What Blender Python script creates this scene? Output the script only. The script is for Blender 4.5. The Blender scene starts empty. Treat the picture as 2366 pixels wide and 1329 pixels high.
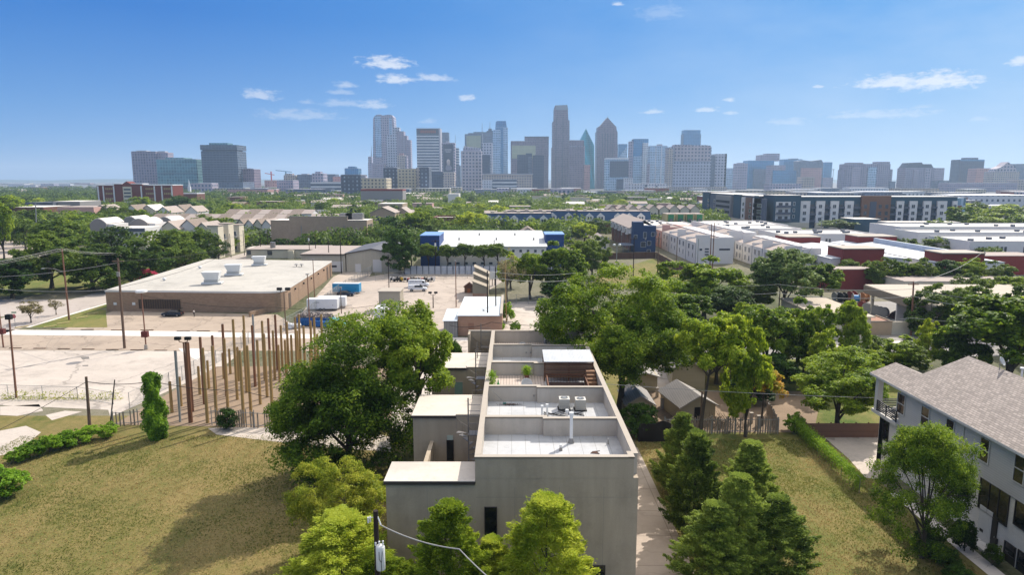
import bpy, bmesh, math, random
import numpy as np
from mathutils import Vector, Matrix, Euler
SC = bpy.context.scene
COL = SC.collection
R = math.radians
rnd = random.Random(7)

# ---------------------------------------------------------------- camera model (survey helpers)
F = 1577.0; HC = 30.0; PITCH = math.atan((664.5-415)/F)
CP, SP = math.cos(PITCH), math.sin(PITCH)
def ray(px, py):
    v = (664.5-py)/F
    return ((px-1183.0)/F, CP+v*SP, -SP+v*CP)
def gy(py, z=0.0):                       # distance of a point of height z seen at row py
    d = ray(1183, py); return (z-HC)/d[2]*d[1]
def G(px, py, z=0.0):                    # point of height z seen at a pixel
    d = ray(px, py); t = (z-HC)/d[2]; return (d[0]*t, d[1]*t)
def ZY(Y, py):                           # height of a point at distance Y seen at row py
    d = ray(1183, py); return HC+Y*d[2]/d[1]
def XY(Y, px, py):
    d = ray(px, py); return d[0]*Y/d[1]

# ---------------------------------------------------------------- objects
def tag(o, label=None, cat=None, group=None, kind=None):
    if label: o['label'] = label
    if cat: o['category'] = cat
    if group: o['group'] = group
    if kind: o['kind'] = kind
    return o
def thing(name, label, cat, loc=(0,0,0), rz=0.0, group=None):
    o = bpy.data.objects.new(name, None); COL.objects.link(o)
    o.empty_display_size = 0.3
    o.location = loc; o.rotation_euler = (0,0,rz)
    return tag(o, label, cat, group)
def root_of(o):
    while o.parent: o = o.parent
    return o
class MB:
    def __init__(s): s.v=[]; s.f=[]; s.mi=[]; s.m=0; s.sm=[]; s.smooth=False
    def face(s, pts):
        n=len(s.v); s.v += [tuple(p) for p in pts]; s.f.append(tuple(range(n, n+len(pts)))); s.mi.append(s.m); s.sm.append(s.smooth)
    def add(s, vs, fs):
        n=len(s.v); s.v += [tuple(p) for p in vs]
        for f in fs: s.f.append(tuple(i+n for i in f)); s.mi.append(s.m); s.sm.append(s.smooth)
        return s
    def box(s, x0,x1,y0,y1,z0,z1):
        if x0>x1: x0,x1=x1,x0
        if y0>y1: y0,y1=y1,y0
        if z0>z1: z0,z1=z1,z0
        return s.add([(x0,y0,z0),(x1,y0,z0),(x1,y1,z0),(x0,y1,z0),(x0,y0,z1),(x1,y0,z1),(x1,y1,z1),(x0,y1,z1)],
              [(0,3,2,1),(4,5,6,7),(0,1,5,4),(1,2,6,5),(2,3,7,6),(3,0,4,7)])
    def prism(s, poly, z0, z1, z1b=None):
        a=sum(poly[i][0]*poly[(i+1)%len(poly)][1]-poly[(i+1)%len(poly)][0]*poly[i][1] for i in range(len(poly)))
        if a<0: poly=poly[::-1]
        n=len(poly); f1 = z1 if callable(z1) else (lambda x,y: z1)
        vs=[(x,y,z0) for x,y in poly]+[(x,y,f1(x,y)) for x,y in poly]
        fs=[tuple(range(n-1,-1,-1)), tuple(range(n,2*n))]+[(i,(i+1)%n,n+(i+1)%n,n+i) for i in range(n)]
        return s.add(vs,fs)
    def extr(s, prof, a0, a1, axis='y'):      # profile (u,z) swept along y (u=x) or along x (u=y)
        n=len(prof)
        ar=sum(prof[i][0]*prof[(i+1)%n][1]-prof[(i+1)%n][0]*prof[i][1] for i in range(n))
        if ar<0: prof=prof[::-1]
        if axis=='y':
            vs=[(u,a0,z) for u,z in prof]+[(u,a1,z) for u,z in prof]
        else:
            vs=[(a0,u,z) for u,z in prof]+[(a1,u,z) for u,z in prof]
        fs=[tuple(range(n)), tuple(range(2*n-1,n-1,-1))]+[(i,n+i,n+(i+1)%n,(i+1)%n) for i in range(n)]
        if axis=='x': fs=[f[::-1] for f in fs]
        return s.add(vs,fs)
    def cyl(s, p0, p1, r0, r1=None, n=8, cap=True):
        if r1 is None: r1=r0
        p0=Vector(p0); p1=Vector(p1); d=(p1-p0)
        if d.length<1e-6: return s
        d.normalize(); a=d.orthogonal().normalized(); b=d.cross(a)
        vs=[]
        for p,r in ((p0,r0),(p1,r1)):
            for i in range(n):
                t=2*math.pi*i/n; vs.append(p+a*math.cos(t)*r+b*math.sin(t)*r)
        fs=[(i,(i+1)%n,n+(i+1)%n,n+i) for i in range(n)]
        if cap: fs += [tuple(range(n-1,-1,-1)), tuple(range(n,2*n))]
        return s.add(vs,fs)
    def tube(s, pts, r, n=5):
        for a,b in zip(pts, pts[1:]): s.cyl(a,b,r,r,n,False)
        return s
    def ring(s, c, r, tube, n=16, axis='z'):
        pts=[]
        for i in range(n+1):
            t=2*math.pi*i/n; u,v=math.cos(t)*r, math.sin(t)*r
            pts.append({'z':(c[0]+u,c[1]+v,c[2]),'y':(c[0]+u,c[1],c[2]+v),'x':(c[0],c[1]+u,c[2]+v)}[axis])
        return s.tube(pts,tube)
    def lathe(s, c, prof, n=16):
        vs=[];m=len(prof)
        for i in range(n):
            t=2*math.pi*i/n
            for r,z in prof: vs.append((c[0]+math.cos(t)*r, c[1]+math.sin(t)*r, c[2]+z))
        fs=[]
        for i in range(n):
            j=(i+1)%n
            for k in range(m-1): fs.append((i*m+k, j*m+k, j*m+k+1, i*m+k+1))
        return s.add(vs,fs)
    def build(s, name, mat, parent=None, org=None, bevel=0):
        me=bpy.data.meshes.new(name)
        if parent is not None:
            L=root_of(parent).location if org is None else Vector(org)
        else:
            if org is None:
                a=np.array(s.v); lo=a.min(0); hi=a.max(0); L=Vector(((lo[0]+hi[0])/2,(lo[1]+hi[1])/2,lo[2]))
            else: L=Vector(org)
        me.from_pydata([(x-L[0],y-L[1],z-L[2]) for x,y,z in s.v],[],s.f)
        ms = mat if isinstance(mat,(list,tuple)) else [mat]
        for m in ms: me.materials.append(m)
        if len(ms)>1: me.polygons.foreach_set('material_index', s.mi)
        if any(s.sm): me.polygons.foreach_set('use_smooth', s.sm)
        me.update()
        o=bpy.data.objects.new(name, me); COL.objects.link(o)
        if parent is not None: o.parent=parent
        else: o.location=L
        if bevel:
            b=o.modifiers.new('bevel','BEVEL'); b.width=bevel; b.segments=2; b.limit_method='ANGLE'
        return o
def local(mb, name, mat, parent, **k): return mb.build(name, mat, parent, org=(0,0,0), **k)
def copy_tree(o, parent=None):
    c=o.copy(); COL.objects.link(c); c.parent=parent
    for ch in list(o.children): copy_tree(ch, c)
    return c

# ---------------------------------------------------------------- materials
def hx(h):
    h=h.lstrip('#'); c=[int(h[i:i+2],16)/255 for i in (0,2,4)]
    return tuple((x/12.92 if x<=.04045 else ((x+.055)/1.055)**2.4) for x in c)
def newmat(name):
    m=bpy.data.materials.new(name); m.use_nodes=True; nt=m.node_tree; N=nt.nodes; L=nt.links
    return m, nt, N, L, N['Principled BSDF']
def math_(N,L,op,a,b=None,c=None):
    n=N.new('ShaderNodeMath'); n.operation=op
    for i,x in enumerate((a,b,c)):
        if x is None: continue
        if isinstance(x,(int,float)): n.inputs[i].default_value=x
        else: L.new(x,n.inputs[i])
    return n.outputs[0]
def mix_(N,L,fac,a,b,typ='MIX'):
    n=N.new('ShaderNodeMixRGB'); n.blend_type=typ
    for i,x in enumerate((fac,a,b)):
        if isinstance(x,(int,float)): n.inputs[i].default_value=x
        elif isinstance(x,tuple): n.inputs[i].default_value=(*x[:3],1)
        else: L.new(x,n.inputs[i])
    return n.outputs[0]
def noise_(N,L,vec,scale,detail=4,rough=.6):
    n=N.new('ShaderNodeTexNoise'); n.inputs['Scale'].default_value=scale; n.inputs['Detail'].default_value=detail
    n.inputs['Roughness'].default_value=rough; L.new(vec,n.inputs['Vector']); return n.outputs['Fac']
def ramp_(N,L,fac,stops):
    n=N.new('ShaderNodeValToRGB'); e=n.color_ramp.elements
    while len(e)<len(stops): e.new(.5)
    for q,(p,c) in zip(e,stops):
        q.position=p; q.color=(*c,1) if isinstance(c,tuple) else (c,c,c,1)
    L.new(fac,n.inputs[0]); return n.outputs[0]
def bump_(N,L,h,strength,dist,bs):
    n=N.new('ShaderNodeBump'); n.inputs['Strength'].default_value=strength; n.inputs['Distance'].default_value=dist
    L.new(h,n.inputs['Height']); L.new(n.outputs[0],bs.inputs['Normal'])
def pos_(N,L,world=True):
    if world: return N.new('ShaderNodeNewGeometry').outputs['Position']
    return N.new('ShaderNodeTexCoord').outputs['Object']
_mc={}
def plain(name, col, rough=.7, var=.12, sc=1.2, metal=0, dirt=0.0, spec=.4, streak=False):
    k=('p',name)
    if k in _mc: return _mc[k]
    m,nt,N,L,bs=newmat(name); c=hx(col) if isinstance(col,str) else col
    p=pos_(N,L)
    if streak:
        mp=N.new('ShaderNodeMapping'); mp.inputs['Scale'].default_value=(1,1,.12); L.new(p,mp.inputs[0]); ps=mp.outputs[0]
    else: ps=p
    f=noise_(N,L,ps,sc,5); g=noise_(N,L,p,sc*9,3)
    v=math_(N,L,'ADD',math_(N,L,'MULTIPLY',f,1.4),math_(N,L,'MULTIPLY',g,.6))
    r=ramp_(N,L,math_(N,L,'MULTIPLY',v,.5),[(.3,tuple(x*(1-var) for x in c)),(.7,tuple(min(1,x*(1+var)) for x in c))])
    if dirt:
        d=noise_(N,L,p,.35,6,.7); r=mix_(N,L,ramp_(N,L,d,[(.5,0.),(.7,dirt)]),r,tuple(x*.45 for x in c))
    L.new(r,bs.inputs['Base Color']); bs.inputs['Roughness'].default_value=rough; bs.inputs['Metallic'].default_value=metal
    bs.inputs['Specular IOR Level'].default_value=spec
    _mc[k]=m; return m
def wallcoord(N,L):
    g=N.new('ShaderNodeNewGeometry'); sn=N.new('ShaderNodeSeparateXYZ'); L.new(g.outputs['Normal'],sn.inputs[0])
    sp=N.new('ShaderNodeSeparateXYZ'); L.new(g.outputs['Position'],sp.inputs[0])
    ax=math_(N,L,'ABSOLUTE',sn.outputs[0]); ay=math_(N,L,'ABSOLUTE',sn.outputs[1]); az=math_(N,L,'ABSOLUTE',sn.outputs[2])
    fx=math_(N,L,'GREATER_THAN',ax,ay)
    u=math_(N,L,'ADD',math_(N,L,'MULTIPLY',sp.outputs[1],fx),math_(N,L,'MULTIPLY',sp.outputs[0],math_(N,L,'SUBTRACT',1,fx)))
    return u, sp.outputs[2], az, sp
def facade(name, wall, glass, fw=6., fh=7., wu=.6, wz=.5, rg=.15, wrough=.75, vary=.5, gmetal=0., slabs=None):
    """window grid: glass cells wu x wz wide in a wall"""
    m,nt,N,L,bs=newmat(name); u,z,az,sp=wallcoord(N,L)
    fu=math_(N,L,'FRACT',math_(N,L,'DIVIDE',u,fw)); fz=math_(N,L,'FRACT',math_(N,L,'DIVIDE',z,fh))
    iu=math_(N,L,'FLOOR',math_(N,L,'DIVIDE',u,fw)); iz=math_(N,L,'FLOOR',math_(N,L,'DIVIDE',z,fh))
    wi=math_(N,L,'MULTIPLY',math_(N,L,'LESS_THAN',fu,wu),math_(N,L,'LESS_THAN',fz,wz))
    wi=math_(N,L,'MULTIPLY',wi,math_(N,L,'LESS_THAN',az,.6))
    cv=N.new('ShaderNodeCombineXYZ'); L.new(iu,cv.inputs[0]); L.new(iz,cv.inputs[1])
    wn=N.new('ShaderNodeTexWhiteNoise'); wn.noise_dimensions='2D'; L.new(cv.outputs[0],wn.inputs['Vector'])
    gl=hx(glass); wl=hx(wall)
    gc=mix_(N,L,wn.outputs['Value'],tuple(x*(1-vary) for x in gl),tuple(min(1,x*(1+vary)) for x in gl))
    nz=noise_(N,L,pos_(N,L),.05,4)
    wc=ramp_(N,L,nz,[(.35,tuple(x*.9 for x in wl)),(.65,tuple(min(1,x*1.08) for x in wl))])
    L.new(mix_(N,L,wi,wc,gc),bs.inputs['Base Color'])
    mr=N.new('ShaderNodeMapRange'); L.new(wi,mr.inputs[0]); mr.inputs[3].default_value=wrough; mr.inputs[4].default_value=rg
    L.new(mr.outputs[0],bs.inputs['Roughness'])
    if gmetal: L.new(math_(N,L,'MULTIPLY',wi,gmetal),bs.inputs['Metallic'])
    return m
def brick(name, c1, c2, mortar, bw=.4, bh=.15, rough=.85, ms=.012, stain=.0):
    m,nt,N,L,bs=newmat(name); u,z,az,sp=wallcoord(N,L)
    cv=N.new('ShaderNodeCombineXYZ'); L.new(u,cv.inputs[0]); L.new(z,cv.inputs[1])
    b=N.new('ShaderNodeTexBrick'); L.new(cv.outputs[0],b.inputs['Vector']); b.inputs['Scale'].default_value=1
    b.inputs['Brick Width'].default_value=bw; b.inputs['Row Height'].default_value=bh; b.inputs['Mortar Size'].default_value=ms
    b.inputs['Color1'].default_value=(*hx(c1),1); b.inputs['Color2'].default_value=(*hx(c2),1); b.inputs['Mortar'].default_value=(*hx(mortar),1)
    f=noise_(N,L,pos_(N,L),.5,6,.65)
    c=mix_(N,L,ramp_(N,L,f,[(.4,0.),(.75,.35+stain)]),b.outputs['Color'],tuple(x*.55 for x in hx(c1)))
    L.new(c,bs.inputs['Base Color']); bs.inputs['Roughness'].default_value=rough
    return m
def lined(name, col, pitch=.2, dark=.7, axis='z', rough=.7, width=.12, bump=.3, var=.1, metal=0):
    """boards, siding, standing seams: thin joints every pitch metres along an axis"""
    m,nt,N,L,bs=newmat(name); u,z,az,sp=wallcoord(N,L); c=hx(col)
    q={'z':z,'u':u,'x':sp.outputs[0],'y':sp.outputs[1]}[axis]
    fr=math_(N,L,'FRACT',math_(N,L,'DIVIDE',q,pitch)); j=math_(N,L,'LESS_THAN',fr,width)
    p=pos_(N,L); f=noise_(N,L,p,.7,5)
    wn=N.new('ShaderNodeTexWhiteNoise'); wn.noise_dimensions='1D'
    L.new(math_(N,L,'FLOOR',math_(N,L,'DIVIDE',q,pitch)),wn.inputs['W'])
    ff=math_(N,L,'ADD',math_(N,L,'MULTIPLY',f,.7),math_(N,L,'MULTIPLY',wn.outputs['Value'],.3))
    base=ramp_(N,L,ff,[(.3,tuple(x*(1-var) for x in c)),(.7,tuple(min(1,x*(1+var)) for x in c))])
    L.new(mix_(N,L,math_(N,L,'MULTIPLY',j,1-dark),base,(0,0,0)),bs.inputs['Base Color'])
    bs.inputs['Roughness'].default_value=rough; bs.inputs['Metallic'].default_value=metal
    if bump: bump_(N,L,fr,bump,pitch*.15,bs)
    return m
def grassmat(name, greens, drys, dry=.5, sc=.06, streak=None):
    m,nt,N,L,bs=newmat(name); p=pos_(N,L)
    mp=N.new('ShaderNodeMapping'); L.new(p,mp.inputs[0]); mp.inputs['Scale'].default_value=(1,.45,1)
    if streak is not None: mp.inputs['Rotation'].default_value=(0,0,streak); mp.inputs['Scale'].default_value=(1.6,.35,1)
    a=noise_(N,L,mp.outputs[0],sc,6,.7); b=noise_(N,L,p,.9,8,.75); c=noise_(N,L,p,7,4,.8)
    f=math_(N,L,'ADD',math_(N,L,'MULTIPLY',a,1.1),math_(N,L,'MULTIPLY',b,.7)); f=math_(N,L,'MULTIPLY',f,.55)
    g=ramp_(N,L,b,[(.3,hx(greens[0])),(.7,hx(greens[1]))]); d=ramp_(N,L,c,[(.25,hx(drys[0])),(.75,hx(drys[1]))])
    base=mix_(N,L,ramp_(N,L,f,[(.5-dry*.12-.05,0.),(.62-dry*.12,1.)]),g,d)
    base=mix_(N,L,.9,base,ramp_(N,L,c,[(.3,.78),(.68,1.12)]),'MULTIPLY')
    L.new(base,bs.inputs['Base Color']); bs.inputs['Roughness'].default_value=.95; bs.inputs['Specular IOR Level'].default_value=.15
    bump_(N,L,math_(N,L,'ADD',c,b),.6,.08,bs); return m
def pave(name, col, var=.08, crack=.5, csc=.18, rough=.85, stain=.25, joints=None):
    m,nt,N,L,bs=newmat(name); p=pos_(N,L); c=hx(col)
    a=noise_(N,L,p,.07,6,.65); b=noise_(N,L,p,2.5,6,.7)
    mp=N.new('ShaderNodeMapping'); L.new(p,mp.inputs[0]); mp.inputs['Scale'].default_value=(.35,1.3,1); s2=noise_(N,L,mp.outputs[0],.3,6,.7)
    f=math_(N,L,'MULTIPLY',math_(N,L,'ADD',math_(N,L,'ADD',a,s2),b),.333)
    base=ramp_(N,L,f,[(.38,tuple(x*(1-var*1.6) for x in c)),(.6,tuple(min(1,x*(1+var)) for x in c))])
    if crack:
        dd=N.new('ShaderNodeVectorMath'); dd.operation='ADD'; L.new(p,dd.inputs[0])
        nn=N.new('ShaderNodeTexNoise'); nn.inputs['Scale'].default_value=.6; L.new(p,nn.inputs['Vector'])
        sc=N.new('ShaderNodeVectorMath'); sc.operation='SCALE'; sc.inputs[3].default_value=2.5; L.new(nn.outputs['Color'],sc.inputs[0]); L.new(sc.outputs[0],dd.inputs[1])
        vo=N.new('ShaderNodeTexVoronoi'); vo.feature='DISTANCE_TO_EDGE'; vo.inputs['Scale'].default_value=csc; L.new(dd.outputs[0],vo.inputs['Vector'])
        base=mix_(N,L,math_(N,L,'MULTIPLY',math_(N,L,'LESS_THAN',vo.outputs['Distance'],.012),crack*.6),base,tuple(x*.35 for x in c))
    if stain:
        d=noise_(N,L,p,.16,7,.75); base=mix_(N,L,ramp_(N,L,d,[(.5,0.),(.66,stain)]),base,tuple(x*.5 for x in c)); d2=noise_(N,L,p,1.1,5,.8); base=mix_(N,L,ramp_(N,L,d2,[(.6,0.),(.72,stain)]),base,tuple(x*.4 for x in c))
    if joints:
        sp=N.new('ShaderNodeSeparateXYZ'); L.new(p,sp.inputs[0])
        j=math_(N,L,'MAXIMUM',math_(N,L,'LESS_THAN',math_(N,L,'FRACT',math_(N,L,'DIVIDE',sp.outputs[0],joints)),.02),math_(N,L,'LESS_THAN',math_(N,L,'FRACT',math_(N,L,'DIVIDE',sp.outputs[1],joints)),.02))
        base=mix_(N,L,math_(N,L,'MULTIPLY',j,.5),base,tuple(x*.4 for x in c))
    L.new(base,bs.inputs['Base Color']); bs.inputs['Roughness'].default_value=rough; bs.inputs['Specular IOR Level'].default_value=.25
    bump_(N,L,b,.4,.03,bs); return m
def shingle(name, col, var=.25):
    m,nt,N,L,bs=newmat(name); p=pos_(N,L); c=hx(col)
    b=N.new('ShaderNodeTexBrick'); mp=N.new('ShaderNodeMapping'); L.new(p,mp.inputs[0]); mp.inputs['Rotation'].default_value=(0,0,R(90)); L.new(mp.outputs[0],b.inputs['Vector'])
    b.inputs['Scale'].default_value=1; b.inputs['Brick Width'].default_value=.45; b.inputs['Row Height'].default_value=.22; b.inputs['Mortar Size'].default_value=.025
    b.inputs['Color1'].default_value=(*[x*(1+var) for x in c],1); b.inputs['Color2'].default_value=(*[x*(1-var) for x in c],1); b.inputs['Mortar'].default_value=(*[x*.5 for x in c],1)
    f=noise_(N,L,p,.6,5); L.new(mix_(N,L,ramp_(N,L,f,[(.4,0.),(.8,.35)]),b.outputs['Color'],tuple(x*.6 for x in c)),bs.inputs['Base Color'])
    bs.inputs['Roughness'].default_value=.9; return m
def leafmat(name, cols, trans=.35, rough=.55, spec=.15):
    m=bpy.data.materials.new(name); m.use_nodes=True; nt=m.node_tree; N=nt.nodes; L=nt.links; bs=N['Principled BSDF']; out=N['Material Output']
    tc=N.new('ShaderNodeTexCoord'); oi=N.new('ShaderNodeObjectInfo'); g=N.new('ShaderNodeNewGeometry')
    a=noise_(N,L,g.outputs['Position'],.45,3,.6)
    f=math_(N,L,'ADD',math_(N,L,'MULTIPLY',a,.9),math_(N,L,'MULTIPLY',g.outputs['Random Per Island'],.35)); f=math_(N,L,'ADD',f,math_(N,L,'MULTIPLY',math_(N,L,'SUBTRACT',oi.outputs['Random'],.5),.35))
    a2=noise_(N,L,g.outputs['Position'],.07,2,.5); f=math_(N,L,'ADD',f,math_(N,L,'MULTIPLY',math_(N,L,'SUBTRACT',a2,.5),.9)); f=math_(N,L,'SUBTRACT',f,.01)
    st=[(.25+.5*i/(len(cols)-1),hx(c)) for i,c in enumerate(cols)]
    c=ramp_(N,L,f,st); L.new(c,bs.inputs['Base Color']); bs.inputs['Roughness'].default_value=rough; bs.inputs['Specular IOR Level'].default_value=spec
    tr=N.new('ShaderNodeBsdfTranslucent'); hs=N.new('ShaderNodeHueSaturation'); hs.inputs['Value'].default_value=1.85; hs.inputs['Hue'].default_value=.485; L.new(c,hs.inputs['Color']); L.new(hs.outputs[0],tr.inputs['Color'])
    mx=N.new('ShaderNodeMixShader'); mx.inputs[0].default_value=trans; L.new(bs.outputs[0],mx.inputs[1]); L.new(tr.outputs[0],mx.inputs[2]); L.new(mx.outputs[0],out.inputs['Surface'])
    return m

# ---------------------------------------------------------------- camera, sun, sky, haze
cam=bpy.data.cameras.new('camera'); cam.sensor_width=36; cam.lens=F/2366*36; cam.clip_end=60000; cam.clip_start=.5
co=bpy.data.objects.new('camera',cam); COL.objects.link(co); co.location=(0,0,HC); co.rotation_euler=(R(90)-PITCH,0,0); SC.camera=co
SUN_EL=R(42); SUN_AZ=math.atan2(.66,.86)       # azimuth measured from +Y towards +X
sd=Vector((math.sin(SUN_AZ)*math.cos(SUN_EL), math.cos(SUN_AZ)*math.cos(SUN_EL), math.sin(SUN_EL)))
sl=bpy.data.lights.new('sun','SUN'); sl.energy=4.2; sl.angle=R(.53); sl.color=(1,.925,.83)
so=bpy.data.objects.new('sun',sl); COL.objects.link(so); so.rotation_euler=(-sd).to_track_quat('-Z','Y').to_euler(); so.location=(0,0,400)
W=bpy.data.worlds.new('World'); SC.world=W; W.use_nodes=True
def build_world():
    nt=W.node_tree; N=nt.nodes; L=nt.links; bg=N['Background']
    sky=N.new('ShaderNodeTexSky'); sky.sky_type='NISHITA'; sky.sun_disc=False; sky.sun_elevation=SUN_EL; sky.sun_rotation=SUN_AZ
    sky.altitude=150; sky.air_density=1.0; sky.dust_density=.2; sky.ozone_density=4.0
    hs=N.new('ShaderNodeHueSaturation'); hs.inputs['Saturation'].default_value=1.35; hs.inputs['Value'].default_value=1.0; hs.inputs['Hue'].default_value=.505; L.new(sky.outputs[0],hs.inputs['Color'])
    tc=N.new('ShaderNodeTexCoord'); D=tc.outputs['Generated']
    sp=N.new('ShaderNodeSeparateXYZ'); L.new(D,sp.inputs[0])
    az=math_(N,L,'ARCTAN2',sp.outputs[0],sp.outputs[1]); el=math_(N,L,'ARCSINE',sp.outputs[2])
    # small fair-weather clouds: (azimuth deg, elevation deg, half width, half height, strength)
    def ae(px,py):
        d=Vector(ray(px,py)).normalized(); return math.atan2(d[0],d[1]), math.asin(d[2])
    cl=[(893,148,60,16,.9),(912,185,40,13,.85),(1003,181,48,9,.65),(600,221,42,12,.6),(800,197,28,8,.5),(862,243,44,11,.55),(790,240,60,9,.35),(690,268,90,13,.35),
        (1077,228,20,8,.75),(790,214,30,7,.35),(2062,193,72,16,.9),(2168,191,75,19,.95),(2030,266,110,9,.4),(1506,259,26,6,.6),(1638,254,30,6,.65),(1686,232,14,6,.7),(1686,261,14,5,.5),(1825,283,45,8,.35),(2362,142,26,10,.8),(1890,200,10,4,.6),(710,237,16,6,.3),(990,281,24,6,.3),(2270,276,20,5,.35),(1425,9,14,5,.7),(1530,32,50,18,.22),(2130,247,20,4,.3)]
    cxy=N.new('ShaderNodeCombineXYZ'); L.new(math_(N,L,'MULTIPLY',az,60),cxy.inputs[0]); L.new(math_(N,L,'MULTIPLY',el,150),cxy.inputs[1])
    nz=noise_(N,L,cxy.outputs[0],1.1,7,.62); nz2=noise_(N,L,cxy.outputs[0],.35,4,.5)
    tot=None
    for px,py,w,h,s in cl:
        a,e=ae(px,py); wa=w/F*.99*1.25; he=h/F*1.5
        da=math_(N,L,'DIVIDE',math_(N,L,'SUBTRACT',az,a),wa); de=math_(N,L,'DIVIDE',math_(N,L,'SUBTRACT',el,e),he)
        # flatter below
        de=math_(N,L,'MULTIPLY',de,math_(N,L,'ADD',1,math_(N,L,'MULTIPLY',math_(N,L,'LESS_THAN',de,0),.8)))
        r=math_(N,L,'ADD',math_(N,L,'MULTIPLY',da,da),math_(N,L,'MULTIPLY',de,de))
        m=math_(N,L,'SUBTRACT',1,math_(N,L,'SQRT',r))
        m=math_(N,L,'ADD',m,math_(N,L,'MULTIPLY',math_(N,L,'SUBTRACT',nz,.56),2.3))
        m=math_(N,L,'MULTIPLY',math_(N,L,'MINIMUM',math_(N,L,'MAXIMUM',math_(N,L,'MULTIPLY',m,1.6),0),1),s)
        tot=m if tot is None else math_(N,L,'MAXIMUM',tot,m)
    # high thin veil thickening toward the sun side
    v=math_(N,L,'MULTIPLY',math_(N,L,'ADD',az,.15),1.05); v=math_(N,L,'MAXIMUM',math_(N,L,'MINIMUM',v,1),0)
    cx2=N.new('ShaderNodeCombineXYZ'); L.new(math_(N,L,'MULTIPLY',az,6),cx2.inputs[0]); L.new(math_(N,L,'MULTIPLY',el,16),cx2.inputs[1])
    vn=noise_(N,L,cx2.outputs[0],.9,5,.55); veil=math_(N,L,'MULTIPLY',math_(N,L,'MULTIPLY',v,ramp_(N,L,vn,[(.35,.15),(.75,1.)])),.5)
    # clear-air gradient: deep blue aloft and away from the sun, pale at the horizon and toward the sun side
    e1=math_(N,L,'MINIMUM',math_(N,L,'MAXIMUM',math_(N,L,'DIVIDE',el,R(12)),0),1)
    low=mix_(N,L,math_(N,L,'MINIMUM',math_(N,L,'MAXIMUM',math_(N,L,'MULTIPLY',math_(N,L,'ADD',az,.75),.75),0),1),(.5,1.75,3.7),(1.8,2.8,4.0))
    high=mix_(N,L,math_(N,L,'MINIMUM',math_(N,L,'MAXIMUM',math_(N,L,'MULTIPLY',math_(N,L,'ADD',az,.45),.9),0),1),(.0,.8,2.9),(.45,1.8,3.9))
    grad=mix_(N,L,math_(N,L,'POWER',e1,.8),low,high)
    clear=mix_(N,L,.94,hs.outputs[0],grad)
    # warm-white upper dome, out of view, added to lift and neutralise fill light
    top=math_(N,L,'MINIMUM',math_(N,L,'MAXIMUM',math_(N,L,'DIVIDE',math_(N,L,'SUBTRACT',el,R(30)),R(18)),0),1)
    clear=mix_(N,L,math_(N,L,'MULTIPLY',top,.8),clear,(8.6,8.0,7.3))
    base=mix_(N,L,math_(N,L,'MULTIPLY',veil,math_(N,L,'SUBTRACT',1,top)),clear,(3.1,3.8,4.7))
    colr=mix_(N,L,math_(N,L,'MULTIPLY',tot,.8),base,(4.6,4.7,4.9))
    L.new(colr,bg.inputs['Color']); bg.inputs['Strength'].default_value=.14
build_world()
SC.view_settings.view_transform='Standard'; SC.view_settings.look='None'; SC.view_settings.gamma=1; SC.view_settings.exposure=0.56
def build_haze():
    m=bpy.data.materials.new('haze_air'); m.use_nodes=True; N=m.node_tree.nodes; L=m.node_tree.links
    N.remove(N['Principled BSDF']); pv=N.new('ShaderNodeVolumePrincipled'); pv.inputs['Color'].default_value=(.6,.79,1,1); pv.inputs['Density'].default_value=HAZE_DENSITY
    pv.inputs['Anisotropy'].default_value=.25
    L.new(pv.outputs[0],N['Material Output'].inputs['Volume'])
    b=MB(); b.box(-14000,14000,-3000,14000,-1.2,300); o=b.build('haze',m,None); tag(o,'pale blue haze hanging over the whole city','haze',kind='stuff')
HAZE_DENSITY=.000115
build_haze()
SC.cycles.volume_bounces=0; SC.cycles.max_bounces=4; SC.cycles.diffuse_bounces=2; SC.cycles.transparent_max_bounces=6; SC.cycles.volume_step_rate=4
SC.cycles.use_denoising=True
# ================================================================ SETTING: ground, streets, lots
def sheet(name, pts, z, mat, pix=True):
    P=[G(*p) if pix else p for p in pts]
    a=sum(P[i][0]*P[(i+1)%len(P)][1]-P[(i+1)%len(P)][0]*P[i][1] for i in range(len(P)))
    if a<0: P=P[::-1]
    b=MB(); b.face([(x,y,z) for x,y in P]); o=b.build(name,mat,None); tag(o,kind='structure'); return o
M={}
M['ground']=grassmat('city_ground',('#3c4426','#4c5530'),('#6a654f','#8a8474'),dry=.5,sc=.02)
M['lawn']=grassmat('lawn_dry',('#505828','#636430'),('#776942','#8a7a4e'),dry=.5,sc=.07,streak=R(-35))
M['lawn2']=grassmat('lawn_strip',('#515c2a','#666e34'),('#766a42','#8a7a4c'),dry=.4,sc=.1)
M['green']=grassmat('grass_green',('#465c24','#5e7030'),('#747040','#84794a'),dry=.3,sc=.1)
M['conc']=pave('lot_concrete','#b9aea2',.09,.8,.07,stain=.5)
M['beige']=pave('lot_worn','#a69685',.08,.7,.08,stain=.45)
M['beige2']=pave('yard_worn','#ada093',.09,.6,.08,stain=.45)
M['walk']=pave('walk_concrete','#d6cdc3',.04,0,stain=.15,joints=3.0)
M['road']=pave('road_concrete','#aba198',.06,.35,.05,stain=.25)
M['asph']=pave('asphalt_grey','#8d8984',.08,.4,.06,stain=.3)
M['mulch']=pave('mulch_brown','#8b7864',.12,0,stain=.15,rough=.95)
M['drive']=pave('drive_concrete','#b0a294',.06,.25,.09,stain=.2,joints=4.5)
M['cityp']=pave('city_paving','#68696a',.12,0,stain=.4)
b=MB(); b.box(-13900,13900,-2900,13900,-1.0,0); tag(b.build('ground',M['ground'],None),kind='structure')
# far city paving (blocks beyond the near neighbourhood)
sheet('far_city_ground',[(-4000,1400),(4000,1400),(6000,9000),(-6000,9000)],.02,M['cityp'],False)
sheet('mid_city_ground',[(90,210),(420,210),(640,1300),(150,1300)],.01,M['cityp'],False)
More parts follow.
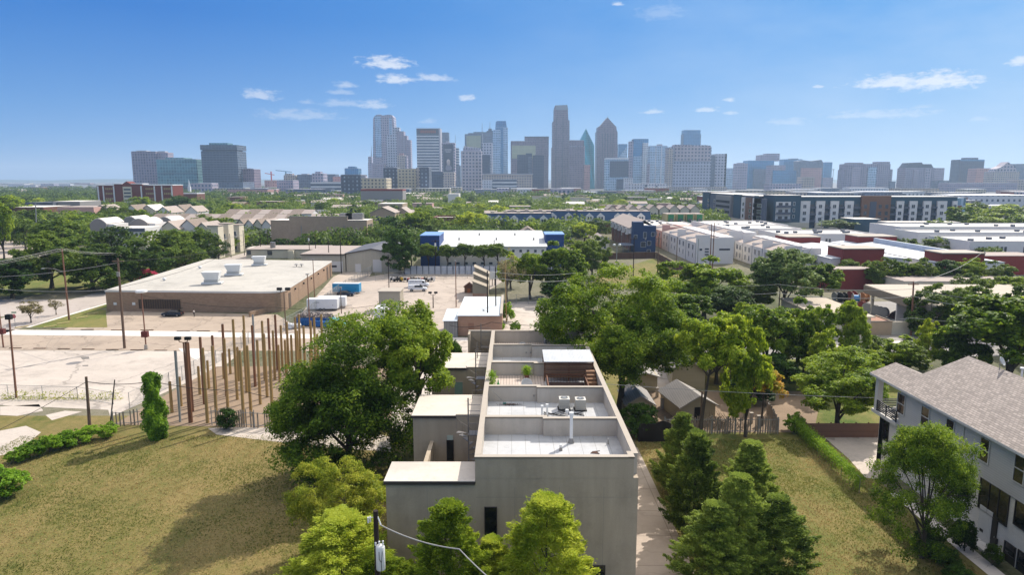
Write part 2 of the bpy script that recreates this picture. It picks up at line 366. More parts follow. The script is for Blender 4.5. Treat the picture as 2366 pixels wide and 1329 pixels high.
# near lawns
sheet('lawn_left',[(-75,20),(-2.0,20),(-2.0,80.5),(-5,84),(-75,84)],.012,M['lawn'],False)
sheet('lawn_right',[(14.2,20),(38.6,20),(36.4,76),(31,112),(14.2,112)],.012,M['lawn2'],False)
sheet('scrub_ground',[(9.3,77),(60,77),(60,140),(9.3,140)],.008,M['green'],False)
sheet('back_lane',[(610,985),(780,985),(900,1010),(905,1045),(760,1035),(640,1022),(500,1005),(480,990)],.022,M['conc'])
sheet('dirt_patch',[(0,940),(90,935),(100,950),(40,962),(0,960)],.02,M['conc'])
sheet('dirt_patch',[(-20,1000),(60,985),(95,1000),(40,1045),(-30,1060)],.02,M['conc'])
sheet('dirt_patch',[(105,960),(150,950),(190,952),(120,972)],.02,M['conc'])
# lots
sheet('gravel_lot',[(-500,808),(560,812),(520,845),(255,965),(250,948),(-500,915)],.02,M['conc'])
sheet('parking_lot',[(-500,772),(760,779),(900,812),(-500,808)],.016,M['beige'])
sheet('upper_parking_lot',[(145,762),(262,719),(640,727),(700,765),(740,777)],.016,M['beige'])
sheet('alley_strip',[(-500,757),(60,763),(420,766),(1080,781),(1080,789),(420,778),(-500,770)],.03,M['walk'])
sheet('side_drive',[(655,771),(770,640),(800,626),(860,628),(850,645),(735,771)],.024,M['beige2'])
sheet('yard_lot',[(690,775),(850,640),(900,632),(1190,632),(1085,700),(1060,765)],.018,M['beige2'])
sheet('post_field_mulch',[(262,982),(500,848),(900,846),(905,985),(640,990)],.03,M['mulch'])
sheet('west_lane',[(905,780),(1090,780),(1090,1010),(905,1010)],.014,M['conc'])
# left street running away from the camera, grass verges
sheet('street',[(-112,90),(-100.5,90),(-99,300),(-98,420),(-110,420)],.03,M['road'],False)
sheet('cross_street',[(-260,151),(-100,148),(-99,158),(-112,170),(-260,172)],.034,M['road'],False)
sheet('verge',[(-99.2,137),(-83,137),(-94.5,156),(-98.6,158)],.03,M['green'],False)
sheet('verge',[(-98.4,158),(-94.8,158),(-97.5,230),(-99,230)],.032,M['green'],False)
sheet('verge',[(-170,173),(-128,175),(-113,188),(-112,260),(-128,260),(-170,200)],.022,M['green'],False)
sheet('verge',[(-190,133),(-118,135),(-113,146),(-190,148)],.03,M['green'],False)
sheet('sidewalk',[(-99.9,137),(-98.9,137),(-97.9,235),(-98.9,235)],.05,M['walk'],False)
sheet('far_parking_lot',[(-40,520),(150,520),(110,590),(-40,600)],.02,M['beige2'])
# right side
sheet('driveway',[(9.4,30),(14.2,30),(14.2,73.5),(9.4,73.5)],.02,M['drive'],False)
sheet('house_forecourt',[(1905,1012),(2030,1012),(2040,1110),(2000,1105),(1960,1060)],.024,M['conc'])
sheet('slab_path',[(1478,830),(1560,805),(1640,805),(1600,900),(1500,905)],.02,M['conc'])
sheet('sand_patch',[(1430,905),(1900,905),(1880,1000),(1440,1000)],.016,M['mulch'])
sheet('right_street',[(1500,801),(2420,795),(2420,822),(1500,835)],.03,M['asph'])
sheet('right_walk',[(1900,790),(2420,786),(2420,795),(1900,801)],.036,M['walk'])
sheet('depot_yard',[(1890,700),(2400,690),(2400,790),(1890,790)],.02,M['asph'])
sheet('centre_lot',[(1165,700),(1345,690),(1390,760),(1330,805),(1110,805)],.03,M['conc'])
sheet('park_grass',[(1370,640),(1510,597),(1610,640),(1560,668),(1370,668)],.02,M['lawn2'])
sheet('side_path',[(36.5,20),(37.8,20),(37.8,62),(36.5,62)],.03,M['walk'],False)
# distant ridge on the horizon
def hills():
    b=MB(); n=90
    for k,(Y,base,amp) in enumerate(((9500,34,10),)):
        pts=[(-13000+26000*i/n, base+amp*math.sin(i*.37+k)*math.cos(i*.11)+amp*.5*math.sin(i*1.3)) for i in range(n+1)]
        for i in range(n):
            (x0,h0),(x1,h1)=pts[i],pts[i+1]
            b.face([(x0,Y-1500,0),(x1,Y-1500,0),(x1,Y,h1),(x0,Y,h0)]); b.face([(x0,Y,h0),(x1,Y,h1),(x1,Y+1500,0),(x0,Y+1500,0)])
    tag(b.build('hills',plain('ridge_woods','#2f4436',.9,.3,.01),None),kind='structure')
hills()

# faint bay lines and patches on the worn lots
LNE=plain('faded_line','#8f8478',.95,.1); PAT=plain('asphalt_patch','#6f6a65',.95,.15)
for k,(a,c) in enumerate((((125,775),(106,803)),((146,775),(122,803)),((219,778),(197,804)),((600,742),(585,757)),((470,735),(455,757)))):
    (x0,y0),(x1,y1)=G(*a),G(*c); sheet('lot_marking',[(x0-.06,y0),(x0+.06,y0),(x1+.06,y1),(x1-.06,y1)],.036,LNE,False)
sheet('road_patch',[(186,826),(205,825),(207,830),(190,831)],.036,PAT); sheet('road_patch',[(190,845),(204,844),(204,847),(191,847)],.036,PAT)
sheet('concrete_slab',[(412,806),(462,806),(466,826),(455,834),(418,812)],.04,M['walk'])
# ================================================================ TREES
LM={
 'oak':leafmat('leaf_oak',('#26380f','#3a5219','#4e661e','#687c2c'),.3),
 'pecan':leafmat('leaf_pecan',('#2b400e','#456016','#5f7a1c','#82962a'),.38),
 'bright':leafmat('leaf_bright',('#485e12','#67801a','#849a22','#a2ae34'),.42),
 'yellow':leafmat('leaf_yellow',('#65701a','#8c8a2a','#ac9c34','#b8903a'),.42),
 'elm':leafmat('leaf_elm',('#526418','#6e8024','#8a942e','#a0a23c'),.45),
 'cypress':leafmat('leaf_cypress',('#546a1a','#708622','#8c9e2c','#a4ae3e'),.42),
 'juniper':leafmat('leaf_juniper',('#34481e','#4e6226','#687c30','#889a42'),.34),
 'dark':leafmat('leaf_dark',('#1c300e','#2a4414','#3a561a','#4c6a24'),.25),
 'blue':leafmat('leaf_blue',('#2e421e','#405628','#546a34','#6e8244'),.28),
 'grey':leafmat('leaf_grey',('#544e34','#706844','#847c54','#968e64'),.2),
 'pink':leafmat('leaf_pink',('#9a2840','#b4344c','#506026','#cc4a66'),.3),
 'ivy':leafmat('leaf_ivy',('#3c5c12','#52781a','#6a8e20','#84a430'),.35),
}
BARK=plain('bark','#4d443b',.95,.25,3)
BARK2=plain('bark_pale','#6b6257',.95,.25,3)
def leaves_mesh(name, C, Nn, size, asp, mat, rng, tw=1.0):
    """C centres (n,3), Nn unit normals; one small bent leaf (two triangles folded) each"""
    n=len(C); t=rng.normal(size=(n,3)); t-= (t*Nn).sum(1)[:,None]*Nn; t/=np.linalg.norm(t,axis=1)[:,None]+1e-9
    b=np.cross(Nn,t); s=size*(.65+.7*rng.random(n))[:,None]; w=s*asp
    V=np.empty((n,4,3)); V[:,0]=C-t*s*.5; V[:,1]=C-b*w*.5+Nn*s*.12; V[:,2]=C+t*s*.5; V[:,3]=C+b*w*.5+Nn*s*.12
    V=V.reshape(-1,3).astype(np.float32)
    me=bpy.data.meshes.new(name); me.vertices.add(4*n); me.vertices.foreach_set('co',V.ravel())
    me.loops.add(4*n); me.loops.foreach_set('vertex_index',np.arange(4*n,dtype=np.int32))
    me.polygons.add(n); me.polygons.foreach_set('loop_start',np.arange(0,4*n,4,dtype=np.int32)); 
    me.materials.append(mat); me.update(calc_edges=True); return me
def unit(v): return v/(np.linalg.norm(v,axis=-1,keepdims=True)+1e-9)
def crown_points(rng, nl, R3, cz, ncl, clr=.24, low=-.55, rough=.28, inner=.25, flat=.75, lean=(0,0)):
    """clumps spread through an uneven ellipsoid; leaves on the upper shells of the clumps"""
    ph=rng.random((6,3))*6.28; fr=rng.normal(size=(6,3))*2.2
    def env(d): 
        e=np.zeros(len(d))
        for k in range(6): e+=np.sin((d*fr[k]).sum(1)+ph[k,0])
        return 1+rough*e/2.4
    d=unit(rng.normal(size=(ncl*3,3))); d=d[d[:,2]>low][:ncl]
    r=np.where(rng.random(len(d))<inner, .3+.4*rng.random(len(d)), .72+.2*rng.random(len(d)))
    r*=env(d); c=d*r[:,None]*np.array(R3)+np.array([lean[0],lean[1],cz])
    cr=clr*min(R3[0],R3[2]*1.2)*(.4+1.15*rng.random(len(d))**1.3)
    w=cr**2; w/=w.sum(); idx=rng.choice(len(d), size=nl, p=w)
    ns=9; sd_=unit(rng.normal(size=(len(d),ns,3))+np.array([0,0,.25])+d[:,None,:]*.6); so_=sd_*(cr[:,None,None]*(.45+.5*rng.random((len(d),ns,1)))); sr=cr[:,None]*(.3+.28*rng.random((len(d),ns)))
    si=rng.integers(0,ns,nl)
    ld=unit(rng.normal(size=(nl,3))+np.array([0,0,.4])+d[idx]*.4)
    rr=(.45+.6*rng.random(nl)**.6)
    P=c[idx]+(so_[idx,si]+ld*(rr*sr[idx,si])[:,None])*np.array([1.2,1.2,flat])
    P+=rng.normal(size=P.shape)*.018*min(R3)
    Nn=unit(ld*.7+np.array([0,0,.55])+rng.normal(size=P.shape)*.55)
    return P,Nn,c
def trunk_mesh(name, rng, C, h0, tr, top, mat=BARK, nlimb=8, lean=(0,0)):
    b=MB(); pts=[]; n=5
    for i in range(n+1):
        t=i/n; pts.append(Vector((lean[0]*t*t+math.sin(t*4)*tr*.6, lean[1]*t*t+math.cos(t*3)*tr*.4-tr*.4, top*t)))
    for i in range(n):
        b.cyl(pts[i],pts[i+1],tr*(1-.8*i/n)*(1.35 if i==0 else 1),tr*(1-.8*(i+1)/n),8)
    order=np.argsort(-np.linalg.norm(C[:,:2],axis=1)); pick=[order[int(k*len(order)/nlimb*.8)] for k in range(nlimb)]
    for k in pick:
        t=min(.95,max(.0,(h0+rng.random()*(top-h0)*.55)/top)); s=Vector((lean[0]*t*t,lean[1]*t*t,top*t)); e=Vector(C[k]); m=s.lerp(e,.5)+Vector((0,0,(e-s).length*.1))
        r=tr*(1-.8*t)*.62; b.cyl(s,m,r,r*.6,6); b.cyl(m,e,r*.6,r*.15,5)
        for q in range(2):
            e2=e+Vector(rng.normal(size=3)*.9); b.cyl(m.lerp(e,.4),e2,r*.35,r*.08,4)
    me=bpy.data.meshes.new(name); me.from_pydata(b.v,[],b.f); me.materials.append(mat); me.update(); return me
_tl={}
def broadleaf(key, leaf, nl, size, ncl, seed, H=10, Wd=9, trunk_h=2.6, low=-.5, clr=.24, rough=.28, tr=.28, asp=.62, inner=.25, bark=BARK, nlimb=8, lean=(0,0), flat=.75):
    rng=np.random.default_rng(seed); cz=trunk_h+(H-trunk_h)*.5; R3=(Wd/2*.9,Wd/2*.9,(H-trunk_h)/2*.92)
    P,Nn,C=crown_points(rng,nl,R3,cz,ncl,clr,low,rough,inner,flat,lean)
    # normalise so that top is H and width Wd
    wt=np.percentile(np.hypot(P[:,0]-lean[0],P[:,1]-lean[1]),97.5); k_=(Wd/2)/wt; P[:,:2]=(P[:,:2]-np.array(lean))*k_+np.array(lean); C[:,:2]=(C[:,:2]-np.array(lean))*k_+np.array(lean)
    zt=np.percentile(P[:,2],99.7); P[:,2]*=H/zt; C[:,2]*=H/zt
    _tl[key]=(leaves_mesh('crown',P,Nn,size,asp,LM[leaf],rng), trunk_mesh('trunk',rng,C,trunk_h,tr,cz*1.15,bark,nlimb,lean), H, Wd)
def conifer(key, leaf, nl, seed, H=10, Wd=5, low=.4, ntuft=210, up=.75, size=.34, asp=.16, power=.85, soft=1.0, bark=BARK):
    rng=np.random.default_rng(seed); t=rng.random(ntuft)**1.25; a=rng.random(ntuft)*6.283
    asym=1+.22*np.sin(a*2+seed)+.14*np.sin(a*5+t*9+seed*2)
    Rr=Wd/2*(1-t)**power*asym*(.55+.45*rng.random(ntuft))*np.minimum(1,(t+.12)/.2); z=low+(H-low)*t
    base=np.stack([np.cos(a)*Rr*.55,np.sin(a)*Rr*.55,z],1); out=np.stack([np.cos(a),np.sin(a),np.full(ntuft,up)],1); out=unit(out)
    ln=(.45+.75*(1-t))*(.5+rng.random(ntuft))*Wd/5*soft
    idx=rng.integers(0,ntuft,nl); s=rng.random(nl)**.7
    spread=(1-s*.82)[:,None]*rng.normal(size=(nl,3))*np.array([.25,.25,.22])*Wd/5*soft
    P=base[idx]+out[idx]*(Rr[idx]*.45+ln[idx]*s)[:,None]+spread
    P[:,2]=np.minimum(P[:,2],H); P[:,2]=np.maximum(P[:,2],.15)
    # a thin leader
    k=nl//60; P[:k]=np.stack([rng.normal(size=k)*.09,rng.normal(size=k)*.09,H-rng.random(k)*H*.12],1)
    Nn=unit(rng.normal(size=(nl,3))); tdir=unit(out[idx]+rng.normal(size=(nl,3))*.55)
    b=unit(np.cross(tdir,Nn)); sz=(size*(.6+.8*rng.random(nl)))[:,None]
    V=np.empty((nl,4,3)); V[:,0]=P-tdir*sz*.5; V[:,1]=P-b*sz*asp; V[:,2]=P+tdir*sz*.5; V[:,3]=P+b*sz*asp
    me=bpy.data.meshes.new('crown'); V=V.reshape(-1,3).astype(np.float32); me.vertices.add(4*nl); me.vertices.foreach_set('co',V.ravel())
    me.loops.add(4*nl); me.loops.foreach_set('vertex_index',np.arange(4*nl,dtype=np.int32)); me.polygons.add(nl); me.polygons.foreach_set('loop_start',np.arange(0,4*nl,4,dtype=np.int32))
    me.materials.append(LM[leaf]); me.update(calc_edges=True)
    b_=MB(); b_.cyl((0,0,0),(0.05,0,H*.5),.16,.09,8); b_.cyl((.05,0,H*.5),(0,0,H*.97),.09,.02,6)
    for q in range(26):
        i=q*ntuft//26; b_.cyl((0,0,max(.3,z[i]-Rr[i]*.5)),tuple(base[i]+out[i]*Rr[i]*.45),.035,.01,4)
    tm=bpy.data.meshes.new('trunk'); tm.from_pydata(b_.v,[],b_.f); tm.materials.append(bark); tm.update()
    _tl[key]=(me,tm,H,Wd)
def put_tree(key, x, y, h, w, label, group=None, name='broadleaf_tree', cat='tree', rz=None, z=0.0):
    me,tm,H,Wd=_tl[key]
    t=thing(name,label,cat,(x,y,z),rnd.random()*6.28 if rz is None else rz,group); t.scale=(w/Wd,w/Wd,h/H)
    for nm,m in (('trunk',tm),('crown',me)):
        o=bpy.data.objects.new(nm,m); COL.objects.link(o); o.parent=t
    return t
def tree_px(key, px, pyb, pyt, wpx, label, group=None, **k):
    Y=gy(pyb); x=XY(Y,px,pyb); h=ZY(Y,pyt); w=wpx/F*Y/(CP+SP*(664.5-pyb)/F)
    return put_tree(key,x,Y,max(1.2,h),w,label,group,**k)
# far and middle kinds (shared meshes)
for i in range(3): broadleaf('oak%d'%i,'oak',3600,.62,70,11+i,H=10,Wd=11,trunk_h=1.2,clr=.25,low=-.85)
for i in range(3): broadleaf('mid%d'%i,'pecan',3600,.6,60,21+i,H=10,Wd=9,clr=.25,trunk_h=1.4,low=-.85)
for i in range(2): broadleaf('bri%d'%i,'bright',3400,.58,60,31+i,H=10,Wd=9,clr=.24,trunk_h=1.4,low=-.85)
for i in range(2): broadleaf('drk%d'%i,'dark',3600,.62,60,41+i,H=10,Wd=9,clr=.26,trunk_h=1.4,low=-.85)
for i in range(2): broadleaf('blu%d'%i,'blue',3400,.6,60,51+i,H=10,Wd=10,clr=.25,trunk_h=1.4,low=-.85)
FARK=['oak0','oak1','oak2','mid0','mid1','mid2','bri0','bri1','drk0','drk1','blu0','blu1']
# nearer kinds, finer leaves
broadleaf('n_oak','oak',24000,.36,90,61,H=10,Wd=11,trunk_h=1.2,clr=.2,low=-.9)
broadleaf('n_mid','pecan',26000,.34,90,62,H=10,Wd=9,clr=.2,trunk_h=1.5,low=-.85,rough=.35)
broadleaf('n_mid2','pecan',24000,.36,78,67,H=10,Wd=9,clr=.2,rough=.42,trunk_h=1.6)
broadleaf('n_bri','bright',20000,.34,72,63,H=10,Wd=9,clr=.2,rough=.4,trunk_h=1.4,low=-.8)
broadleaf('n_drk','dark',24000,.34,84,64,H=10,Wd=9,clr=.2,trunk_h=1.2,low=-.9)
broadleaf('n_blu','blue',26000,.34,90,65,H=10,Wd=11,trunk_h=1.8,clr=.19)
broadleaf('small','oak',8000,.42,50,66,H=10,Wd=8,trunk_h=3.6,clr=.26,low=-.3)
broadleaf('bare','grey',1500,.34,46,68,H=10,Wd=8,trunk_h=2.0,clr=.2,tr=.2,nlimb=26,bark=BARK2,rough=.5)
broadleaf('crape','grey',3000,.2,50,69,H=4,Wd=4,trunk_h=.7,clr=.24,tr=.1,nlimb=16)
broadleaf('pinkc','pink',5000,.24,50,70,H=4,Wd=5,trunk_h=.3,clr=.26,tr=.1)
broadleaf('bush','ivy',7000,.14,50,71,H=2,Wd=2.4,trunk_h=.05,clr=.28,low=-.75,tr=.05)
broadleaf('bushd','dark',7000,.13,50,72,H=2,Wd=2.4,trunk_h=.05,clr=.28,low=-.75,tr=.05)
broadleaf('roundb','pecan',6000,.1,60,73,H=2,Wd=2,trunk_h=.05,clr=.3,low=-.8,tr=.05,rough=.08)
# hero trees
broadleaf('h_left','pecan',120000,.27,230,81,H=18.3,Wd=17,trunk_h=1.0,clr=.21,rough=.42,tr=.42,nlimb=14,low=-.95,inner=.3)
broadleaf('h_left2','pecan',60000,.27,110,82,H=16.5,Wd=11.5,trunk_h=5.2,clr=.22,rough=.5,tr=.38,nlimb=12,low=-.62,inner=.3)
broadleaf('h_right','pecan',140000,.29,260,83,H=18.7,Wd=20,trunk_h=3.2,clr=.19,rough=.42,tr=.5,nlimb=16,low=-.85,inner=.3)
broadleaf('h_lean','bright',34000,.27,70,84,H=13,Wd=9.5,trunk_h=5.0,clr=.19,rough=.42,tr=.24,nlimb=12,lean=(1.6,0),low=-.5)
broadleaf('h_yel','yellow',9000,.26,50,85,H=8,Wd=5.5,trunk_h=3.6,clr=.25,rough=.4,tr=.14)
broadleaf('h_house','pecan',70000,.15,130,86,H=10.4,Wd=9.4,trunk_h=1.2,clr=.19,rough=.4,tr=.22,nlimb=14,low=-.9)
broadleaf('h_elm','elm',80000,.14,150,87,H=8.4,Wd=8.4,trunk_h=.8,clr=.17,rough=.36,tr=.2,low=-.75)
broadleaf('h_rnd','pecan',50000,.29,110,88,H=13,Wd=11,trunk_h=1.2,clr=.18,rough=.3,tr=.3,low=-.8)
conifer('jun0','juniper',90000,91,H=10,Wd=5.4,size=.24,ntuft=260)
conifer('jun1','juniper',90000,92,H=10,Wd=5.8,size=.24,ntuft=290)
conifer('cyp0','cypress',110000,93,H=10,Wd=4.6,up=.55,size=.17,asp=.16,power=.62,soft=1.0,ntuft=300)
conifer('cyp1','cypress',130000,94,H=10,Wd=6.4,up=.4,size=.17,asp=.16,power=.6,soft=.95,ntuft=380)

def near_trees():
    # big ones round the townhouse block
    put_tree('h_left',-17.0,67.0,16.7,15.6,'large spreading dark green tree beside the post field, left of the grey townhouses',rz=.6)
    put_tree('h_left2',-10.2,71,16.9,11.0,'tall green tree with a long bare trunk against the left side of the townhouses',rz=2.2)
    put_tree('h_right',14.2,86,18.9,19.6,'largest tree, wide dark crown and forked trunk right of the grey townhouses',rz=1.0)
    put_tree('h_lean',22.2,77,14.6,9.4,'thin leaning tree with light green crown rising out of the fenced shed yard',rz=-.4)
    tree_px('h_yel',1758,985,845,110,'small tree with yellowing leaves beside the leaning trunk in the shed yard')
    tree_px('n_bri',1722,1010,742,110,'pale green upper tree just right of the leaning trunk, yellow tips')
    tree_px('h_house',2128,1290,982,235,'bushy green tree standing against the wall of the grey sided house')
    tree_px('h_rnd',1935,990,818,205,'dark round bushy tree on the lawn left of the grey sided house')
    put_tree('h_elm',-13.6,50,8.3,8.4,'yellow green bushy tree in front of the white garage roof, behind the transformer pole')
    Y=42; put_tree('cyp1',-11.4,Y,8.0,8.8,'feathery mid green cypress at the bottom of the picture beside the transformer pole',name='cypress_tree',rz=.5)
    put_tree('cyp1',-8.4,41.2,5.6,5.0,'low feathery cypress just right of the transformer pole',name='cypress_tree',rz=2.5)
    put_tree('cyp0',-3.9,40,9.95,5.6,'bright yellow green cypress in front of the blank wall, left of its narrow window',name='cypress_tree',rz=1.2)
    put_tree('cyp0',-1.3,41.3,6.9,4.2,'short cypress tucked between the two pointed cypresses before the blank wall',name='cypress_tree',rz=3.3)
    put_tree('cyp1',2.2,40,10.35,7.2,'wide feathery cypress with a pointed top in front of the middle of the blank wall',name='cypress_tree',rz=4.0)
    for px,pyt,Y,w,lab,k in ((1580,958,62,5.0,'farthest dark juniper beside the driveway, touching the black gate','jun0'),
        (1612,1000,55,5.6,'tall juniper in the middle of the clump right of the driveway','jun1'),
        (1738,1022,56,5.6,'juniper with a slim pointed top nearest the sloping lawn','jun0'),
        (1712,1100,48,5.2,'juniper with a sharp spire in front of the clump by the driveway','jun1'),
        (1800,1150,48,6.0,'rightmost juniper of the clump, reaching over the lawn','jun0'),
        (1655,1165,47,5.6,'low broad juniper at the near end of the driveway','jun1')):
        h=ZY(Y,pyt); put_tree(k,XY(Y,px,pyt),Y,h,w,lab,name='juniper_tree')
    # ivy-covered pole
    t=thing('ivy_covered_pole','old pole wrapped top to bottom in dense green ivy on the left lawn','ivy pole',(*G(362,1015),0))
    rng=np.random.default_rng(5); n=26000; z=rng.random(n)*8.0; a=rng.random(n)*6.283
    rad=(.55+.55*np.sin(np.clip((z-.3)/4.6,0,1)*3.14)**.8+.25*np.clip((z-5)/3,0,1)+.22*np.sin(a*3+z*1.7)+.15*np.sin(a*5-z*2.6)); rad*=np.clip((8.15-z)/.7,.25,1)**.5; rr=rad*(.62+.6*rng.random(n)**1.5)
    lean=.035*(4-z); P=np.stack([np.cos(a)*rr+lean,np.sin(a)*rr,z],1); Nn=unit(np.stack([np.cos(a),np.sin(a),np.full(n,.5)],1)+rng.normal(size=(n,3))*.5)
    o=bpy.data.objects.new('ivy',leaves_mesh('ivy',P,Nn,.2,.8,LM['ivy'],rng)); COL.objects.link(o); o.parent=t
    b=MB(); b.cyl((0,0,0),(0,0,7.9),.16,.12,8); local(b,'post',BARK,t)
    tree_px('bushd',524,992,946,56,'dark bush against the picket fence of the post field',name='shrub',cat='shrub')
    tree_px('bush',8,1148,1084,105,'bright green round bush at the left edge of the lawn',name='shrub',cat='shrub')
    for k,(px,pyb,pyt,w,lab) in enumerate(((250,1012,978,46,'bright bush at the upper right end of the hedge row, touching the leaning pole'),(205,1018,984,60,'hedge bush just left of the leaning wooden pole'),
        (160,1030,994,62,'middle bush of the rough hedge on the left lawn'),(115,1046,1006,60,'hedge bush second from the lower left end of the row'),(70,1060,1020,56,'bush at the lower left end of the rough hedge row'),(35,1070,1040,40,'smallest bush trailing off the lower left end of the hedge'))):
        tree_px('bush',px,pyb,pyt,w,lab,group='rough hedge bushes on the left lawn',name='shrub',cat='shrub')
    tree_px('bushd',1478,1010,935,92,'dark leafy bush between the townhouse wall and the little shed',name='shrub',cat='shrub')
    tree_px('blu0' if 0 else 'bush',1835,1000,955,50,'small bush at the end of the vine covered fence',name='shrub',cat='shrub')
    # left foreground row by the townhouse flank
    tree_px('n_drk',1050,960,790,60,'dark narrow tree wedged between the two green trees and the first garage roof')
def grass_tufts():
    npr=np.random.default_rng(44)
    DRY=leafmat('straw',('#806e44','#947e50','#a6925e','#b4a06c'),.25,.8); GRN_=leafmat('blade_green',('#4c5628','#5e682e','#707636','#7e8240'),.3,.8)
    def field(n,inside,box,mat,lab,patch):
        x=box[0]+(box[1]-box[0])*npr.random(n); y=box[2]+(box[3]-box[2])*npr.random(n); v=np.sin(x*.35+1.7*np.sin(y*.21))+np.sin(y*.6+x*.13)+np.sin(x*.9-y*.5)*.5
        k=(v*patch+npr.normal(size=n)*.8>.3)&inside(x,y); x=x[k];y=y[k]; P=np.stack([x,y,.03+.04*npr.random(len(x))],1); Nn=unit(npr.normal(size=P.shape)*np.array([1,1,.5]))
        o=bpy.data.objects.new('grass_tufts',leaves_mesh('grass_tufts',P,Nn,.17,.3,mat,npr)); COL.objects.link(o); tag(o,lab,'grass',kind='stuff')
    L_=lambda x,y: (x<-9.2)|(y<45.5); R_=lambda x,y: (x>14.4)&(x<36.0)
    field(60000,L_,(-58,-3,44,77),DRY,'dry straw coloured grass on the left lawn',1); field(110000,L_,(-58,-3,44,77),GRN_,'green grass growing in patches on the left lawn',-1)
    field(34000,R_,(14.4,36,44,76),DRY,'dry straw coloured grass on the lawn strip at right',1); field(60000,R_,(14.4,36,44,76),GRN_,'green grass growing in patches on the lawn strip at right',-1)
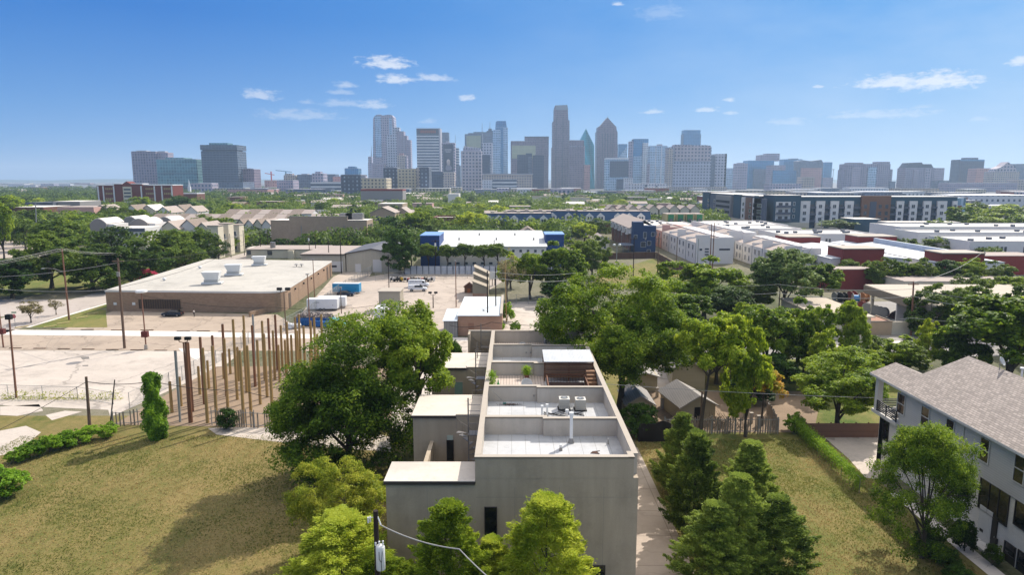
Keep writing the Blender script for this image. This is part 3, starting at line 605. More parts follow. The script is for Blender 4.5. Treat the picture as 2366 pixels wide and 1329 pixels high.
def mid_trees():
    L=[ # key,px,base,top,width,label
     ('n_mid',1625,742,598,190,'big rounded tree in front of the white townhouses, left one of the pair'),
     ('n_blu',1812,735,582,200,'big dark tree in front of the white townhouses, right one of the pair'),
     ('n_blu',1690,770,668,150,'grey green tree below the pair in front of the white townhouses'),
     ('n_mid2',1770,880,712,170,'broad green tree left of the depot shed roof'),
     ('n_mid',1858,872,690,130,'tall light topped tree touching the depot shed roof'),
     ('n_mid2',1955,862,700,86,'slim ragged tree in front of the tan depot wall'),
     ('n_drk',1790,905,820,120,'dark low tree under the broad green tree by the depot'),
     ('n_bri',2070,872,778,150,'flat topped light green tree behind the roof of the grey house'),
     ('n_bri',2142,850,738,76,'spindly light green tree beside the tall pole at the depot'),
     ('n_oak',2170,775,660,150,'dense oak left of the two hiding the depot canopy'),
     ('n_oak',2255,770,650,150,'dense oak right of the two hiding the depot canopy'),
     ('n_mid2',2330,900,690,290,'large tree overhanging the right edge above the grey house roof'),
     ('n_oak',2385,820,655,150,'dark tree cut off by the right edge of the picture'),
     ('n_mid',1655,888,752,140,'mid green tree right of the largest tree, above the sheds'),
     ('n_mid2',1560,800,680,170,'green tree whose crown shows behind the largest tree'),
     ('n_drk',1120,842,780,40,'small dark tree behind the far end of the townhouses'),
     ('oak1',505,602,556,52,'oak in front of the white narrow townhouses with balconies'),
     ('mid0',1120,575,528,70,'green tree right of the bright one above the long white roof'),
     ('oak0',1000,560,505,60,'oak above the left end of the long white roof'),
     ('blu0',1150,548,508,80,'pale tree before the blue mansard row, left part'),
     ('mid2',1290,548,508,80,'green tree before the blue mansard row, middle part'),
     ('oak2',1385,548,505,80,'dark tree before the right blue mansard row'),
     ('bri0',1350,560,515,60,'light tree before the right blue mansard row'),
     ('mid0',2215,535,478,90,'broad tree right of the apartments brick end'),
     ('oak1',2265,520,468,80,'dark tree high on the right above the long white rowhouses'),
     ('bri0',2330,510,472,90,'bright tree high at the right edge above the rowhouses'),
     ('mid1',2170,545,505,60,'small round tree before the long grey low wall building'),
     ('oak0',2080,550,520,60,'oak among the low roofs below the apartments brown bay'),
     ('oak1',2150,602,548,110,'wide oak between the red box and the nearest white rowhouse'),
     ('mid0',2098,594,552,60,'round tree left of the wide oak between red box and rowhouses'),
     ('mid2',2050,575,545,60,'low tree above the back red box of the right warehouse'),
     ('n_mid',1545,770,672,150,'rounded crown right behind the top of the largest tree'),
     ('n_bri',1905,905,760,110,'light green crown between the round bushy tree and the tan annex'),
     ('n_mid2',1700,850,735,130,'green crown just above the leaning yellow tipped tree'),
     ('n_oak',1840,850,740,120,'dark crown in the thicket left of the slim ragged tree'),
     ('n_blu',1600,840,745,130,'greyish crown between the largest tree and the thicket'),
     ('n_drk',1735,930,850,120,'dark shaded tree behind the yellowing small tree'),
     ('n_mid',1985,905,805,120,'green tree just above the round bushy tree on the lawn'),
     ('n_oak',2010,850,775,100,'crown in front of the right street, left of the flat topped tree'),
     ('n_mid2',1895,700,612,96,'tall bushy tree at the right of the pair before the white townhouses'),
     ('n_oak',1740,720,640,130,'dark crown filling the gap between the pair before the townhouses'),
     ('n_bri',1720,800,700,110,'bright crown in the thicket left of the depot shed'),
     ('n_mid',2215,900,770,120,'green tree behind the ridge of the grey sided house'),
     ('n_oak',2240,700,632,90,'oak behind the right oak of the depot canopy'),
     ('n_mid2',2340,720,640,110,'tree behind the big one at the right edge'),
     # left live oaks
     ('n_oak',120,668,535,170,'dark live oak behind the utility pole at far left'),
     ('n_oak',215,672,555,170,'dark live oak second in the grove on the far left'),
     ('n_oak',305,664,560,150,'dark live oak third in the grove, over the red shrub'),
     ('n_drk',30,690,600,140,'darkest oak of the grove at the left edge'),
     ('oak1',170,600,505,160,'oak behind the left grove, reaching up toward the barrel roofs'),
     ('oak2',262,610,525,130,'oak in front of the barrel roofed white building'),
     ('oak0',380,625,532,140,'oak left of the streetlight on the far left street'),
     ('oak1',450,612,528,110,'oak on the street corner in front of the gabled houses'),
     ('drk0',350,640,570,110,'low dark oak at the bend of the far left street'),
     ('oak2',430,632,560,100,'oak with a shaded trunk beside the street behind the warehouse'),
     ('mid0',560,575,540,50,'small green tree behind the left end of the low beige building'),
     ('mid1',520,585,548,60,'green tree at the far end of the left street'),
     ('blu1',105,560,485,90,'bluish tree below the dark flat roofed building at left'),
     ('mid1',190,545,488,90,'green tree right of the tall grey pole at left'),
     ('oak0',60,580,505,90,'oak by the far parking lot at the left edge'),
     ('mid2',10,600,470,60,'green tree cut off by the left edge, halfway up'),
     ('bri0',20,520,452,90,'light green tree at the left edge below the horizon'),
     ('oak1',262,520,475,80,'oak in front of the red brick hotel, left side'),
     ('oak2',285,530,478,70,'dark oak before the middle of the red brick hotel'),
     ('mid0',330,498,455,60,'tree against the foot of the red brick hotel'),
     ('drk1',420,500,452,70,'dark tree at the right end of the red brick hotel'),
     ('drk0',350,545,505,50,'tree between the barrel roofs and the gabled houses'),
     # centre
     ('n_drk',925,634,530,96,'dark round tree behind the metal gabled building'),
     ('drk1',900,560,500,70,'dark tree right of the tan brick building'),
     ('n_mid',962,556,482,86,'tall dense tree beyond the white roofed building, right of the tan one'),
     ('bri0',1090,548,490,80,'bright green tree above the left end of the long white roof'),
     ('mid2',1210,560,512,70,'green tree peeking over the white roof ridge'),
     ('mid0',1260,545,505,70,'green tree left of the centre behind the long white roof'),
     ('bri1',1330,545,510,60,'yellowish tree behind the right end of the long white roof'),
     ('blu0',1310,560,525,90,'silvery green tree above the right blue box'),
     ('n_mid',1300,686,560,135,'broad tree in front of the right end of the white roofed building'),
     ('n_mid2',1225,692,586,98,'light green tree at the gate of the centre lot'),
     ('n_oak',1368,642,546,92,'oak on the left corner of the small park lawn'),
     ('mid1',1345,605,548,80,'tree behind the oak at the corner of the park lawn'),
     ('drk0',1280,700,640,70,'dark bush-like tree in the shade by the centre lot gate'),
     ('n_bri',1180,668,585,70,'thin leaved tree beside the two dark poles in the centre'),
     ('bare',1172,700,575,80,'half bare tree with a pale trunk by the white billboard'),
     # right
     ('oak0',1905,640,598,70,'tree below the front red box, left of the red wall'),
     ('bri1',1850,553,528,60,'small tree in front of the white flat roofs, left of the red box'),
     ('blu0',1940,535,507,90,'greyish tree right of the apartments corner'),
     ('mid0',2000,570,548,50,'tree between the two red boxed warehouses'),
     ('mid1',2060,535,512,60,'tree at the foot of the right end of the apartments'),
     ('oak2',2120,550,528,70,'low tree before the white rowhouses at right'),
     ('mid2',2160,565,540,90,'low wide tree between the white rowhouses and red warehouses'),
     ('bri0',2230,505,470,90,'light green tree at the right end of the apartments'),
     ('bri1',2300,525,478,100,'light green tree upper right above the white rowhouses'),
     ('mid0',2345,545,500,70,'dark green tree over the white rowhouses at the right edge'),
     ('bri0',2180,520,495,80,'light tree in front of the brick end of the apartments'),
     ('bri1',2120,525,500,60,'small light tree below the apartments right end'),
     ('mid2',2260,540,500,100,'wide tree above the white rowhouses right of centre'),
     ('oak0',2290,620,572,70,'tree behind the far right red building'),
     ('small',1960,655,600,62,'reddish brown thin tree before the red wall'),
    ]
    for k,px,b,t,w,lab in L:
        tree_px(k,px,b,t,w,lab)
    row=['leftmost','second','third','fourth','fifth','sixth']
    for i,px in enumerate((950,990,1034,1074,1118,1150)):
        tree_px('small',px,630,567-(i%2)*3,60,'small street tree before the long white roof, %s of the row of six'%row[i],group='street trees in front of the long white roofed building',name='street_tree')
    for i,(px,t) in enumerate(((2030,596),(2082,600),(2130,598),(2185,602),(2232,596),(2300,604))):
        tree_px(('n_oak','n_mid','n_oak','n_drk','n_mid','n_oak')[i],px,672,t,82,'tree %s in the row below the red and white warehouses'%row[i],group='trees in front of the red and white warehouses')
    tree_px('pinkc',328,655,622,64,'crape myrtle with crimson blossom at the corner of the brown warehouse',name='flowering_shrub',cat='shrub')
    tree_px('crape',410,628,598,74,'brownish green shrub behind the warehouse corner',name='shrub',cat='shrub')
    tree_px('crape',72,746,697,54,'brownish small crape myrtle on the verge, left one',name='small_tree')
    tree_px('bare',130,728,686,44,'nearly bare small tree on the verge, right of the crape myrtle',name='small_tree')
    for i,px in enumerate((650,690,735,775,822,852)):
        tree_px('bushd',px,571,551,46,'dark evergreen shrub at the foot of the tan brick wall, %s from the left'%('first','second','third','fourth','fifth','last')[i],group='evergreen hedge at the foot of the tan brick building',name='shrub',cat='shrub')
    tree_px('bush',1172,742,698,34,'weedy bush beside the peach building',name='shrub',cat='shrub')
    for px in (1155,1190): tree_px('bush',px,768,742,26,'small green weed bush behind the far parapet',name='shrub',cat='shrub',group='weed bushes behind the far parapet')
    tree_px('bri0',1060,1000,800,30,'slender tree hidden between the first two garages') if 0 else None
def far_trees():
    # belt of broadleaf trees between the houses and downtown
    rng=random.Random(3); n=0
    zones=[('tree in the dense green belt below the left towers','belt left',-.75,-.38,300,760,70),
           ('tree in the green belt below the central skyscrapers','belt centre',-.38,.05,330,900,80),
           ('tree in the green belt beyond the blue mansard row','belt right of centre',.05,.30,430,950,42)]
    for lab,grp,a0,a1,y0,y1,cnt in zones:
        k=0; tries=0
        while k<cnt and tries<2000:
            tries+=1
            Y=y0*(y1/y0)**rng.random(); x=(a0+(a1-a0)*rng.random())*Y
            if blocked(x,Y): continue
            k+=1; w=9+8*rng.random(); put_tree(rng.choice(FARK),x,Y,7.5+5*rng.random(),w,lab,grp); KEEP.append((x,Y,w*.4))
    # low roofs poking out of the belt
    hr=random.Random(21); k=0; tries=0; wl_=[CRM,WH,TAN,BRK,GREYC,PINK,CRM]; rf_=[BRN,BRN2,WHR,BRN2,plain('roof_slate','#66686c',.9)]
    while k<84 and tries<3000:
        tries+=1; Y=400*(1150/400)**hr.random(); a=-.42+.72*hr.random(); x=a*Y; w=10+16*hr.random(); d=10+8*hr.random()
        if blocked(x,Y,5+w/2): continue
        k+=1; h=6.5+4*hr.random(); side='left of centre' if a<-.15 else ('near the centre' if a<.05 else 'right of centre')
        t=thing('house','small roof showing among the treetops of the green belt, '+side,'house',(x,Y,0),0,'roofs in the green belt '+side); wm=hr.choice(wl_); rm=hr.choice(rf_)
        if hr.random()<.6:
            b=MB(); b.extr([(Y,0),(Y+d,0),(Y+d,h-1.8),(Y+d/2,h-.2),(Y,h-1.8)],x-w/2,x+w/2,'x'); b.build('wall',wm,t); b=MB(); b.extr([(Y-.4,h-2),(Y+d/2,h),(Y+d+.4,h-2),(Y+d+.4,h-1.8),(Y+d/2,h+.2),(Y-.4,h-1.8)],x-w/2-.3,x+w/2+.3,'x'); b.build('roof',rm,t)
        else:
            b=MB(); b.box(x-w/2,x+w/2,Y,Y+d,0,h); b.build('wall',wm,t); b=MB(); b.box(x-w/2-.2,x+w/2+.2,Y-.2,Y+d+.2,h,h+.3); b.build('roof',rm,t)
        BLK.append((x-w/2,x+w/2,Y,Y+d))
    # far-off woods that read as one mass
    npr=np.random.default_rng(9)
    def woods(n,Y0,Y1,a0,a1,lab,leaf,nlv,size,rad,keepf=None):
        C=[];Nn=[]; Y=Y0*(Y1/Y0)**npr.random(n); x=(a0+(a1-a0)*npr.random(n))*Y
        for xx,yy in zip(x,Y):
            if keepf and not keepf(xx,yy): continue
            r=rad*(.5+1.1*npr.random()**1.5); d=unit(npr.normal(size=(nlv,3))+np.array([0,-.3,.45])); q=(.8+.3*npr.random((nlv,1))); h=.4+r*.75+1.0*npr.random()
            C.append(np.stack([xx+d[:,0]*r*1.25*q[:,0],yy+d[:,1]*r*q[:,0],h+d[:,2]*r*.85*q[:,0]],1)); Nn.append(unit(d+npr.normal(size=d.shape)*.5))
        o=bpy.data.objects.new('distant_woods',leaves_mesh('distant_woods',np.concatenate(C),np.concatenate(Nn),size,.75,LM[leaf],npr)); COL.objects.link(o); tag(o,lab,'woods',kind='stuff')
    far=lambda x,y: not any(x0-2<x<x1+2 and y0-2<y<y1+2 for x0,x1,y0,y1 in BLK)
    woods(5200,900,2600,-.82,.34,'distant treetops merging into one green mass before the towers','blu',26,3.2,4.2,lambda x,y: not(y>1400 and x/y>-.2)) if 0 else woods(4600,820,2300,-.82,.30,'distant treetops merging into one green mass before the towers','oak',34,2.8,4.4,lambda x,y: not(y>1300 and x/y>-.2) and far(x,y))
    woods(1900,340,840,-.80,.10,'dense undergrowth and treetops filling the belt between the houses','oak',100,1.5,4.2,far)
    woods(500,430,840,.10,.32,'dense treetops filling the belt beyond the blue mansard row','oak',90,1.5,3.6,far)
    woods(420,285,345,-.60,.07,'low treetops filling the gaps behind the tan brick building','oak',120,1.2,3.4,lambda x,y: far(x,y) and not(-112<x<-90))
BLK=[]   # footprints that keep trees away: x0,x1,y0,y1
KEEP=[]
def blocked(x,y,r=3):
    for x0,x1,y0,y1 in BLK:
        if x0-r<x<x1+r and y0-r<y<y1+r: return True
    for a,b,q in KEEP:
        if (a-x)**2+(b-y)**2<(q+2)**2: return True
    return False
# ================================================================ DOWNTOWN
FC={
 'lilac':facade('stone_tower','#a39aa8','#4f6078',7,8,.5,.55),
 'lilac2':facade('rose_granite_tower','#9c8f9c','#586a80',5,6.5,.45,.5),
 'slate':facade('slate_glass_tower','#6d7686','#4a5a70',5,4.2,.8,.55,.12),
 'dkglass':facade('dark_glass_tower','#454f63','#2e3c52',6,4,.85,.6,.1,vary=.25),
 'blglass':facade('blue_glass_tower','#4f7fa0','#3f7fa8',6,5,.85,.75,.08,vary=.2,gmetal=.5),
 'teal':facade('teal_glass_tower','#3f9aa0','#2f98a4',5,7,.9,.9,.1,vary=.08,gmetal=.45),
 'palegl':facade('pale_glass_tower','#a9bccb','#7f9fb8',5,7,.7,.72,.1,vary=.3,gmetal=.4),
 'band':facade('banded_tower','#c3c4c4','#39475c',400,8.5,1.,.5,.15,vary=.1),
 'grid':facade('grid_tower','#b3a7ab','#4d5668',9,9,.55,.55),
 'gridl':facade('pale_grid_tower','#b0b2bd','#3f4c60',8,8,.5,.5),
 'brown':facade('brown_granite_tower','#7b6d78','#5c5468',5,6,.5,.6,.2),
 'cream':facade('cream_midrise','#b8ab90','#4c5258',6,5.5,.45,.5),
 'dkapt':facade('dark_apartment','#414a5a','#8a94a0',7,6.5,.35,.45),
 'green':facade('green_glass_block','#6f9298','#5a868e',6,6.5,.85,.8,.1,vary=.3,gmetal=.4),
 'grgl':facade('grey_glass_block','#5d6672','#4d5866',7,5,.9,.7,.12,vary=.15,gmetal=.3),
 'beige':facade('beige_highrise','#b3a598','#5c6070',6,6,.5,.55),
 'hzbr':facade('purple_grey_highrise','#8c8494','#5c6076',6,6,.5,.6),
 'gold':facade('gold_glass_panel','#9a9878','#aaa684',20,14,.95,.93,.12,vary=.06,gmetal=.3),
 'white':facade('white_midrise','#c9c9cc','#5a6878',6,6,.4,.45),
 'red':facade('red_brick_far','#86402f','#4a4a50',6,6,.4,.4),
 'pinkb':facade('pink_stone_tower','#b48c86','#8c6c70',6,7,.4,.5),
}
PL={'dk':plain('tower_dark_trim','#3c4454',.6),'lt':plain('tower_pale_trim','#a8a6ac',.7),'wh':plain('white_paint','#d9d9d9',.6,.05),'red':plain('sign_red','#c0392b',.5,.05),
    'steel':plain('tower_steel','#7d8590',.5),'black':plain('near_black','#15171b',.4,.1),'teal':plain('tower_teal_glass','#3a9aa4',.15,.05,metal=.4),'bltrim':plain('blue_trim','#4c87ac',.2,.1,metal=.4)}
def tower(label, fac, px0, px1, pyt, Y, dep=40, extra=(), name='tower_block', cat='tower', pyb=None, group=None, yref=437):
    x0=XY(Y,px0,yref); x1=XY(Y,px1,yref); z=ZY(Y,pyt)
    t=thing(name,label,cat,((x0+x1)/2,Y+dep/2,0),0,group)
    b=MB(); b.box(x0,x1,Y,Y+dep,0,z); b.build('wall',FC[fac],t)
    b=MB(); b.box(x0+1,x1-1,Y+1,Y+dep-1,z,z+.7); b.build('roof',PL['lt'] if fac not in('dkglass','slate') else PL['dk'],t)
    BLK.append((x0,x1,Y,Y+dep))
    for e in extra: # (partname, matkey, px0,px1,pytop,pybottom, front offset, depth)
        nm,mk,a,c,pt,pb=e[:6]; off=e[6] if len(e)>6 else 0; dd=e[7] if len(e)>7 else dep*.6
        yy=Y+off; bb=MB(); bb.box(XY(yy,a,yref),XY(yy,c,yref),yy,yy+dd,ZY(yy,pb),ZY(yy,pt)); bb.build(nm,FC.get(mk) or PL[mk],t)
    return t
def poly_tower(label, mat, pts, Y, dep, name='tower_block', cat='tower'):
    """outline of the street front (pixel points), given its true distance and depth"""
    P=[(XY(Y,a,b),ZY(Y,b)) for a,b in pts]; P=[(u,max(0,z)) for u,z in P]
    t=thing(name,label,cat,(sum(p[0] for p in P)/len(P),Y+dep/2,0)); b=MB(); b.extr(P,Y,Y+dep,'y'); b.build('wall',mat,t); return t
def spire(t,px,pyt,pyb,Y,r=.8,nm='spire',mat='steel'):
    b=MB(); b.cyl((XY(Y,px,pyb),Y,ZY(Y,pyb)),(XY(Y,px,pyt),Y,ZY(Y,pyt)),r,r*.3,6); b.build(nm,PL[mat],t)
def skyline():
    T=tower
    # ---- left cluster (about 1.5 km away)
    T('tall pale apartment tower with rows of balconies, far left of the skyline','hzbr',310,366,350,1560,30,(('penthouse','lt',322,345,347.5,350,4,18),('wing','lilac2',366,394,352,440,6,26),('penthouse','lt',372,388,349,352,10,14)))
    T('wide green glass office block beside the far left apartment tower','green',366,458,368,1500,60,(('penthouse','green',388,430,364,368,10,40),('glass_notch','dkglass',366,458,400,401.5,-1,2),('podium','grgl',366,470,430,441,-3,30)))
    T('slim pale blue tower between the green glass block and the notched dark block','palegl',458,472,375,1580,30)
    t=T('dark grey glass tower with a recessed slot below its top, left of downtown','grgl',470,553,349,1480,50,(('top_block','grgl',469,553,334.5,346.5,-2,52),('recess','dkglass',474,549,346.5,349,2,40),('penthouse','green',490,532,330,334.5,8,30),('podium','slate',470,560,421,436,-4,30)))
    T('short dark brown tower right of the notched grey tower','brown',553,589,391,1500,40,(('side_face','slate',553,562,391,438,-2,2),('penthouse','dk',565,580,389,391,8,20)))
    T('long low grey hall below the notched tower','slate',505,562,421,1380,60,name='low_building',cat='building')
    T('low pale concrete hall with a flat roof at the foot of the green block','lilac',440,490,424,1370,60,name='low_building',cat='building')
    t=thing('church_steeple','small white church steeple in front of the green glass block','steeple',(XY(1200,437,430),1200,0)); b=MB(); x=XY(1200,437,430)
    b.box(x-2.2,x+2.2,1198,1202,0,ZY(1200,432)); b.build('tower_base',PL['wh'],t); b=MB(); b.cyl((x,1200,ZY(1200,432)),(x,1200,ZY(1200,414)),2.4,.1,6); b.build('spire',PL['wh'],t)
    # cranes
    for px,pyt,lab,mk,jib in ((628,396,'orange tower crane rising over a half built block left of downtown','red',(612,400,634,404)),(662,396,'blue tower crane with a long jib left of downtown','bltrim',(637,393.5,674,397.5))):
        Y=1900; x=XY(Y,px,430); t=thing('tower_crane',lab,'crane',(x,Y,0)); b=MB(); b.box(x-1.3,x+1.3,Y-1.3,Y+1.3,0,ZY(Y,pyt)); b.build('mast',PL[mk],t)
        b=MB(); b.cyl((XY(Y,jib[0],jib[1]),Y,ZY(Y,jib[1])),(XY(Y,jib[2],jib[3]),Y,ZY(Y,jib[3])),1.2,1.2,4); b.build('jib',PL[mk],t)
    T('tan concrete building under construction below the blue crane','beige',657,685,405,1800,40,(('upper_storey','beige',660,676,401,405,5,20),),name='midrise_building',cat='building')
    T('orange tinted low building below the orange crane','pinkb',612,640,417,1750,40,name='midrise_building',cat='building')
    T('lilac low block with rows of windows right of the cranes','lilac2',640,678,417,1500,40,name='midrise_building',cat='building')
    T('blue grey hospital like block left of centre','slate',688,722,404,1800,50,(('penthouse','lt',698,712,401.5,404,8,20),),name='midrise_building',cat='building')
    T('pale stepped block between the blue grey block and the parking structure','lilac',722,748,401,1750,40,(('upper_storey','lilac',730,742,396.5,401,4,20),),name='midrise_building',cat='building')
    T('grey block with flat top left of the blue midrise','slate',748,776,403,1850,40,name='midrise_building',cat='building')
    T('pinkish midrise just left of the dark cube','pinkb',770,790,408,1500,40,name='midrise_building',cat='building')
    T('blue glass midrise with rounded shoulders above the dark cube','blglass',798,829,389,1900,40,(('penthouse','blglass',806,822,384.5,389,5,25),))
    T('long low parking structure with open decks left of the dark cube','band',718,796,421,1450,60,name='parking_structure',cat='parking structure')
    T('dark charcoal cube shaped apartment block left of downtown','dkapt',788,835,404,1150,50,name='apartment_block',cat='building')
    T('cream apartment block with regular windows right of the dark cube','cream',835,893,412,1150,50,(('penthouse','lt',838,846,407,412,5,15),),name='apartment_block',cat='building')
    # ---- downtown proper
    t=poly_tower('pair of arched rose granite towers, tallest at the left of downtown',FC['lilac'],[(862,440),(862,274),(866,267),(872,264.5),(879,264),(884,267),(886,266),(896,264.5),(904,265),(909,270),(911,300),(911,440)],2350,50)
    for a,c,tp in ((871,884,268),(903,909,272)):
        b=MB(); Y=2348; b.box(XY(Y,a,437),XY(Y,c,437),Y,Y+2,ZY(Y,363),ZY(Y,tp)); b.build('glass_bay',FC['palegl'],t)
    t=T('slender pale spire topped tower at the far left edge of downtown','lilac',853,861,362,2500,20,(('lower_block','lilac',852,863,376,440,-2,20),)); spire(t,858,336,362,2505,1.6)
    T('vaulted small pink office block at the foot of the arched towers','lilac2',862,888,379,2200,40,(('vault','lilac',870,880,364,379,4,20),))
    t=T('stepped pale grid tower in front of the arched towers','gridl',896,919,312,2250,40,(('crown','gridl',909,926,294,312,4,30),('centre_shaft','lilac2',919,936,303,440,2,36),('step','lilac2',926,943,313,440,4,34),('right_step','lilac2',940,951,323,440,6,30)))
    T('blank pale beige tower below the stepped tower','beige',920,938,359,1900,25,(('right_flank','lilac',936,942,360,440,2,20),('penthouse','pinkb',924,934,354,359,4,12)))
    T('dark blue apartment tower left of the cream hotel block','dkapt',887,919,388,1300,35,(('step','dkapt',893,912,386,388,4,20),),name='apartment_block',cat='building')
    T('cream hotel block with rows of small windows in front of downtown','cream',919,972,390,1250,40,(('side_wall','beige',963,972,387,441,-2,30),),name='apartment_block',cat='building')
    T('dark block with white window frames right of the cream hotel','dkapt',971,992,387,1230,40,name='apartment_block',cat='building')
    t=T('white and black banded office tower with a red sign band at the top','band',965,1017,309,2100,45,(('sign_band','dk',965,1017,297,309,-1,46),('roof_cap','lt',965,1019,296,297.5,-1,46),('red_sign','red',973,1009,300.5,307.5,-2,2),('right_edge','lt',1016,1019.5,297,398,-2,46)))
    T('plain slate tower top peeking out right of the banded tower','slate',1020,1039,306,2500,30)
    t=T('tower with a giant dark mural panel of a seated figure','lilac',1022,1052,330,2000,35,(('penthouse','lt',1032,1039,326,330,5,10),))
    Y=1998; b=MB(); b.box(XY(Y,1024.5,400),XY(Y,1047.5,400),Y,Y+2,ZY(Y,397),ZY(Y,333)); mu=b.build('mural',PL['dk'],t)
    sk=plain('mural_pale','#c8b8b0',.6)
    for tx,py,sz in (('THE RIGHT ONE',346,3.0),('MAKES YOU LOOK',349.5,3.0),):
        pass
    b=MB(); b.lathe((XY(Y,1036,380),Y-.2,ZY(Y,375)),[(0.01,-9),(4,-8),(5,-2),(5.2,3),(4,7),(.01,9)],12); o=b.build('mural_face',sk,mu)
    b=MB(); b.extr([(XY(Y,a,380),ZY(Y,q)) for a,q in ((1029,390),(1031,382),(1034,379),(1040,380),(1044,388),(1042,393),(1032,394))],Y-.6,Y,'y'); b.build('mural_hand',plain('mural_mid','#8a8490',.6),mu)
    for q in (345,347.8,351):
        b=MB(); w=(8 if q<350 else 5.5); b.box(XY(Y,1036-w,400),XY(Y,1036+w,400),Y-.5,Y,ZY(Y,q+.9),ZY(Y,q-.7)); b.build('mural_line',PL['lt'],mu)
    T('dark base block below the mural tower','dkglass',993,1024,397,1700,30)
    T('pale low block under the mural tower','beige',1024,1050,398,1680,30)
    t=T('narrow banded tower with an antenna right of the mural tower','band',1051,1061,342,2300,30,(('lower_glass','slate',1049,1064,382,440,-6,30),)); spire(t,1052,310,342,2310,1.1,'antenna')
    t=T('pale grid tower with a ragged roofline of equipment in front of the gold glass tower','grid',1066,1113,349,1900,40,(('penthouse','lilac',1071,1110,342,349,5,30),))
    for px,w,tp in ((1074,2,337),(1081,3,338.5),(1090,4,339),(1099,3,340),(1105,3,341)):
        b=MB(); Y=1915; b.box(XY(Y,px-w,400),XY(Y,px+w,400),Y,Y+8,ZY(Y,343),ZY(Y,tp)); b.build('roof_unit',PL['lt'],t)
    T('gold tinted glass tower with pale bands left of the twin antennas','slate',1075,1115,310,2300,40,(('gold_glass','gold',1079,1112,313,342,-2,3),('crown','slate',1083,1115,307,312,3,34)))
    t=T('slate stepped tower carrying two roof antennas','slate',1095,1142,305,2450,45,(('crown','dkglass',1125,1140,302,305,2,30),('crown_step','dkglass',1129,1137,297,302,4,20)))
    spire(t,1114,283,305,2460,1.2,'antenna'); spire(t,1132,280,297,2460,1.2,'antenna')
    T('narrow striped pale tower below the antenna tower','gridl',1114,1138,330,2000,30)
    T('dark glass slab at the foot of the striped tower','dkglass',1114,1133,358,1850,25)
    T('pale blue glass shaft in front of the blue crowned tower','palegl',1139,1156,300,2150,30)
    t=T('tall bright blue glass tower with a faceted crown','blglass',1145,1164,294,2250,40,(('side_face','palegl',1163,1173.5,294,440,-1,38),)); 
    Y=2252; b=MB(); b.extr([(XY(Y,a,400),ZY(Y,q)) for a,q in ((1145,294),(1146,281),(1150,279),(1169,279),(1171,294))],Y,Y+36,'y'); b.build('crown',FC['blglass'],t)
    T('wide brown granite tower behind the gold fronted one','brown',1212,1267,316,2400,45,(('parapet','dk',1212,1267,315,317,-1,46),))
    T('rose brown tower with a large gold glass panel','brown',1180,1237,326,2150,40,(('gold_glass','gold',1183,1237,336,366,-2,3),))
    T('dark navy glass block in front of the gold panelled tower','dkglass',1195,1229,358,1800,30,(('crown','dkglass',1215,1229,354,358,2,25),('side_strip','slate',1220,1229,362,410,-2,4)))
    T('dark navy glass block right of its twin below the gold panel','dkglass',1231,1256,359,1780,30)
    T('long low concrete hall with a pale roof in front of the gold tower','beige',1116,1230,403,1650,60,(('roof_edge','lt',1114,1232,401,403,-2,62),('left_wing','white',1114,1145,416,436,-4,20),('garage_decks','band',1138,1194,414,436,-5,10)),name='concrete_hall',cat='building')
    # tallest tower
    t=poly_tower('tallest tower of the skyline, dark rose granite with stepped shoulders',FC['brown'],[(1275,440),(1275.5,340),(1277,339),(1277,281),(1280,280),(1281,250),(1283,243),(1310,242),(1312,248),(1313,277),(1316,278),(1316,440)],2330,50)
    for px in (1284,1299): 
        b=MB(); Y=2329; b.box(XY(Y,px,400),XY(Y,px+.9,400),Y,Y+1.5,ZY(Y,436),ZY(Y,270)); b.build('groove',PL['dk'],t)
    Y=2329; b=MB(); b.extr([(XY(Y,a,300),ZY(Y,q)) for a,q in ((1282,253.5),(1284,243),(1310,242),(1312.5,253.5))],Y-1,Y,'y'); b.build('top_band',PL['steel'],t)
    T('broad rose grey office tower beside the tallest tower','brown',1315,1348,324,2150,40,(('parapet','lilac2',1315,1348,337,339,-1.5,2),('right_edge','lilac2',1347,1350,336,438,0,36)))
    # prism tower (teal, sloping faces)
    t=thing('prism_tower','teal glass tower with a sharp slanted point in the middle of the skyline','tower',(XY(2250,1357,437),2270,0)); Y=2250
    b=MB(); A=[(XY(Y,a,q),ZY(Y,q)) for a,q in ((1341,437),(1341,324),(1355.5,295.5),(1373,336),(1374,437))]; A=[(u,max(z,0)) for u,z in A]
    pk=(A[2][0],Y+22,A[2][1]); fl=[(A[0][0],Y),(A[4][0],Y),(A[4][0],Y+45),(A[0][0],Y+45)]
    zl=A[1][1]; zr=A[3][1]
    V=[(fl[0][0],Y,0),(fl[1][0],Y,0),(fl[2][0],Y+45,0),(fl[3][0],Y+45,0),(A[1][0],Y,zl),(A[3][0],Y,zr),(A[3][0],Y+45,zr),(A[1][0],Y+45,zl),pk]
    b.add(V,[(0,3,2,1),(0,1,5,8,4),(1,2,6,5),(2,3,7,8,6),(3,0,4,7),(5,6,8),(7,4,8)]); b.build('wall',FC['teal'],t)
    T('slim pink stone slab in front of the teal prism','pinkb',1350,1363,381,2000,20,name='slab_tower')
    t=poly_tower('dark granite tower with a pyramid gable top',FC['brown'],[(1378,440),(1379,304),(1381,303),(1382,293),(1387,291),(1404,271),(1421,290),(1424,292),(1425,302),(1427,304),(1427,440)],2280,45)
    spire(t,1404,267,272,2300,.8)
    for px in (1390,1396,1402,1408,1414):
        b=MB(); Y=2279; b.box(XY(Y,px,400),XY(Y,px+1.2,400),Y,Y+1.2,ZY(Y,430),ZY(Y,308)); b.build('groove',PL['dk'],t)
    t=T('teal blue glass tower with a diagonal pale facet behind the dark gabled one','blglass',1427,1447,333,2350,35); Y=2348
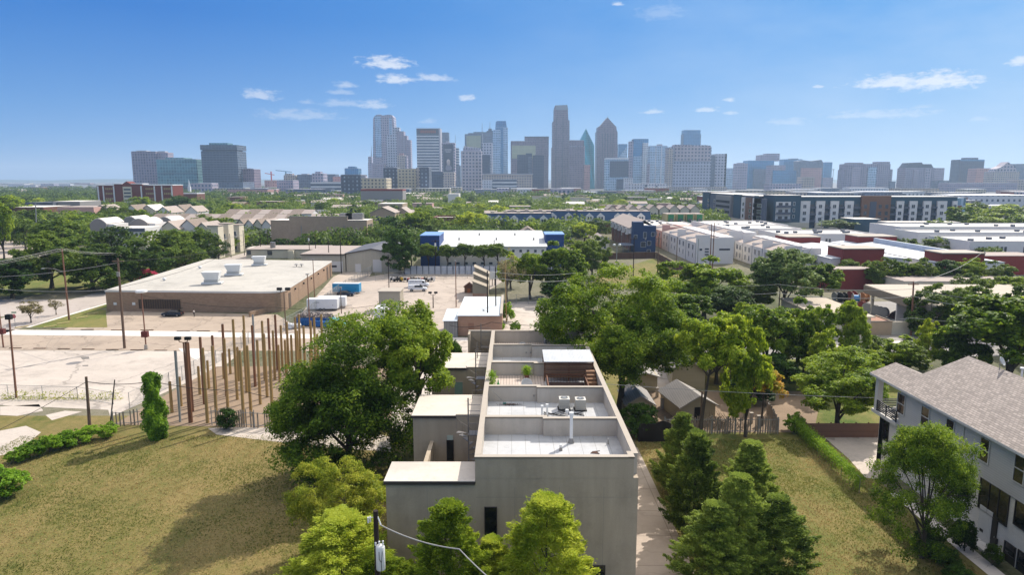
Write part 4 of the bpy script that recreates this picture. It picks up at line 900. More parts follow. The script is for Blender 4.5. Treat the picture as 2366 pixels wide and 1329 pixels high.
    b=MB(); b.extr([(XY(Y,a,400),ZY(Y,q)) for a,q in ((1428,365),(1447,338),(1447,400),(1428,400))],Y,Y+1.5,'y'); b.build('pale_facet',FC['palegl'],t)
    T('white framed curved glass office block right of the gabled tower','palegl',1399,1451,365,1950,40,(('glass_bay','dkglass',1408,1451,372,409,-2,3),('white_top','wh',1399,1451,364.5,368,-2,40),('lower_glass','dkglass',1424,1440,414,437,-3,3),('white_side','white',1440,1462,411,437,-4,20)))
    T('tall reflective slab with a blue upper face','blglass',1461,1495,321,2050,35,(('pale_side','lilac',1453,1461,326,437,2,30),('reflection_lower','palegl',1462,1494,361,437,-2,3),('balcony_stack','white',1482,1495,330,437,-3,4)))
    T('pale blue apartment tower with white mullions','palegl',1499,1539,337,2000,35,(('penthouse','lt',1517,1527,333,337,4,20),('lower_wing','lilac',1497,1500,378,437,-2,30),('white_pier','white',1512,1514,339,436,-1,2),('white_pier','white',1525,1527,339,436,-1,2)))
    T('white midrise with blue awnings at the foot of the pale blue tower','white',1452,1541,425,1450,40,(('dark_pier','dkapt',1490,1495,427,441,-2,3),('dark_pier','dkapt',1515,1519,429,441,-2,3),('blue_awning','bltrim',1470,1492,440.5,445,-3,3)),name='midrise_building',cat='building')
    T('small round bright blue glass tower peeking over the big grid hotel','blglass',1575,1613,300.5,2500,35,(('balcony_left','slate',1572.5,1576,310,337,2,25),('balcony_right','slate',1612,1614.5,310,337,2,25)))
    t=T('huge pale hotel block with a deep window grid right of centre','gridl',1543,1640,340,1850,50,(('upper_grid','grid',1556,1638,336,372,-2,40),('blank_top','lilac',1555,1595,334,339,3,30),('side_stripe','beige',1541,1553,343,432,-3,30),('tall_part','gridl',1596,1631,335,340,2,30),('podium','beige',1541,1680,432,440,-8,30)))
    T('grid walled office tower joined at the right of the big hotel','gridl',1650,1676,356,1880,45,(('glass_slot','slate',1639,1651,359,432,2,30),('dark_side','slate',1672,1676,355,432,0,40)))
    # ---- right of centre, hazier
    T('small blue grey tower right of the big hotel block','palegl',1677,1697,389,2200,30)
    T('narrow pale tower left of the blue grey group','lilac',1700,1725,378,2100,35,(('penthouse','lilac',1704,1718,376,378,4,20),))
    T('broad blue glass block with stepped top, first of the hazy right group','blglass',1725,1785,371,2300,50,(('upper_block','lilac',1752,1797,358,372,6,40),('penthouse','lilac',1766,1797,354.5,358,8,30),('dark_lower','slate',1740,1778,390,437,-6,20)))
    T('grey stone block with a lower glass wing, behind the concrete podium','lilac2',1778,1812,382,2200,40,(('glass_wing','blglass',1784,1838,394,430,-4,20),))
    T('twin topped blue office tower in the hazy right group','blglass',1808,1850,368,2450,45,(('roof_notch','slate',1824,1840,366,368,3,30),))
    t=poly_tower('wave roofed glass tower at the right of the hazy group',FC['slate'],[(1846,440),(1846,372),(1856,370),(1874,372),(1898,369),(1902,375),(1900,440)],2300,45)
    Y=2298; b=MB(); b.box(XY(Y,1850,400),XY(Y,1899,400),Y,Y+1.5,ZY(Y,436),ZY(Y,388)); b.build('red_grid_wall',FC['pinkb'],t)
    T('narrow bright blue tower at the right end of the hazy group','blglass',1901,1919,375,2500,30,(('lower_wing','lilac2',1897,1923,410,437,-6,20),))
    T('blank pale concrete slab in front of the hazy group','beige',1852,1881,409,1700,30,name='slab_block',cat='building')
    T('low pale wing at the foot of the hazy group','lilac',1778,1852,425,1700,40,name='low_building',cat='building')
    t=T('stepped grey apartment highrise, left half of the big hazy pair','hzbr',1952,1995,379,2000,45,(('crown','hzbr',1958,1990,375.5,379,5,30),('left_step','hzbr',1946,1954,392,440,3,35),('balcony_bay','lilac2',1966,1984,385,440,-3,4)))
    T('stepped grey apartment highrise, right half of the big hazy pair','hzbr',1993,2053,379,2050,45,(('crown','hzbr',2023,2051,373.5,379,5,30),('right_step','hzbr',2050,2059,391,440,3,35),('balcony_bay','palegl',2003,2022,386,440,-3,4),('low_wing','slate',2055,2068,419,440,-4,20)))
    t=T('mansard topped hazy highrise left of the twin tower gap','hzbr',2089,2155,388,2050,45,(('balcony_bay','lilac2',2108,2118,392,440,-3,4),('right_wing','lilac2',2155,2178,388,440,4,30),('pale_bay','lilac',2135,2147,390,440,-3,4)))
    Y=2052; b=MB(); b.extr([(XY(Y,a,400),ZY(Y,q)) for a,q in ((2092,388),(2100,376),(2128,375),(2130,379),(2150,379),(2156,388))],Y,Y+40,'y'); b.build('mansard_roof',PL['dk'],t)
    T('low dark block between the mansard highrise and the blue corner tower','slate',2165,2196,418,1900,30,name='low_building',cat='building')
    T('blue dark square tower with a raised centre, far right','dkglass',2212,2268,369,2150,45,(('crown','slate',2228,2253,364,369,3,30),('blue_strip','blglass',2213,2268,368.5,372,-2,3)))
    T('pale stone block joined right of the dark square tower','pinkb',2252,2300,389,2050,40)
    t=T('stepped pyramid topped stone building at the far right','beige',2292,2352,397,1950,40,()); Y=1950
    b=MB(); b.extr([(XY(Y,a,400),ZY(Y,q)) for a,q in ((2298,397),(2302,390),(2316,384),(2327,374),(2345,386),(2350,397))],Y+1,Y+30,'y'); b.build('stepped_gable',FC['grid'],t)
    T('bluish tower cut off by the right edge of the picture','slate',2340,2390,379,2300,40)
    T('long low brown warehouse range at the far right below the towers','lilac2',2190,2350,423,1700,40,name='low_building',cat='building')
    T('pale cream block at the right edge below the pyramid building','beige',2350,2400,415,1700,40,name='low_building',cat='building')
    for px,pt in ((1923,391),(1941,390)):
        Y=1400; x=XY(Y,px,430); t=thing('highway_light_mast','tall highway light mast %s'%('left of the gap in the right skyline' if px<1930 else 'standing in the gap in the right skyline'),'light mast',(x,Y,0)); b=MB(); b.cyl((x,Y,0),(x,Y,ZY(Y,pt)),.7,.4,6); b.build('mast',PL['steel'],t); b=MB(); b.cyl((x,Y,ZY(Y,pt)-1),(x,Y,ZY(Y,pt)),2.6,2.6,8); b.build('lamp_ring',PL['steel'],t)
    # rows of far low roofs, each its own building
    rng=random.Random(11)
    mats=[FC['white'],FC['beige'],FC['lilac'],FC['pinkb'],FC['slate'],FC['red'],FC['cream']]
    def lowrow(n,a0,a1,Y0,Y1,w0,w1,h0,h1,lab,grp,lbls):
        for i in range(n):
            Y=Y0+(Y1-Y0)*rng.random(); x=(a0+(a1-a0)*(i+rng.random())/n)*Y; w=w0+(w1-w0)*rng.random(); h=h0+(h1-h0)*rng.random(); d=15+25*rng.random()
            t=thing('low_building',lab,'building',(x,Y,0),0,grp); b=MB(); b.box(x-w/2,x+w/2,Y,Y+d,0,h); b.build('wall',rng.choice(mats),t)
            b=MB(); b.box(x-w/2-.3,x+w/2+.3,Y-.3,Y+d+.3,h,h+.6); b.build('roof',rng.choice([PL['wh'],PL['lt'],PL['wh'],PL['dk']]),t); BLK.append((x-w/2,x+w/2,Y,Y+d))
    lowrow(26,-.80,-.53,1500,5200,30,130,5,12,'tiny flat roofed building scattered below the distant ridge at left','far roofs below the ridge',0)
    lowrow(16,-.42,-.2,1150,1800,25,70,6,14,'low flat roofed building among the treetops below the left of downtown','low roofs below left downtown',0)
    lowrow(22,-.2,.28,1100,1600,20,60,7,15,'low roof in the band of rooftops at the foot of the central towers','rooftops at the foot of the central towers',0)
    lowrow(34,.28,.80,560,1600,30,90,8,13,'flat pale roof in the industrial stretch behind the long apartment block','roofs behind the long apartment block',0)
skyline()
# ================================================================ NEAR: the grey stucco townhouses
ST=plain('stucco_taupe','#a89a86',.9,.13,1.3,streak=True,dirt=.35); 
STL=plain('stucco_inner','#b8aea0',.9,.12,1.3,streak=True,dirt=.28)
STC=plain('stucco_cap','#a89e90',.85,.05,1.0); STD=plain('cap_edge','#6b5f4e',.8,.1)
MEM=pave('roof_membrane','#b4b5b6',.05,0,stain=.45); MEMW=pave('roof_white','#c9bfb2',.06,0,stain=.35)
DKT=plain('dark_trim','#3a3330',.6); GLASS=plain('window_glass','#12161a',.05,.3,.4,spec=.8); GLASSF=plain('frosted_glass','#7d9a90',.25,.05)
MET=plain('galvanised','#8f8c88',.45,.1,metal=.5); METD=plain('stair_metal','#7c7772',.5,.1,metal=.3); WHT=plain('white_metal','#d3d3d0',.45,.05); BLK_=plain('black_rubber','#141414',.7,.1)
DECK=lined('deck_boards','#b7a89c',.3,.35,'x',.8,.14); WOODD=plain('dark_wood','#64432f',.8,.25,4); WOODM=plain('mid_wood','#7a5a40',.8,.25,4)
def win_y(t, x0,x1,y,z0,z1, sub=True, glass=None, frame=None, fw=.06, face=-1, mull=0, name='window'):
    """window in a wall facing -Y (face=-1): glass part with frame sub-part"""
    g=MB(); g.box(x0,x1,y+face*.02,y+face*.05,z0,z1); o=g.build(name,glass or GLASS,t)
    if sub:
        f=MB(); a,b_=y+face*.02,y+face*.09
        f.box(x0-fw,x0,a,b_,z0-fw,z1+fw); f.box(x1,x1+fw,a,b_,z0-fw,z1+fw); f.box(x0,x1,a,b_,z1,z1+fw); f.box(x0,x1,a,b_,z0-fw,z0)
        for k in range(mull): xm=x0+(x1-x0)*(k+1)/(mull+1); f.box(xm-fw*.4,xm+fw*.4,y+face*.055,b_,z0,z1)
        f.build('frame',frame or DKT,o)
    return o
def win_x(t, x,y0,y1,z0,z1, sub=True, glass=None, frame=None, fw=.06, face=-1, mull=0, rail=False, name='window'):
    if y0>y1: y0,y1=y1,y0
    g=MB(); g.box(x+face*.02,x+face*.05,y0,y1,z0,z1); o=g.build(name,glass or GLASS,t)
    if sub:
        f=MB(); a,b_=x+face*.02,x+face*.1
        f.box(a,b_,y0-fw,y0,z0-fw,z1+fw); f.box(a,b_,y1,y1+fw,z0-fw,z1+fw); f.box(a,b_,y0,y1,z1,z1+fw); f.box(a,b_,y0,y1,z0-fw,z0)
        for k in range(mull): ym=y0+(y1-y0)*(k+1)/(mull+1); f.box(x+face*.055,b_,ym-fw*.4,ym+fw*.4,z0,z1)
        if rail: zm=(z0+z1)/2; f.box(x+face*.055,b_,y0,y1,zm-fw*.5,zm+fw*.5)
        f.build('frame',frame or DKT,o)
    return o
def townhouses():
    ys=[46.1,54.4,63.0,71.6,79.6,87.5]; X0,X1=-2.62,9.05; ZT=10.5; ZR=8.9; th=.34
    lab=['nearest grey stucco townhouse with the blank front wall and a tall vent pipe','second grey townhouse, two air conditioners on its flat roof','third grey townhouse with a wooden pergola and deck on its roof',
         'fourth grey townhouse with a flat roof behind the corrugated pergola','farthest grey townhouse with roof deck and lattice railing']
    wing=[(46.1,49.3,-9.05),(59.9,65.8,-9.08),(75.9,82.6,-9.25)]
    wl={0:0,1:1,3:2}
    for i in range(5):
        y0,y1=ys[i],ys[i+1]; g=.003*i
        t=thing('townhouse',lab[i],'house',((X0+X1)/2,y0,0),0,'row of grey stucco townhouses')
        b=MB()
        xl=X0+g; xr=X1-(0 if i in(0,) else .0)-g
        b.box(xl,xr,y0+.002,y1-.002,0,ZR)
        b.build('wall',ST,t)
        # roof membrane
        b=MB(); b.box(xl+th,xr-th,y0+th,y1,ZR,ZR+.03); b.build('roof',MEM if i<4 else DECK,t)
        # parapets: front, sides (back of the last)
        p=MB(); 
        xj=6.1 if i in (0,) else 3.0
        if i==0:
            p.box(xl,xr-.36,y0,y0+th,ZR,ZT-.08)
        else:
            s=.38
            p.box(xl,xj-.6 if i!=1 else 2.6,y0-.001,y0+th,ZR,ZT-.08); xa=xj-.6 if i!=1 else 2.6
            p.box(xa,xr,y0-s,y0-s+th,ZR-.6,ZT-.08); p.box(xa-th*.0,xa+th,y0-s+th,y0+th,ZR,ZT-.08)
        p.box(xl,xl+th,y0+th,y1-.002,ZR,ZT-.08); 
        if i==0: p.box(xr-th,xr,y0+1.0,y1-.002,ZR,ZT-.08); p.box(xr-.36-th,xr-.36,y0+th,y0+1.0,ZR,ZT-.08); p.box(xr-.36,xr,y0+.66,y0+1.0,ZR,ZT-.08)
        else: p.box(xr-th,xr,y0+th,y1-.002,ZR,ZT-.08)
        if i==4: p.box(xl+th,xr-th,y1-th,y1-.002,ZR,ZT-.08)
        p.build('parapet',STL,t)
        # outer skin so that the outside of the side and front parapets reads as the wall
        p=MB()
        if i==0: p.box(xl-.012,xr-.36,y0-.015,y0-.001,ZR-.05,ZT-.08)
        p.box(xl-.015,xl-.001,y0,y1,ZR-.05,ZT-.08)
        p.build('wall_skin',ST,t)
        c=MB(); e=.05; zc=ZT-.08
        if i==0:
            c.box(xl-e,xr-.36+e-.36+.3,y0-e,y0+th+e,zc,ZT)
        else:
            s=.38; xa=xj-.6 if i!=1 else 2.6
            c.box(xl+th+e,xa+th,y0-e,y0+th+e,zc,ZT+.003); c.box(xa-e,xr-th-e,y0-s-e,y0-s+th+e,zc,ZT+.006)
        c.box(xl-e,xl+th+e,y0+(th+e if i==0 else 0),y1,zc,ZT+.009)
        c.box(xr-th-e,xr+e,y0+(1.0 if i==0 else 0),y1,zc,ZT+.012)
        if i==0: c.box(xr-.36-th-e,xr-.36+e,y0-e,y0+1.0,zc,ZT+.006); c.box(xr-.36,xr+e,y0+.6,y0+1.0,zc,ZT+.009)
        if i==4: c.box(xl+th+e,xr-th-e,y1-th-e,y1+e,zc,ZT+.003)
        c.build('parapet_cap',STC,t)
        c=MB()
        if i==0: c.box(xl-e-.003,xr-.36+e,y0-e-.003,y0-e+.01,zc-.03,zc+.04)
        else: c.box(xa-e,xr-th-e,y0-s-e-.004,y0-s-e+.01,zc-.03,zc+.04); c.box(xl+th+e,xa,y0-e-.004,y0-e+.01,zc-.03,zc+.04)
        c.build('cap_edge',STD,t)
        # garage wing on the left
        if i in wl:
            a,bk,wx=wing[wl[i]]; 
            w=MB(); zr=8.62
            if i==0: w.box(wx,xl-.001,a+.002,bk,0,zr-.2)
            else: w.box(wx,-5.1,a,bk,0,zr-.2); w.box(-5.1,xl-.001,a-.02,bk,0,zr+.02)
            w.build('garage_wall',ST,t)
            r=MB()
            if i==0: r.box(wx-.12,xl-.02,a-.1,bk+.1,zr-.02,zr+.08)
            else: r.box(wx-.12,-5.12,a-.1,bk+.1,zr-.1,zr+.05); r.box(-5.12,xl-.02,a+.12,bk+.1,zr-.03,zr+.055)
            r.build('garage_roof',MEMW,t)
            f=MB(); 
            xr_=xl-.03 if i==0 else -5.14
            f.box(wx-.15,xr_,a-.13,a-.101,zr-.2,zr+.03); f.box(wx-.15,wx-.121,a-.1,bk+.1,zr-.2,zr+.03); f.box(wx-.02,xr_,a-.1,a-.001,zr-.2,zr-.021)
            f.build('fascia',DKT,t)
            if i: 
                cc=MB(); cc.box(-5.14,xl-.05,a-.05,a+.12,zr+.02,zr+.12); cc.build('stair_wall_cap',STC,t)
        if i==4:
            w=MB(); w.box(-5.65,xl-.001,y1-.3,y1,0,ZT-.08); w.box(-5.65,-5.4,y1-2.2,y1-.3,0,ZT-.08); w.build('stair_screen_wall',ST,t)
            cc=MB(); cc.box(-5.7,xl-.06,y1-.35,y1+.04,ZT-.08,ZT); cc.build('screen_cap',STC,t)
        if i==0:
            win_y(t,XY(46.1,1121,1200),XY(46.1,1147,1200),46.1,ZY(46.1,1243)-.2,ZY(46.1,1173),fw=.05)
            win_y(t,XY(46.1,1358,1310),XY(46.1,1397,1310),46.1,ZY(46.1,1345)-1,ZY(46.1,1308),fw=.05)
            # stucco control joints
            j=MB()
            for xx in (-6.1,0.2,3.4,6.6): j.box(xx-.012,xx+.012,46.1-.004,46.1,0,8.2)
            j.box(-2.6,8.6,46.1-.004,46.1,7.4,7.424); j.build('control_joint',plain('joint_grey','#8a857a',.9),t)
            v=MB(); v.box(-7.55,-7.2,51.5,59.9,0,6.2); v.build('fin_wall',ST,t)
        if i==1:
            w=win_y(t,XY(59.9,1033,1020),XY(59.9,1047,1020),59.88,ZY(59.9,1064),ZY(59.9,1018),glass=GLASS,fw=.05)
            s_=MB(); s_.box(XY(59.9,1033,1010),XY(59.9,1047,1010),59.84,59.88,ZY(59.9,1018),ZY(59.9,1006)); s_.build('blind',plain('blind','#a9b3a6',.6),t)
            # wall details on this roof's back parapet
        if i==3:
            win_y(t,XY(75.9,1051,900),XY(75.9,1069,900),75.9,ZY(75.9,912),ZY(75.9,883),glass=GLASSF,fw=.05,frame=STC)
        # scuppers, wall lights
        if i in(0,1,2,3):
            d=MB(); d.box(xl+th,xl+th+.12,y0+1.6+i*.2,y0+1.8+i*.2,ZR+.55,ZR+.8); d.build('wall_light',WHT,t)
        if i in (1,3):
            d=MB(); q=2.1 if i==1 else 1.7; d.cyl((q,y1-.02,ZR+.62),(q,y1-.12,ZR+.62),.09,.09,8); d.cyl((q+.55,y1-.02,ZR+.6),(q+.55,y1-.14,ZR+.6),.12,.12,6); d.build('wall_vent',MET,t)
        BLK.append((-9.3,9.1,y0,y1))
        # faint roof seams
        s_=MB()
        for k in range(1,10):
            xx=xl+th+k*1.12
            if i<4: s_.box(xx,xx+.02,y0+th,y1-.01,ZR+.03,ZR+.034)
        if i<4: s_.build('roof_seam',plain('seam','#77756f',.9),t)
def vent_pipe(x,y,z,h,r,label,cone=False,cap=True,group=None):
    t=thing('vent_pipe',label,'vent pipe',(x,y,z),0,group); b=MB(); b.cyl((0,0,0),(0,0,h),r,r,12); local(b,'pipe',WHT,t)
    if cap: b=MB(); b.cyl((0,0,h),(0,0,h+.22),r*1.5,r*1.5,12); local(b,'cap',WHT,t)
    b=MB(); b.cyl((0,0,0.0),(0,0,.4),r*2.1,r*1.15,12); local(b,'flashing',MET,t); return t
def condenser(x,y,z,label):
    t=thing('air_conditioner',label,'air conditioner',(x,y,z),0,'air conditioners on the second roof'); w=.48
    b=MB(); b.box(-w,w,-w,w,.08,1.0); o=local(b,'casing',lined('condenser_grille','#b5b1a6',.09,.45,'z',.6,.35),t,bevel=.05)
    b=MB(); b.box(-w-.01,w+.01,-w-.01,w+.01,1.0,1.08); local(b,'top_rim',plain('ac_top','#c9c5ba',.5),t,bevel=.03)
    b=MB(); b.cyl((0,0,1.081),(0,0,1.1),.36,.36,20); f=local(b,'fan_opening',BLK_,t)
    b=MB()
    for r in (.12,.22,.33): b.ring((0,0,1.12),r,.012,18)
    for k in range(6): a=k*math.pi/3; b.cyl((0,0,1.12),(math.cos(a)*.36,math.sin(a)*.36,1.12),.01,.01,4)
    local(b,'grille',WHT,f)
    b=MB(); b.box(-w-.1,w+.1,-w-.1,w+.1,0,.08); local(b,'base_pad',BLK_,t); return t
def dish(x,y,z,label,rz=0,s=.42,h=.6):
    t=thing('satellite_dish',label,'satellite dish',(x,y,z),rz,None)
    b=MB(); prof=[(0.001,0)]+[(s*k/6, .45*s*(k/6)**2) for k in range(1,7)]; b.smooth=True; b.lathe((0,0,0),prof,18); b.smooth=False
    o=local(b,'reflector',plain('dish_grey','#b9b9b6',.5),t); o.location=(0,0,h); o.rotation_euler=(R(62),0,0)
    sm=o.modifiers.new('s','SOLIDIFY'); sm.thickness=.02
    b=MB(); b.tube([(0,.0,0),(0,.02,h)],.03,6); local(b,'mast',MET,t); b=MB(); b.cyl((0,-.02,h-.15),(0,-s*1.35,h+.18),.015,.015,5); b.box(-.05,.05,-s*1.45,-s*1.3,h+.12,h+.26); local(b,'arm',MET,t); return t
def spiral_stair(x,y,zp,label,steps=16,full=True,xr=-2.7):
    t=thing('spiral_stair',label,'staircase',(x,y,0),0,'spiral stairs beside the townhouses'); r=1.05
    b=MB(); b.cyl((0,0,0),(0,0,zp+3.1),.06,.06,8); local(b,'centre_post',METD,t)
    b=MB(); n=int(steps); hs=zp/n
    for k in range(n):
        a0=R(180)+k*R(28)-n*R(28); a1=a0+R(27); z=hs*(k+1)
        P=[(0.05*math.cos(a0),.05*math.sin(a0)),(r*math.cos(a0),r*math.sin(a0)),(r*math.cos(a1),r*math.sin(a1)),(.05*math.cos(a1),.05*math.sin(a1))]
        b.prism(P,z-.05,z)
    local(b,'treads',METD,t)
    b=MB(); pts=[]
    for k in range(n*2+1):
        a=R(180)+(k/2)*R(28)-n*R(28); z=hs*(k/2+1); p=(r*math.cos(a),r*math.sin(a)); pts.append((p[0],p[1],z+.95)); b.cyl((p[0],p[1],z-.02),(p[0],p[1],z+.95),.014,.014,4,False)
    b.tube(pts,.028,5); local(b,'handrail',METD,t)
    b=MB(); w=xr-x; b.box(0,w,-.55,.55,zp-.05,zp+.02); local(b,'landing',METD,t)
    b=MB()
    for q in range(9): xx=w*q/8; b.cyl((xx,-.55,zp),(xx,-.55,zp+1.05),.014,.014,4,False)
    for zz in (1.05,1.5,1.95,2.5): b.cyl((0,-.0 if zz>1.1 else -.55,zp+zz),(w,-.0 if zz>1.1 else -.55,zp+zz),.025,.025,5)
    local(b,'landing_rail',METD,t); return t
def roof_things():
    ZR=8.93
    vent_pipe(XY(51.6,1322,1033),52.6,ZR,2.35,.13,'tall white vent pipe on the nearest flat roof')
    vent_pipe(XY(52.2,1293,1045),51.0,ZR,.28,.07,'short white vent stub at the shadow tip of the tall pipe')
    vent_pipe(XY(50,1415,1030),52.3,ZR,.5,.03,'thin steel stub in the shaded right corner of the nearest roof',cap=False)
    vent_pipe(XY(57.5,1253,945),58.0,ZR,1.1,.09,'left one of two white vent pipes side by side on the second roof',group='paired vent pipes')
    vent_pipe(XY(57.5,1265,945),58.2,ZR,1.15,.09,'right one of two white vent pipes side by side on the second roof',group='paired vent pipes')
    vent_pipe(XY(55.2,1311,965),55.6,ZR,1.55,.1,'white vent pipe rising just behind the second parapet, before the air conditioners')
    vent_pipe(XY(83,1263,775),86.6,ZR,1.7,.12,'pale chimney pipe before the farthest parapet')
    condenser(XY(60.2,1305,930),60.9,ZR,'left air conditioner, white slatted casing on the second roof')
    condenser(XY(60.2,1342,930),60.7,ZR,'right air conditioner, grey finned casing on the second roof')
    t=thing('condenser_hoses','tangle of black hoses lying between vent pipes and air conditioners','hose',(3,59,ZR)); b=MB(); rg=random.Random(4)
    for k in range(4):
        pts=[(2.9+q*.45,59.2+math.sin(q*1.3+k)*.35+k*.1,ZR+.05+.03*k) for q in range(9)]; b.tube(pts,.035,5)
    b.build('hose',BLK_,t)
    t=thing('leaf_pile','small pile of dead leaves on the left of the second roof','debris',(-.2,62.4,ZR))
    r2=np.random.default_rng(3); P=np.stack([r2.normal(size=260)*.45-.2,62.0+r2.normal(size=260)*.12,ZR+.03+r2.random(260)*.05],1); Nn=unit(np.array([0,0,1])+r2.normal(size=(260,3))*.4)
    P[:,0]+=.2;P[:,1]-=62.4;P[:,2]-=ZR
    o=bpy.data.objects.new('leaves',leaves_mesh('leaves',P,Nn,.1,.6,plain('dead_leaf','#4a3025',.9,.3),r2)); COL.objects.link(o); o.parent=t
    t=thing('broom','broom leaning on the parapet at the left of the second roof','broom',(-1,62,ZR)); b=MB(); b.cyl((-2.1,62.6,ZR+1.5),(-.7,62.2,ZR+.12),.025,.025,5); b.build('stick',MET,t); b=MB(); b.box(-.85,-.55,62.05,62.3,ZR,ZR+.16); b.build('head',plain('teal_bristle','#3d6f6a',.8),t)
    t=thing('leaf_scrap','brown scrap of debris on the nearest roof, right of the pipe','debris',(6.4,50.6,ZR)); b=MB(); b.prism([(6.1,50.4),(6.8,50.3),(6.6,50.7),(6.9,50.9),(6.3,50.75)],ZR,ZR+.05); b.build('scrap',plain('dead_leaf','#4a3025',.9,.3),t)
    # stairs
    spiral_stair(-3.72,55.6,8.62,'spiral stair nearest the camera, between the first two garages',22)
    spiral_stair(-3.95,72.0,8.62,'spiral stair second from the camera, left of the pergola roof',22)
    spiral_stair(-4.0,86.0,8.62,'farthest spiral stair against the back screen wall',22)
    t=thing('roof_guard_rail','short pipe guard rail on the second garage roof beside the tall wall','railing',(-3.4,64.6,8.65)); b=MB()
    for zz in (.35,.9): b.cyl((-3.9,64.6,8.65+zz),(-2.7,64.6,8.65+zz),.025,.025,5)
    b.cyl((-3.9,64.6,8.65),(-3.9,64.6,9.6),.03,.03,5); b.build('rail',METD,t)
    t=thing('roof_guard_rail','tall post with pipe rails on the third garage roof','railing',(-3.9,80.2,8.65)); b=MB()
    for zz in (.35,.9): b.cyl((-4.2,80.2,8.65+zz),(-2.7,80.2,8.65+zz),.025,.025,5)
    b.cyl((-4.2,80.2,8.65),(-4.2,80.2,10.6),.06,.06,6); b.build('rail',METD,t)
    # deck of the third unit + pergola
    t=thing('roof_deck','pale plank deck on the third roof','deck',(0,67,ZR)); b=MB(); b.box(-2.2,3.4,64.0,71.4,ZR+.01,ZR+.12); b.build('boards',DECK,t)
    t=thing('pergola','brown slatted pergola with a corrugated metal roof on the third roof','pergola',(6.2,70,ZR))
    b=MB(); b.extr([(69.4,ZR+2.15),(69.4,ZR+2.22),(73.6,ZR+2.45),(73.6,ZR+2.38)],3.35,8.6,'x'); b.build('metal_roof',lined('corrugated','#c6c9cb',.16,.75,'x',.5,.3,.5,metal=.15),t)
    for xx,yy,hh in ((3.45,69.6,2.14),(6.0,69.6,2.14),(8.5,69.6,2.14),(3.45,73.1,2.34),(8.5,73.1,2.34)): b=MB(); b.box(xx-.08,xx+.08,yy,yy+.16,ZR,ZR+hh); b.build('post',WOODD,t)
    for k in range(9):
        b=MB(); z=ZR+.45+k*.185; b.box(3.4,8.55,69.52,69.58,z,z+.13); b.build('slat',plain('dark_wood','#4a3026',.8,.25,4) if k%3 else WOODM,t)
    t=thing('stairwell_railing','dark baluster railing round the sunken stair opening before the pergola','railing',(6,67,ZR))
    b=MB(); b.box(3.6,7.6,68.9,69.0,ZR+.9,ZR+1.0); b.box(3.55,3.67,64.6,69,ZR+.9,ZR+1.0); b.box(7.5,7.62,64.6,69,ZR+.9,ZR+1.0); b.box(3.6,7.6,64.55,64.65,ZR+.7,ZR+.8); b.build('top_rail',WOODD,t)
    b=MB()
    for k in range(26): xx=3.65+k*.155; b.box(xx,xx+.05,68.92,68.98,ZR+.1,ZR+.9)
    for k in range(20): yy=64.8+k*.21; b.box(3.59,3.63,yy,yy+.05,ZR+.1,ZR+.9); b.box(7.54,7.58,yy,yy+.05,ZR+.1,ZR+.9)
    b.build('balusters',WOODD,t)
    b=MB(); b.box(3.7,7.5,64.7,68.85,ZR+.02,ZR+.14); b.build('floor',plain('brown_cover','#3b2924',.8),t)
    t=thing('deck_stairs','wooden steps climbing beside the railing at the right of the pergola deck','steps',(8.1,67,ZR))
    for k in range(6):
        b=MB(); b.box(7.68,8.6,65.6+k*.55,66.2+k*.55,ZR+.02,ZR+.25+k*.24); b.build('step',WOODM,t)
    # lattice railing far unit
    t=thing('lattice_railing','brown lattice railing on the farthest roof deck','railing',(6,80.6,ZR)); b=MB(); y=80.6
    for k in range(26):
        x0=3.9+k*.2; 
        b.cyl((x0,y,ZR+.15),(min(x0+.75,8.6),y,ZR+.9),.018,.018,3,False); b.cyl((x0+.0,y,ZR+.9),(min(x0+.75,8.6),y,ZR+.15),.018,.018,3,False)
    b.build('lattice',WOODD,t); b=MB(); b.box(3.8,8.7,y-.04,y+.04,ZR+.92,ZR+1.0)
    for xx in (3.8,5.5,7.2,8.6): b.box(xx-.07,xx+.07,y-.07,y+.07,ZR,ZR+1.2)
    b.build('frame',WOODD,t)
    dish(XY(68,1214,870),65.6,ZR+.12,'grey satellite dish on the plank deck of the third roof',R(25),.62,.75)
    dish(XY(82,1207,782),82.0,ZR,'grey satellite dish on the farthest roof deck',R(-10),.5,.75)
    dish(XY(75,1265,812),76.6,ZR,'satellite dish lying low on the fourth roof, behind the pergola',R(40),.5,.5)
    for px,pyb,Y,h,lab,k in ((1137,885,65.2,2.3,'climbing plant at the left edge of the plank deck','bush'),(1217,868,70.5,1.3,'potted grassy plant in the deck corner behind the dish','bush')):
        t=thing('potted_plant',lab,'plant',(XY(Y,px,pyb),Y,ZR+.12)); b=MB(); b.cyl((0,0,0),(0,0,.38),.2,.27,10); local(b,'pot',plain('terracotta','#8b5b45',.8),t)
        rng=np.random.default_rng(8); n=900; P=np.stack([rng.normal(size=n)*.2,rng.normal(size=n)*.2,.38+rng.random(n)*(h-.38)],1); Nn=unit(rng.normal(size=(n,3)))
        o=bpy.data.objects.new('leaves',leaves_mesh('leaves',P,Nn,.16,.45,LM['ivy'],rng)); COL.objects.link(o); o.parent=t
    t=thing('green_bottle_planter','small green bottle shaped planter beside the climbing plant','planter',(-1.4,66.6,ZR+.12)); b=MB(); b.lathe((0,0,0),[(.01,0),(.16,.02),(.16,.5),(.06,.75),(.06,.95),(.01,.95)],10); local(b,'planter',plain('green_glaze','#2f8a4a',.3),t)
townhouses(); roof_things()

